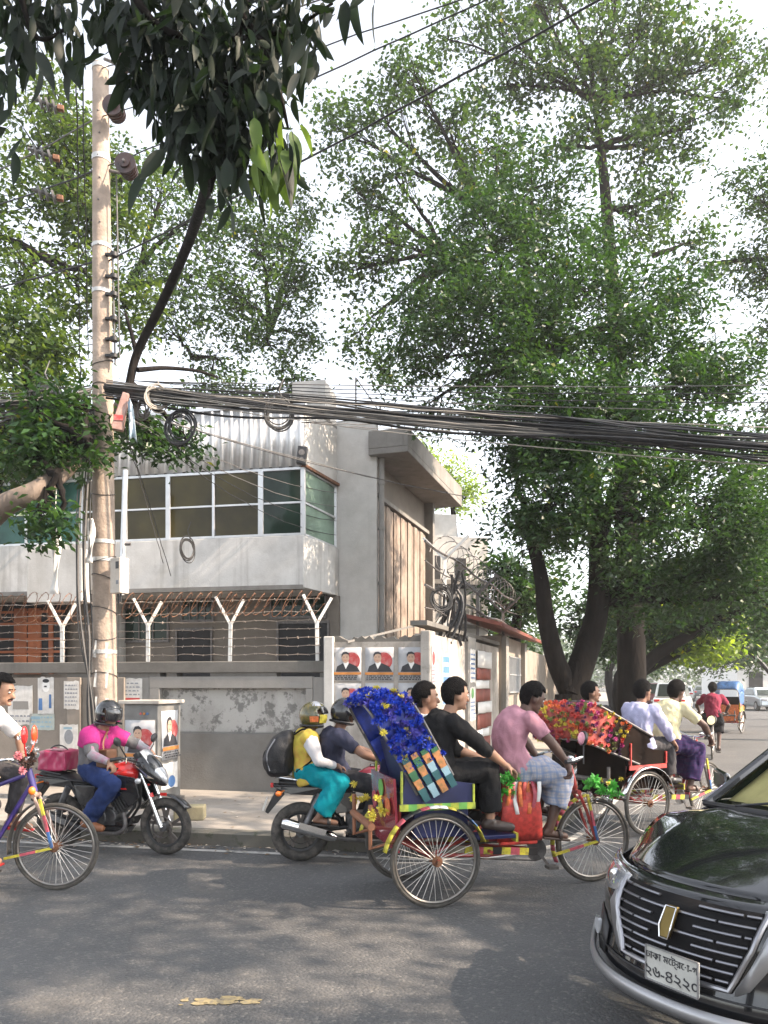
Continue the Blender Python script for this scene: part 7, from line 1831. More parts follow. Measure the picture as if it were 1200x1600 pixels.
# ------------------------------------------------------------------ cars far down the street
def far_car(label, loc, rz, paint, kind='sedan'):
    c = thing('parked_car' if 'parked' in label else 'distant_car', label, 'car', loc, rz, 'distant cars on the side street')
    L, Wd, H_ = (4.4, 1.7, 1.46) if kind == 'sedan' else (4.3, 1.75, 1.75)
    def prof(pts, name, m, hw, hw2, parent=c, **k):
        mb = MB(); mb.loft([[V((x, y, z)) for x, z in pts] for y in (-hw,)] + [[V((x, y, z)) for x, z in pts] for y in (hw,)]); return mb.build(name, m, parent, smooth=False, **k)
    prof([(-2.1, .28), (-2.15, .6), (-2.1, .9), (-1.4, .98), (1.0, .96), (1.9, .82), (2.15, .66), (2.18, .3)], 'body', paint, Wd / 2, Wd / 2, bevel=0.09)
    roofx = (-1.75, -1.1, .35, 1.05) if kind == 'sedan' else (-2.0, -1.8, .6, 1.2)
    mb = MB(); mb.loft([[V((roofx[0], y * .8, .95)), V((roofx[1], y * .66, H_ - .02)), V((roofx[2], y * .66, H_)), V((roofx[3], y * .8, .95))] for y in (-1, 1)]); cb_ = mb.build('cabin', paint, c, smooth=False, bevel=0.06)
    gl = M_WINDSCREEN
    mb = MB(); mb.prism([(roofx[3] + .012, -.64, .99), (roofx[3] + .012, .64, .99), (roofx[2] + .04, .55, H_ - .07), (roofx[2] + .04, -.55, H_ - .07)], (.012, 0, .01)); mb.build('windscreen', gl, cb_, smooth=False)
    mb = MB(); mb.prism([(roofx[0] - .02, -.64, .99), (roofx[0] - .02, .64, .99), (roofx[1] - .05, .55, H_ - .09), (roofx[1] - .05, -.55, H_ - .09)], (-.012, 0, .01)); mb.build('rear_window', gl, cb_, smooth=False)
    for s in (-1, 1):
        mb = MB(); mb.prism([(roofx[0] + .25, .805 * s, .99), (roofx[3] - .22, .805 * s, .99), (roofx[2] - .02, .685 * s, H_ - .1), (roofx[1] + .1, .685 * s, H_ - .1)], (0, .01 * s, 0)); mb.build('side_window', gl, cb_, smooth=False)
        for x in (-1.35, 1.35):
            mb = MB(); mb.disc((0, 0, 0), (0, 1, 0), .31, .2, 24); w = mb.build('wheel', M_TYRE, c); w.location = (x, .78 * s, .31)
            mb = MB(); mb.disc((0, .08 * s, 0), (0, 1, 0), .19, .06, 18); mb.build('rim', M_SATIN, w)
        mb = MB(); mb.box((2.13, .62 * s, .70), (.10, .34, .13)); mb.build('headlight', M_HEADLAMP, c, bevel=0.02)
        mb = MB(); mb.box((-2.13, .66 * s, .76), (.08, .3, .14)); mb.build('tail_light', M_REDLENS, c, bevel=0.02)
    mb = MB(); mb.box((2.185, 0, .62), (.03, .85, .12)); mb.build('grille', M_GRILLE, c, smooth=False)
    for x in (2.2, -2.17):
        mb = MB(); mb.box((x, 0, .45), (.02, .45, .12)); mb.build('number_plate', M_PAPER, c, smooth=False)
    return c
SILVER = mat('silver_car_paint', (0.42, 0.46, 0.48), 0.3, 0.5, coat=0.7, var=0.05); CWHITE = mat('white_car_paint', (0.70, 0.70, 0.68), 0.3, coat=0.7, var=0.05); CDARK = mat('dark_red_car_paint', (0.14, 0.03, 0.03), 0.3, coat=0.7, var=0.05); CGREY = mat('grey_car_paint', (0.14, 0.16, 0.17), 0.3, 0.3, coat=0.7)
def at(px, d): return V(((px - 600) / FPX * d, d, 0))
far_car('pale silver car coming towards the viewer at the right edge', at(1192, 49), R(262), SILVER)
far_car('white car driving away seen from behind in mid street', at(1070, 74), R(66), CWHITE)
far_car('white parked car just right of the dark straight trunk', at(1052, 44), R(64), CWHITE, 'van')
far_car('dark red parked car by the left footpath far off', at(1028, 58), R(64), CDARK, 'van')
far_car('grey car far off behind the white one', at(1097, 88), R(66), CGREY)
far_car('white van beyond the rickshaw with the blue hood', at(1140, 80), R(250), CWHITE, 'van')
far_car('small grey parked car deep in the shade of the street', at(1055, 100), R(64), CGREY)
# ------------------------------------------------------------------ people
def skin(name, col): return mat(name, col, 0.55, var=0.12, scale=10)
SK1 = skin('skin_brown', (0.21, 0.11, 0.07)); SK2 = skin('skin_dark', (0.085, 0.045, 0.032)); SK3 = skin('skin_tan', (0.30, 0.165, 0.105))
M_HAIR = mat('black_hair', (0.007, 0.006, 0.006), 0.85, var=0.4, scale=60, bump=0.9, bscale=120, spec=0.12)
M_EYEW = mat('eye_white', (0.6, 0.58, 0.55), 0.3); M_IRIS = mat('iris_brown', (0.02, 0.012, 0.01), 0.2); M_LIP = mat('lip', (0.16, 0.06, 0.05), 0.5)
def cloth(name, col, **k): 
    kw = dict(rough=0.85, var=0.16, scale=7, bump=0.35, bscale=120, spec=0.2); kw.update(k); return mat(name, col, **kw)
def plaid(name, base, c1, c2):
    m = bpy.data.materials.new(name); m.use_nodes = True; n, l = m.node_tree.nodes, m.node_tree.links
    b = n['Principled BSDF']; b.inputs['Roughness'].default_value = 0.9; b.inputs['Specular IOR Level'].default_value = 0.2
    tc = n.new('ShaderNodeTexCoord'); out = None
    for ax, sc, c in (('X', 5.5, c1), ('X', 12, c2), ('Z', 6, c1), ('Z', 13, c2)):
        w = n.new('ShaderNodeTexWave'); w.wave_type = 'BANDS'; w.bands_direction = ax; w.inputs['Scale'].default_value = sc; w.inputs['Distortion'].default_value = 3.5; w.inputs['Detail'].default_value = 1
        l.new(tc.outputs['Object'], w.inputs['Vector'])
        r_ = n.new('ShaderNodeMapRange'); r_.inputs['From Min'].default_value = 0.72; r_.inputs['From Max'].default_value = 0.9; r_.inputs['To Max'].default_value = 0.42; l.new(w.outputs['Fac'], r_.inputs['Value'])
        mx = n.new('ShaderNodeMix'); mx.data_type = 'RGBA'; l.new(r_.outputs[0], mx.inputs['Factor'])
        if out is None: mx.inputs['A'].default_value = (*base, 1)
        else: l.new(out, mx.inputs['A'])
        mx.inputs['B'].default_value = (*c, 1); out = mx.outputs['Result']
    l.new(out, b.inputs['Base Color']); return m

def ring(c, lat, dep, a, b, n=16): return [c + lat * a * math.cos(t) + dep * b * math.sin(t) for t in np.linspace(0, 2 * math.pi, n, endpoint=False)]
def spine(J, grow=0.0, start=0.0, end=1.0, collar=True, n=9):
    """elliptical sections from the pelvis up to the neck"""
    p, q = V(J['pelvis']), V(J['neck']); lat = V(J.get('lat', (0, 1, 0))).normalized(); d = (q - p); back = V((-1, 0, 0)); back = (back - d.normalized() * back.dot(d.normalized())).normalized()
    ctrl = (p + q) / 2 + back * J.get('hunch', 0.05) * 2
    prof = ((0.0, .165, .115), (.16, .16, .112), (.34, .138, .10), (.55, .155, .112), (.74, .172, .118), (.88, .165, .098), (.97, .10, .07), (1.0, .06, .055))
    w = J.get('build', 1.0); rings = []
    for i in range(n + 4):
        t = start + (end - start) * i / (n + 3)
        c = p * (1 - t) ** 2 + ctrl * 2 * t * (1 - t) + q * t * t
        tt = max(0.0, min(1.0, t))
        for (a0, a1, a2), (b0, b1, b2) in zip(prof[:-1], prof[1:]):
            if a0 <= tt <= b0:
                f = (tt - a0) / (b0 - a0); hw = a1 + (b1 - a1) * f; hd = a2 + (b2 - a2) * f; break
        tan = ((ctrl - p) * (1 - t) + (q - ctrl) * t).normalized(); dep = lat.cross(tan).normalized()
        rings.append(ring(c, lat, dep, hw * w + grow, hd * w + grow))
    return rings

def person(label, fr, J, look, group='people on the street'):
    """body: one skin over tapered limbs, head with a face, five fingered hands; hair and clothes are its children"""
    s = look.get('s', 1.0); lat = V(J.get('lat', (0, 1, 0))).normalized()
    pel, nk, hc = V(J['pelvis']), V(J['neck']), V(J['head'])
    up = (nk - pel).normalized(); fw = lat.cross(up); fw = -fw if fw.x < 0 else fw
    sh = {}; hp = {}
    for k, sg in (('R', -1), ('L', 1)):
        sh[k] = V(J['sh' + k]) if 'sh' + k in J else nk - up * 0.065 * s + lat * sg * 0.178 * s * J.get('build', 1)
        hp[k] = pel + lat * sg * 0.092 * s
    hy = J.get('yaw', 0.0); hpch = J.get('pitch', 0.0)
    HR = Matrix.Rotation(hy, 3, 'Z') @ Matrix.Rotation(hpch, 3, 'Y')
    h = lambda x, y, z: hc + HR @ V((x * s, y * s, z * s))
    mb = MB(); mb.loft(spine(J))
    mb.capsule(nk - up * 0.05, h(-0.02, 0, -0.05), 0.058 * s, 0.052 * s)
    mb.ball(h(-0.005, 0, 0.02), (0.098 * s, 0.077 * s, 0.108 * s), 18, 12, HR); mb.ball(h(0.022, 0, -0.045), (0.068 * s, 0.058 * s, 0.066 * s), 16, 10, HR)
    mb.capsule(h(0.088, 0, 0.012), h(0.106, 0, -0.022), 0.011 * s, 0.016 * s, 8, 3)
    mb.ball(h(0.078, 0, -0.086), (0.022 * s, 0.026 * s, 0.018 * s), 10, 6)
    mb.capsule(h(0.082, -0.03, 0.034), h(0.082, 0.03, 0.034), 0.014 * s, 0.014 * s, 8, 3)
    for sg in (-1, 1): mb.ball(h(-0.008, 0.078 * sg, -0.005), (0.024 * s, 0.012 * s, 0.034 * s), 10, 6, HR)
    for k, sg in (('R', -1), ('L', 1)):
        e, w = V(J['elbow' + k]), V(J['wrist' + k])
        mb.ball(sh[k], 0.066 * s, 12, 8); mb.capsule(sh[k], e, 0.054 * s, 0.041 * s); mb.capsule(e, e.lerp(w, 0.35), 0.042 * s, 0.043 * s); mb.capsule(e.lerp(w, 0.3), w, 0.043 * s, 0.027 * s)
        d = V(J['grip' + k]).normalized() if 'grip' + k in J else (w - e).normalized()
        ac = V(J.get('across' + k, lat * -sg)); ac = (ac - d * ac.dot(d)).normalized(); pn = d.cross(ac).normalized()
        if pn.z > 0: pn = -pn
        pc = w + d * 0.05 * s
        mb.capsule(w, w + d * 0.03, 0.026 * s, 0.03 * s)
        for q in (-0.024, -0.008, 0.008, 0.024): mb.capsule(w + d * 0.02 * s + ac * q * 0.8 * s, w + d * 0.085 * s + ac * q * s, 0.015 * s, 0.014 * s, 8, 3)
        curl = J.get('curl', 1.0)
        for q, L in ((-0.030, 0.85), (-0.010, 1.0), (0.010, 0.96), (0.030, 0.78)):
            b0 = w + d * 0.088 * s + ac * q * s; a1 = 0.75 * curl; a2 = 1.9 * curl
            b1 = b0 + (d * math.cos(a1) + pn * math.sin(a1)) * 0.040 * L * s; b2 = b1 + (d * math.cos(a2) + pn * math.sin(a2)) * 0.036 * L * s
            mb.capsule(b0, b1, 0.0105 * s, 0.0098 * s, 8, 3); mb.capsule(b1, b2, 0.0098 * s, 0.0085 * s, 8, 3)
        th = ac * (-0.032 * s); t0 = w + d * 0.028 * s + th * 0.7; t1 = t0 + (d * 0.6 + th.normalized() * 0.6 + pn * 0.5).normalized() * 0.042 * s; t2 = t1 + (d * 0.7 + pn * 0.8).normalized() * 0.032 * s
        mb.capsule(t0, t1, 0.014 * s, 0.0115 * s, 8, 3); mb.capsule(t1, t2, 0.0115 * s, 0.0095 * s, 8, 3)
        kn, an, to = V(J['knee' + k]), V(J['ankle' + k]), V(J['toe' + k])
        mb.capsule(hp[k], kn, 0.088 * s, 0.056 * s); mb.capsule(kn, kn.lerp(an, 0.4), 0.054 * s, 0.055 * s); mb.capsule(kn.lerp(an, 0.3), an, 0.055 * s, 0.036 * s)
        fd = (to - an); heel = an - V((fd.x, fd.y, 0)).normalized() * 0.035 * s + V((0, 0, -0.035 * s))
        mb.capsule(an, heel, 0.034 * s, 0.030 * s); mb.capsule(heel, to, 0.030 * s, 0.024 * s); mb.capsule(heel.lerp(to, .5), to, 0.034 * s, 0.030 * s)
    me = fuse(mb, look.get('voxel', 0.0085), 2); me.materials.append(look['skin']); me.name = 'person'
    o = put('person', me); o.location = fr[0]; o.rotation_euler = (0, 0, fr[1]); tag(o, label, 'person', group)
    def child(name, me_, m):
        me_.materials.append(m); c = put(name, me_, o); return c
    # face
    if look.get('face', True):
        for sg in (-1, 1):
            mb = MB(); mb.ball(h(0.080, 0.032 * sg, 0.014), (0.011 * s, 0.014 * s, 0.008 * s), 10, 6, HR); ey = mb.build('eye', M_EYEW, o); mb = MB(); mb.ball(h(0.0885, 0.032 * sg, 0.014), 0.0055 * s, 8, 5); mb.build('iris', M_IRIS, ey)
            mb = MB(); mb.capsule(h(0.092, 0.016 * sg, 0.040), h(0.082, 0.052 * sg, 0.040), 0.006 * s, 0.004 * s, 6, 2); mb.build('eyebrow', M_HAIR, o)
        mb = MB(); mb.capsule(h(0.088, -0.020, -0.052), h(0.088, 0.020, -0.052), 0.007 * s, 0.007 * s, 8, 2); mb.build('lips', M_LIP, o)
        if look.get('moustache'):
            mb = MB(); mb.capsule(h(0.098, 0, -0.036), h(0.085, 0.03, -0.044), 0.008 * s, 0.004 * s, 8, 2); mb.capsule(h(0.098, 0, -0.036), h(0.085, -0.03, -0.044), 0.008 * s, 0.004 * s, 8, 2); mb.build('moustache', M_HAIR, o)
    if look.get('hair', True):
        mb = MB(); mb.ball((-0.014, 0, 0.030), (0.104, 0.088, 0.112), 26, 18)
        keep = []
        mb2 = MB(); vs = [V(v) for v in mb.v]
        ok = [not (v.x > 0.035 and v.z < 0.075 - 0.1 * max(0, 0.09 - v.x)) and not (v.x > -0.03 and v.z < 0.012 - (0.02 if abs(v.y) > .07 and v.x < .0 else 0)) and v.z > -0.068 - 0.02 * look.get('longhair', 0) for v in vs]
        fs = [f for f in mb.f if all(ok[i] for i in f)]
        rr = random.Random(len(label)); vs2 = [h(*(v * (1 + 0.05 * noise.noise(v * 40 + V((rr.random() * 0, 0, 0)))) * look.get('hairvol', 1.0))) for v in vs]
        mb2.v = [tuple(v) for v in vs2]; mb2.f = fs; mb2.m = [0] * len(fs)
        hr = mb2.build('hair', M_HAIR, o, angle=180, solid=0.012)
    if 'beard' in look:
        mb = MB(); mb.ball(h(0.045, 0, -0.072), (0.055 * s, 0.056 * s, 0.036 * s), 14, 8, HR); mb.build('beard', M_HAIR, o)
    if 'helmet' in look:
        hm, visor, trim = look['helmet']; mb = MB(); mb.ball((0, 0, 0), (0.142, 0.122, 0.142), 28, 20)
        vs = [V(v) for v in mb.v]; ok = [not (v.x > 0.055 and -0.085 < v.z < 0.055 and abs(v.y) < 0.105) and v.z > -0.118 for v in vs]
        fs = [f for f in mb.f if all(ok[i] for i in f)]; mb.v = [tuple(h(v.x - 0.002, v.y, v.z + 0.022)) for v in vs]; mb.f = fs; mb.m = [0] * len(fs)
        hl = mb.build('helmet', hm, o, solid=0.016, angle=180)
        mb = MB(); mb.grid([[h(0.148 * math.cos(a) * math.cos(b) , 0.128 * math.sin(a), 0.022 + 0.146 * math.sin(b)) for a in np.linspace(-1.05, 1.05, 13)] for b in np.linspace(look.get('vis0', -0.45), look.get('vis1', 0.55), 7)]); mb.build('visor', visor, hl, solid=0.004, angle=180)
        mb = MB(); mb.tube([h(0.142 * math.cos(a) * 0.99, 0.124 * math.sin(a), -0.075) for a in np.linspace(0.9, 5.38, 24)], 0.012, 6); mb.build('rim', trim, hl)
        for pts in look.get('flames', ()):
            mb = MB(); mb.grid([[h(0.151 * math.cos(a) * math.cos(b), -0.131 * math.sin(a) * math.cos(b) * 1.0, 0.022 + 0.151 * math.sin(b)) for a in np.linspace(pts[0], pts[1], 5)] for b in np.linspace(pts[2], pts[3], 4)]); mb.build('painted_flame', pts[4], hl, angle=180)
    # clothes
    def sleeve(mb, k, to, r0, r1):
        e, w = V(J['elbow' + k]), V(J['wrist' + k])
        mb.ball(sh[k], r0 * 1.16, 12, 8)
        if to <= 1: mb.tube([sh[k], sh[k].lerp(e, to)], [r0 * 1.08, r1], 16)
        else: mb.tube([sh[k], e], [r0 * 1.08, (r0 + r1) / 2], 16); mb.ball(e, (r0 + r1) / 2, 12, 8); mb.tube([e, e.lerp(w, to - 1)], [(r0 + r1) / 2, r1], 16)
    if 'shirt' in look:
        m, slv, hem = look['shirt'][:3]; g = look.get('loose', 0.022)
        mb = MB(); mb.loft(spine(J, g, -hem, 0.985, n=12))
        for k in 'RL': sleeve(mb, k, slv, 0.072, look.get('cuff', 0.060 if slv <= 1 else 0.046))
        child('shirt', fuse(mb, 0.0115, 3, 0.016, 12, len(label) * 1.7), m)
        if len(look['shirt']) > 3:                            # yoke or vest of another colour on top
            m2, a, b = look['shirt'][3]; mb = MB(); mb.loft(spine(J, g + 0.012, a, b, n=10))
            if look.get('yokesleeve'):
                for k in 'RL': sleeve(mb, k, look['yokesleeve'], 0.088, 0.080)
            child(look.get('yokename', 'vest'), fuse(mb, 0.0115, 3, 0.008, 11, 2.0), m2)
        mb = MB(); c = nk - up * 0.012; mb.torus(c, up + fw * 0.3, 0.072, 0.017, 20, 8, flat=1.3); mb.build('collar', look['shirt'][3][0] if len(look['shirt']) > 3 and look.get('yokesleeve') else m, o)
    if 'sleeves' in look:
        for k in 'RL':
            e, w = V(J['elbow' + k]), V(J['wrist' + k]); mb = MB(); mb.tube([sh[k].lerp(e, look.get('slf', .4)), e], [.060 + .022 * (look.get('slf', .4) < .2), .052], 14); mb.ball(e, .052, 12, 8); mb.tube([e, w], [.050, .036], 14); child('arm_sleeve', fuse(mb, 0.011, 3, 0.006, 14, 1), look['sleeves'])
    if 'trousers' in look:
        m, end, r0, r1 = look['trousers']; mb = MB(); mb.loft(spine(J, 0.014, -0.16, 0.16, n=4))
        for k in 'RL':
            kn, an = V(J['knee' + k]), V(J['ankle' + k]); mb.capsule(hp[k], kn, r0, r0 * 0.80, 16); 
            if end > 0: mb.tube([kn, kn.lerp(an, end)], [r0 * 0.80, r1], 18); mb.ball(kn, r0 * 0.80, 12, 8)
        child('trousers', fuse(mb, 0.0115, 3, 0.015, 12, len(label) * 0.9), m)
    if 'lungi' in look:
        m, end, r0 = look['lungi']; mb = MB(); mb.loft(spine(J, 0.022, -0.16, 0.24, n=4)); ks = [V(J['kneeR']), V(J['kneeL'])]; an = [V(J['ankleR']), V(J['ankleL'])]
        for f in np.linspace(0, 1, 6):
            a = hp['R'].lerp(hp['L'], f); b = ks[0].lerp(ks[1], f); c = an[0].lerp(an[1], f); mid = 0.9 + 0.1 * abs(2 * f - 1)
            mb.capsule(a, b, r0 * mid, r0 * 0.9 * mid, 14); mb.tube([b + V((0, 0, 0.02)), b.lerp(c, end)], [r0 * 0.88 * mid, r0 * 0.86 * mid], 16)
        child('lungi', fuse(mb, 0.012, 3, 0.020, 10, 3.0), m)
    if 'shoes' in look:
        for k in 'RL':
            an, to = V(J['ankle' + k]), V(J['toe' + k]); fd = V(((to - an).x, (to - an).y, 0)).normalized(); heel = an - fd * 0.035 + V((0, 0, -0.035)); mb = MB()
            if look.get('sandal'):
                mb.bar(heel - fd * 0.03 + V((0, 0, -0.034)), to + fd * 0.03 + V((0, 0, -0.03)), 0.085, 0.018); mb.torus(heel.lerp(to, .7), fd, 0.042, 0.010, 16, 6, flat=2.0); sd = mb.build('sandal', look['shoes'], o, bevel=0.004)
            else:
                mb.capsule(an + V((0, 0, -0.01)), heel, 0.044, 0.042); mb.capsule(heel, to, 0.042, 0.034); mb.capsule(heel.lerp(to, .5), to, 0.046, 0.038); child('shoe', fuse(mb, 0.01, 3), look['shoes'])
    return o

C_WHITE = cloth('white_shirt', (0.66, 0.66, 0.66)); C_BLACK = cloth('black_cotton', (0.010, 0.010, 0.011)); C_PINK = cloth('dusty_pink_tee', (0.44, 0.22, 0.27)); C_LAV = cloth('lavender_shirt', (0.42, 0.42, 0.60)); C_CREAM = cloth('pale_yellow_tee', (0.62, 0.57, 0.36))
C_NAVY = cloth('navy_tee', (0.035, 0.038, 0.065)); C_CHAR = cloth('charcoal_jeans', (0.028, 0.028, 0.032)); C_TEAL = cloth('teal_trousers', (0.0, 0.22, 0.27)); C_DENIM = cloth('blue_denim', (0.018, 0.035, 0.115), var=0.35); C_MAG = cloth('magenta_tee', (0.46, 0.035, 0.19)); C_GREY = cloth('grey_knit', (0.15, 0.145, 0.145)); C_LGREY = cloth('pale_grey_sleeve', (0.36, 0.35, 0.37), dirt=(0.45, 0.12, 0.22), dscale=9, damt=0.8)
C_YELL = cloth('yellow_print', (0.52, 0.42, 0.07), dirt=(0.55, 0.2, 0.08), dscale=10, damt=0.6); C_OFFW = cloth('off_white_sleeve', (0.55, 0.54, 0.55)); C_MAROON = cloth('maroon_shirt', (0.20, 0.025, 0.05)); C_DGREY = cloth('dark_grey_trousers', (0.05, 0.047, 0.05)); C_PLUM = plaid('plum_lungi', (0.03, 0.016, 0.06), (0.06, 0.02, 0.08), (0.02, 0.03, 0.09))
C_LUNGI = plaid('blue_grey_lungi', (0.36, 0.35, 0.37), (0.10, 0.18, 0.36), (0.20, 0.25, 0.36))
M_LEATHER = mat('tan_leather', (0.25, 0.10, 0.045), 0.5); M_SHOEBLACK = mat('black_shoe', (0.02, 0.018, 0.017), 0.4); M_BROWNSHOE = mat('brown_shoe', (0.05, 0.035, 0.03), 0.5); M_SANDALRED = mat('red_sandal', (0.4, 0.03, 0.03), 0.5); M_WEB = mat('black_helmet', (0.013, 0.013, 0.014), 0.2, coat=0.8); M_VISOR = mat('dark_visor', (0.02, 0.02, 0.022), 0.08, coat=1.0); M_BLACKCLOTH = cloth('black_face_scarf', (0.008, 0.008, 0.009))
M_HELMY = mat('olive_painted_helmet', (0.05, 0.055, 0.02), 0.25, coat=0.7, dirt=(0.2, 0.14, 0.02), dscale=11, damt=0.9); M_HELMS = mat('silver_helmet_top', (0.5, 0.5, 0.52), 0.25, 0.4, coat=0.6)

# rickshaw one: puller and two passengers
person('rickshaw puller in a dusty pink T-shirt and blue checked lungi', RK1, dict(pelvis=(0.84, 0, 1.00), neck=(0.90, 0, 1.46), head=(0.99, 0, 1.57), hunch=0.10, pitch=0.42, elbowR=(1.03, -0.27, 1.22), elbowL=(1.03, 0.27, 1.22), wristR=(1.16, -0.29, 1.05), wristL=(1.16, 0.28, 1.05), gripR=(0.3, 0, -1), gripL=(0.3, 0, -1),
       kneeR=(1.20, -0.13, 0.90), kneeL=(1.16, 0.13, 0.98), ankleR=(1.08, -0.13, 0.50), ankleL=(1.12, 0.13, 0.66), toeR=(1.22, -0.13, 0.43), toeL=(1.25, 0.13, 0.58)), dict(skin=SK2, shirt=(C_PINK, 0.72, 0.02), lungi=(C_LUNGI, 0.55, 0.105), hairvol=1.05, loose=0.03, shoes=M_BROWNSHOE, sandal=True))
person('passenger in a black long shirt and black trousers leaning forward in the rickshaw', RK1, dict(pelvis=(0.10, -0.19, 1.0), neck=(0.17, -0.19, 1.46), head=(0.24, -0.20, 1.60), hunch=0.06, pitch=0.1, yaw=0.1, elbowR=(0.40, -0.40, 1.20), wristR=(0.60, -0.32, 1.06), elbowL=(0.30, 0.0, 1.16), wristL=(0.52, -0.08, 1.08), gripR=(0.8, 0, -0.5),
       kneeR=(0.50, -0.27, 1.01), kneeL=(0.52, -0.12, 1.02), ankleR=(0.50, -0.27, 0.62), ankleL=(0.56, -0.10, 0.62), toeR=(0.66, -0.30, 0.56), toeL=(0.72, -0.12, 0.56), curl=0.6, build=1.05), dict(skin=SK3, shirt=(C_BLACK, 1.25, 0.14), trousers=(C_BLACK, 0.82, 0.105, 0.085), shoes=M_BROWNSHOE, hairvol=1.06, loose=0.03))
person('passenger in a white shirt sitting on the far side of the rickshaw seat', RK1, dict(pelvis=(0.06, 0.19, 0.99), neck=(0.08, 0.20, 1.43), head=(0.12, 0.21, 1.57), hunch=0.03, yaw=-0.15, elbowR=(0.22, 0.05, 1.15), wristR=(0.44, 0.10, 1.08), elbowL=(0.20, 0.42, 1.15), wristL=(0.42, 0.32, 1.06),
       kneeR=(0.50, 0.13, 1.01), kneeL=(0.50, 0.28, 1.01), ankleR=(0.54, 0.13, 0.62), ankleL=(0.54, 0.28, 0.62), toeR=(0.70, 0.13, 0.56), toeL=(0.70, 0.28, 0.56)), dict(skin=SK1, shirt=(C_WHITE, 0.8, 0.1), trousers=(C_CHAR, 0.9, 0.10, 0.07), shoes=M_SHOEBLACK, hairvol=1.06))
# rickshaw two
person('rickshaw puller in a pale yellow T-shirt and plum lungi', RK2, dict(pelvis=(0.84, 0, 0.99), neck=(0.92, 0, 1.46), head=(1.00, 0, 1.59), hunch=0.08, pitch=0.25, elbowR=(1.08, -0.33, 1.20), elbowL=(1.06, 0.28, 1.20), wristR=(1.22, -0.30, 1.06), wristL=(1.18, 0.28, 1.06), gripR=(0.4, 0, -0.8), gripL=(0.4, 0, -0.8),
       kneeR=(1.20, -0.14, 0.88), kneeL=(1.18, 0.14, 0.92), ankleR=(1.06, -0.15, 0.46), ankleL=(1.10, 0.14, 0.58), toeR=(1.20, -0.15, 0.40), toeL=(1.23, 0.14, 0.5)), dict(skin=SK2, shirt=(C_CREAM, 0.75, 0.06), lungi=(C_PLUM, 0.85, 0.12), hairvol=1.12, loose=0.03, shoes=M_BROWNSHOE, sandal=True))
person('passenger in a lavender shirt on the near side of the flowered hood rickshaw', RK2, dict(pelvis=(0.12, -0.20, 0.99), neck=(0.14, -0.20, 1.46), head=(0.18, -0.20, 1.60), hunch=0.05, elbowR=(0.34, -0.40, 1.17), wristR=(0.52, -0.34, 1.02), elbowL=(0.30, 0.0, 1.16), wristL=(0.52, -0.05, 1.06),
       kneeR=(0.54, -0.26, 1.0), kneeL=(0.54, -0.12, 1.0), ankleR=(0.56, -0.26, 0.60), ankleL=(0.56, -0.12, 0.6), toeR=(0.72, -0.26, 0.55), toeL=(0.72, -0.12, 0.55), build=1.05), dict(skin=SK1, shirt=(C_LAV, 1.7, 0.1), trousers=(C_DGREY, 0.9, 0.10, 0.075), shoes=M_SHOEBLACK, hairvol=1.06, loose=0.03))
person('passenger in dark clothes glancing sideways behind the flowered hood', RK2, dict(pelvis=(-0.02, 0.24, 0.98), neck=(-0.12, 0.30, 1.43), head=(-0.12, 0.32, 1.58), hunch=0.03, yaw=-0.5, elbowR=(0.08, 0.10, 1.14), wristR=(0.36, 0.14, 1.06), elbowL=(0.1, 0.48, 1.12), wristL=(0.38, 0.36, 1.06),
       kneeR=(0.46, 0.16, 1.0), kneeL=(0.48, 0.30, 1.0), ankleR=(0.54, 0.16, 0.60), ankleL=(0.54, 0.30, 0.60), toeR=(0.70, 0.16, 0.55), toeL=(0.70, 0.30, 0.55)), dict(skin=SK1, shirt=(C_CHAR, 1.2, 0.1), trousers=(C_DGREY, 0.9, 0.10, 0.075), shoes=M_SHOEBLACK, hairvol=1.06))
# left rickshaw's puller
person('moustached man in a white shirt pedalling the rickshaw at the left edge', RK3, dict(pelvis=(0.78, 0, 1.02), neck=(0.98, 0, 1.50), head=(1.10, 0, 1.63), hunch=0.03, pitch=0.22, elbowR=(1.16, -0.34, 1.20), elbowL=(1.10, 0.30, 1.24), wristR=(1.12, -0.29, 1.09), wristL=(1.12, 0.28, 1.10), gripR=(0.5, 0.05, -0.6), gripL=(0.6, 0, -0.5),
       kneeR=(1.08, -0.14, 0.72), kneeL=(1.20, 0.12, 0.92), ankleR=(1.00, -0.14, 0.34), ankleL=(1.12, 0.12, 0.56), toeR=(1.15, -0.15, 0.27), toeL=(1.27, 0.12, 0.50)), dict(skin=SK3, shirt=(C_WHITE, 0.85, 0.08), trousers=(C_DGREY, 0.85, 0.095, 0.065), shoes=M_SANDALRED, sandal=True, moustache=True, hairvol=1.1, loose=0.034))
# motorcycles
person('rider in a magenta and grey top with a black helmet and face scarf', MC1, dict(pelvis=(0.42, 0, 0.82), neck=(0.50, 0, 1.24), head=(0.58, 0, 1.37), hunch=0.06, pitch=0.12, yaw=-0.2, elbowR=(0.62, -0.32, 1.00), wristR=(0.80, -0.31, 0.94), elbowL=(0.72, 0.30, 1.06), wristL=(0.86, 0.31, 0.99), gripR=(0.6, 0, -0.6), gripL=(0.6, 0, -0.6),
       kneeR=(0.76, -0.19, 0.70), kneeL=(0.76, 0.19, 0.70), ankleR=(0.48, -0.21, 0.34), ankleL=(0.48, 0.21, 0.34), toeR=(0.66, -0.23, 0.27), toeL=(0.66, 0.23, 0.27)), dict(skin=SK3, face=False, hair=False, helmet=(M_WEB, M_VISOR, M_BLACK), shirt=(C_GREY, 1.0, 0.06, (C_MAG, 0.52, 0.985)), yokesleeve=0.62, yokename='magenta_yoke', sleeves=C_LGREY, trousers=(C_DENIM, 0.93, 0.115, 0.085), shoes=M_LEATHER, s=0.97))
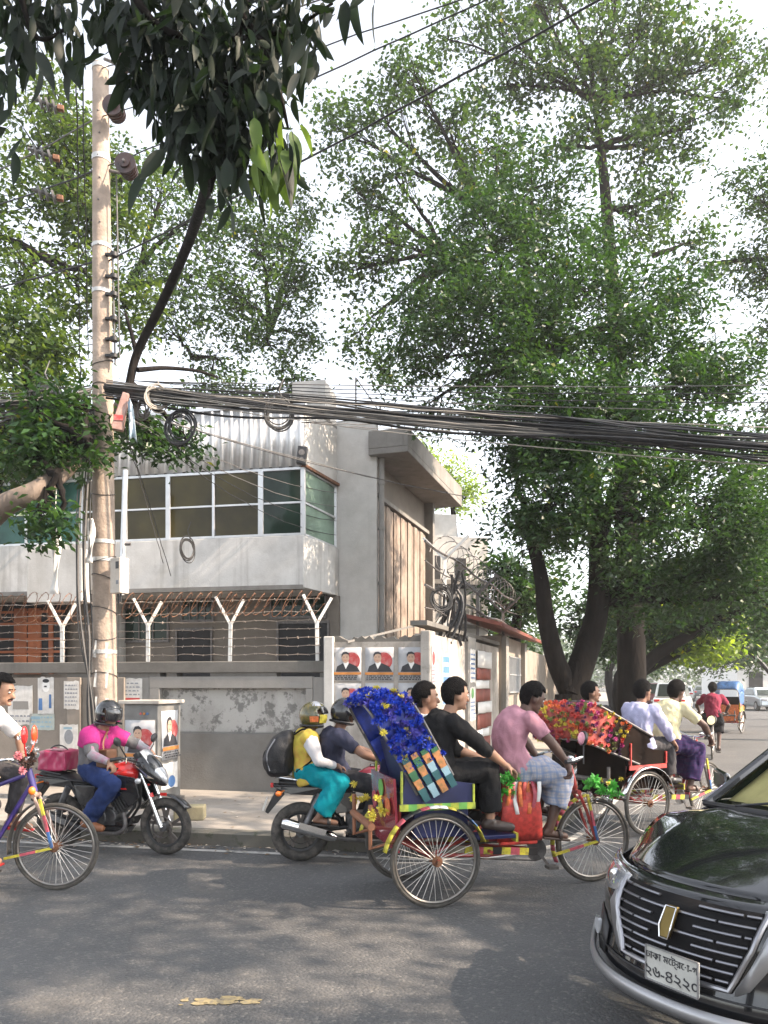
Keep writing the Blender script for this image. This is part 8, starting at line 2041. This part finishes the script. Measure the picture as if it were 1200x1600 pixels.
person('pillion rider in a yellow and white top and teal trousers wearing an olive helmet', MC2, dict(pelvis=(0.06, 0, 0.86), neck=(0.08, 0, 1.25), head=(0.13, 0, 1.37), hunch=0.02, elbowR=(0.16, -0.26, 0.98), wristR=(0.32, -0.18, 0.93), elbowL=(0.18, 0.26, 0.98), wristL=(0.34, 0.16, 0.93), curl=0.8,
       kneeR=(0.36, -0.21, 0.77), kneeL=(0.36, 0.21, 0.77), ankleR=(0.17, -0.22, 0.46), ankleL=(0.17, 0.22, 0.46), toeR=(0.32, -0.24, 0.40), toeL=(0.32, 0.24, 0.40)), dict(skin=SK1, hair=False, s=0.94, helmet=(M_HELMY, M_VISOR, M_BLACK), vis0=0.15, vis1=0.75, flames=((0.5, 1.2, -0.5, 0.1, M_YELFRILL), (0.9, 2.0, 0.75, 1.35, M_HELMS), (0.2, 2.9, 0.95, 1.5, M_HELMS), (1.3, 1.9, -0.4, 0.0, M_ORFRILL)), shirt=(C_YELL, 0.06, 0.26), slf=0.0, sleeves=C_OFFW, trousers=(C_TEAL, 0.90, 0.118, 0.105), shoes=M_SHOEBLACK, sandal=True, loose=0.026))
person('motorcyclist in a dark navy T-shirt and charcoal jeans in front of the pillion rider', MC2, dict(pelvis=(0.36, 0, 0.80), neck=(0.36, 0, 1.26), head=(0.43, 0, 1.40), hunch=0.07, pitch=0.15, elbowR=(0.58, -0.30, 1.04), wristR=(0.80, -0.31, 0.97), elbowL=(0.58, 0.30, 1.04), wristL=(0.80, 0.31, 0.97), gripR=(0.6, 0, -0.6), gripL=(0.6, 0, -0.6),
       kneeR=(0.76, -0.20, 0.72), kneeL=(0.80, 0.20, 0.72), ankleR=(0.58, -0.20, 0.33), ankleL=(0.58, 0.20, 0.33), toeR=(0.74, -0.22, 0.27), toeL=(0.74, 0.22, 0.27)), dict(skin=SK1, face=False, hair=False, helmet=(M_WEB, M_VISOR, M_BLACK), shirt=(C_NAVY, 0.72, 0.06), trousers=(C_CHAR, 0.9, 0.105, 0.08), shoes=M_SHOEBLACK, s=0.97, loose=0.028))
# the man in red on the bicycle
person('man in a maroon shirt riding the bicycle away down the street', BK, dict(pelvis=(0.30, 0, 0.98), neck=(0.42, 0, 1.44), head=(0.48, 0, 1.58), hunch=0.05, pitch=0.1, elbowR=(0.55, -0.34, 1.2), elbowL=(0.55, 0.34, 1.2), wristR=(0.68, -0.29, 1.06), wristL=(0.68, 0.29, 1.06), gripR=(0.6, 0, -0.5), gripL=(0.6, 0, -0.5),
       kneeR=(0.64, -0.15, 0.78), kneeL=(0.66, 0.15, 0.92), ankleR=(0.46, -0.13, 0.26), ankleL=(0.50, 0.13, 0.52), toeR=(0.60, -0.13, 0.18), toeL=(0.64, 0.13, 0.46)), dict(skin=SK2, shirt=(C_MAROON, 0.8, 0.05), lungi=(cloth('black_lungi', (0.012, 0.012, 0.014)), 0.4, 0.12), hairvol=1.1, voxel=0.011, loose=0.03, shoes=M_BROWNSHOE, sandal=True))
# backpack on the pillion rider
t = thing('backpack', 'bulky black backpack worn by the pillion rider in yellow', 'backpack', local(MC2, -0.16, 0, 0.82), MC2[1])
mb = MB(); rings = []
for z, hx, hy, cx in ((0.0, .08, .11, -.02), (0.04, .12, .15, -.02), (0.16, .145, .17, -.03), (0.28, .135, .165, -.01), (0.37, .10, .14, .02), (0.43, .05, .08, .05)):
    rings.append([V((cx - 0.02 + hx * math.copysign(abs(math.cos(a)) ** .75, math.cos(a)), hy * math.copysign(abs(math.sin(a)) ** .75, math.sin(a)), z)) for a in np.linspace(0, 2 * math.pi, 20, endpoint=False)])
mb.loft(rings); me = fuse(mb, 0.012, 4, 0.014, 7, 5); me.materials.append(mat('black_nylon', (0.014, 0.014, 0.016), 0.55, bump=0.3, bscale=90)); put('pack_body', me, t)
mb = MB(); mb.ball((-0.15, 0, 0.15), (0.05, 0.12, 0.11), 16, 10); mb.build('front_pocket', M_BLACKCLOTH, t)
for s in (-1, 1):
    mb = MB(); mb.tube(smoothline([(0.10, 0.10 * s, 0.40), (0.20, 0.14 * s, 0.45), (0.30, 0.15 * s, 0.34), (0.28, 0.17 * s, 0.18), (0.12, 0.15 * s, 0.05)], 5), 0.018, 6, flat=0.5); mb.build('shoulder_strap', M_BLACKCLOTH, t)
mb = MB(); mb.tube(smoothline([(-0.08, -0.155, 0.36), (-0.155, -0.14, 0.22), (-0.13, -0.13, 0.06)], 5), 0.006, 5); mb.build('zip_line', M_INKGREY, t)
# brown shoulder bag on the first rider's chest
t = thing('shoulder_bag', 'brown cross body bag on the lap of the magenta rider', 'bag', local(MC1, 0.62, -0.09, 0.86), MC1[1])
mb = MB(); mb.box((0, 0, 0.09), (0.13, 0.17, 0.18)); me = fuse(mb, 0.01, 5); me.materials.append(mat('brown_bag_leather', (0.13, 0.06, 0.03), 0.5)); put('pouch', me, t)
mb = MB(); mb.tube(smoothline([(0.0, -0.05, 0.17), (-0.02, -0.02, 0.26), (-0.05, 0.10, 0.38)], 4), 0.012, 6, flat=0.5); mb.build('strap', M_LEATHER, t)
TMP.view_layers[0].update()
bpy.data.scenes.remove(TMP)
# ------------------------------------------------------------------ thin street haze, added for softness in place of a lens veil
mb = MB(); mb.box((10, 90, 13.5), (380, 250, 29))
hz = mb.build('haze', [], smooth=False); tag(hz, kind='stuff')
hm = bpy.data.materials.new('haze_veil'); hm.use_nodes = True
hn, hl_ = hm.node_tree.nodes, hm.node_tree.links
hn.remove(hn['Principled BSDF'])
pv = hn.new('ShaderNodeVolumePrincipled'); pv.inputs['Density'].default_value = 0.0011; pv.inputs['Color'].default_value = (0.93, 0.94, 0.95, 1); pv.inputs['Anisotropy'].default_value = 0.3
hl_.new(pv.outputs[0], hn['Material Output'].inputs['Volume'])
hz.data.materials.append(hm)
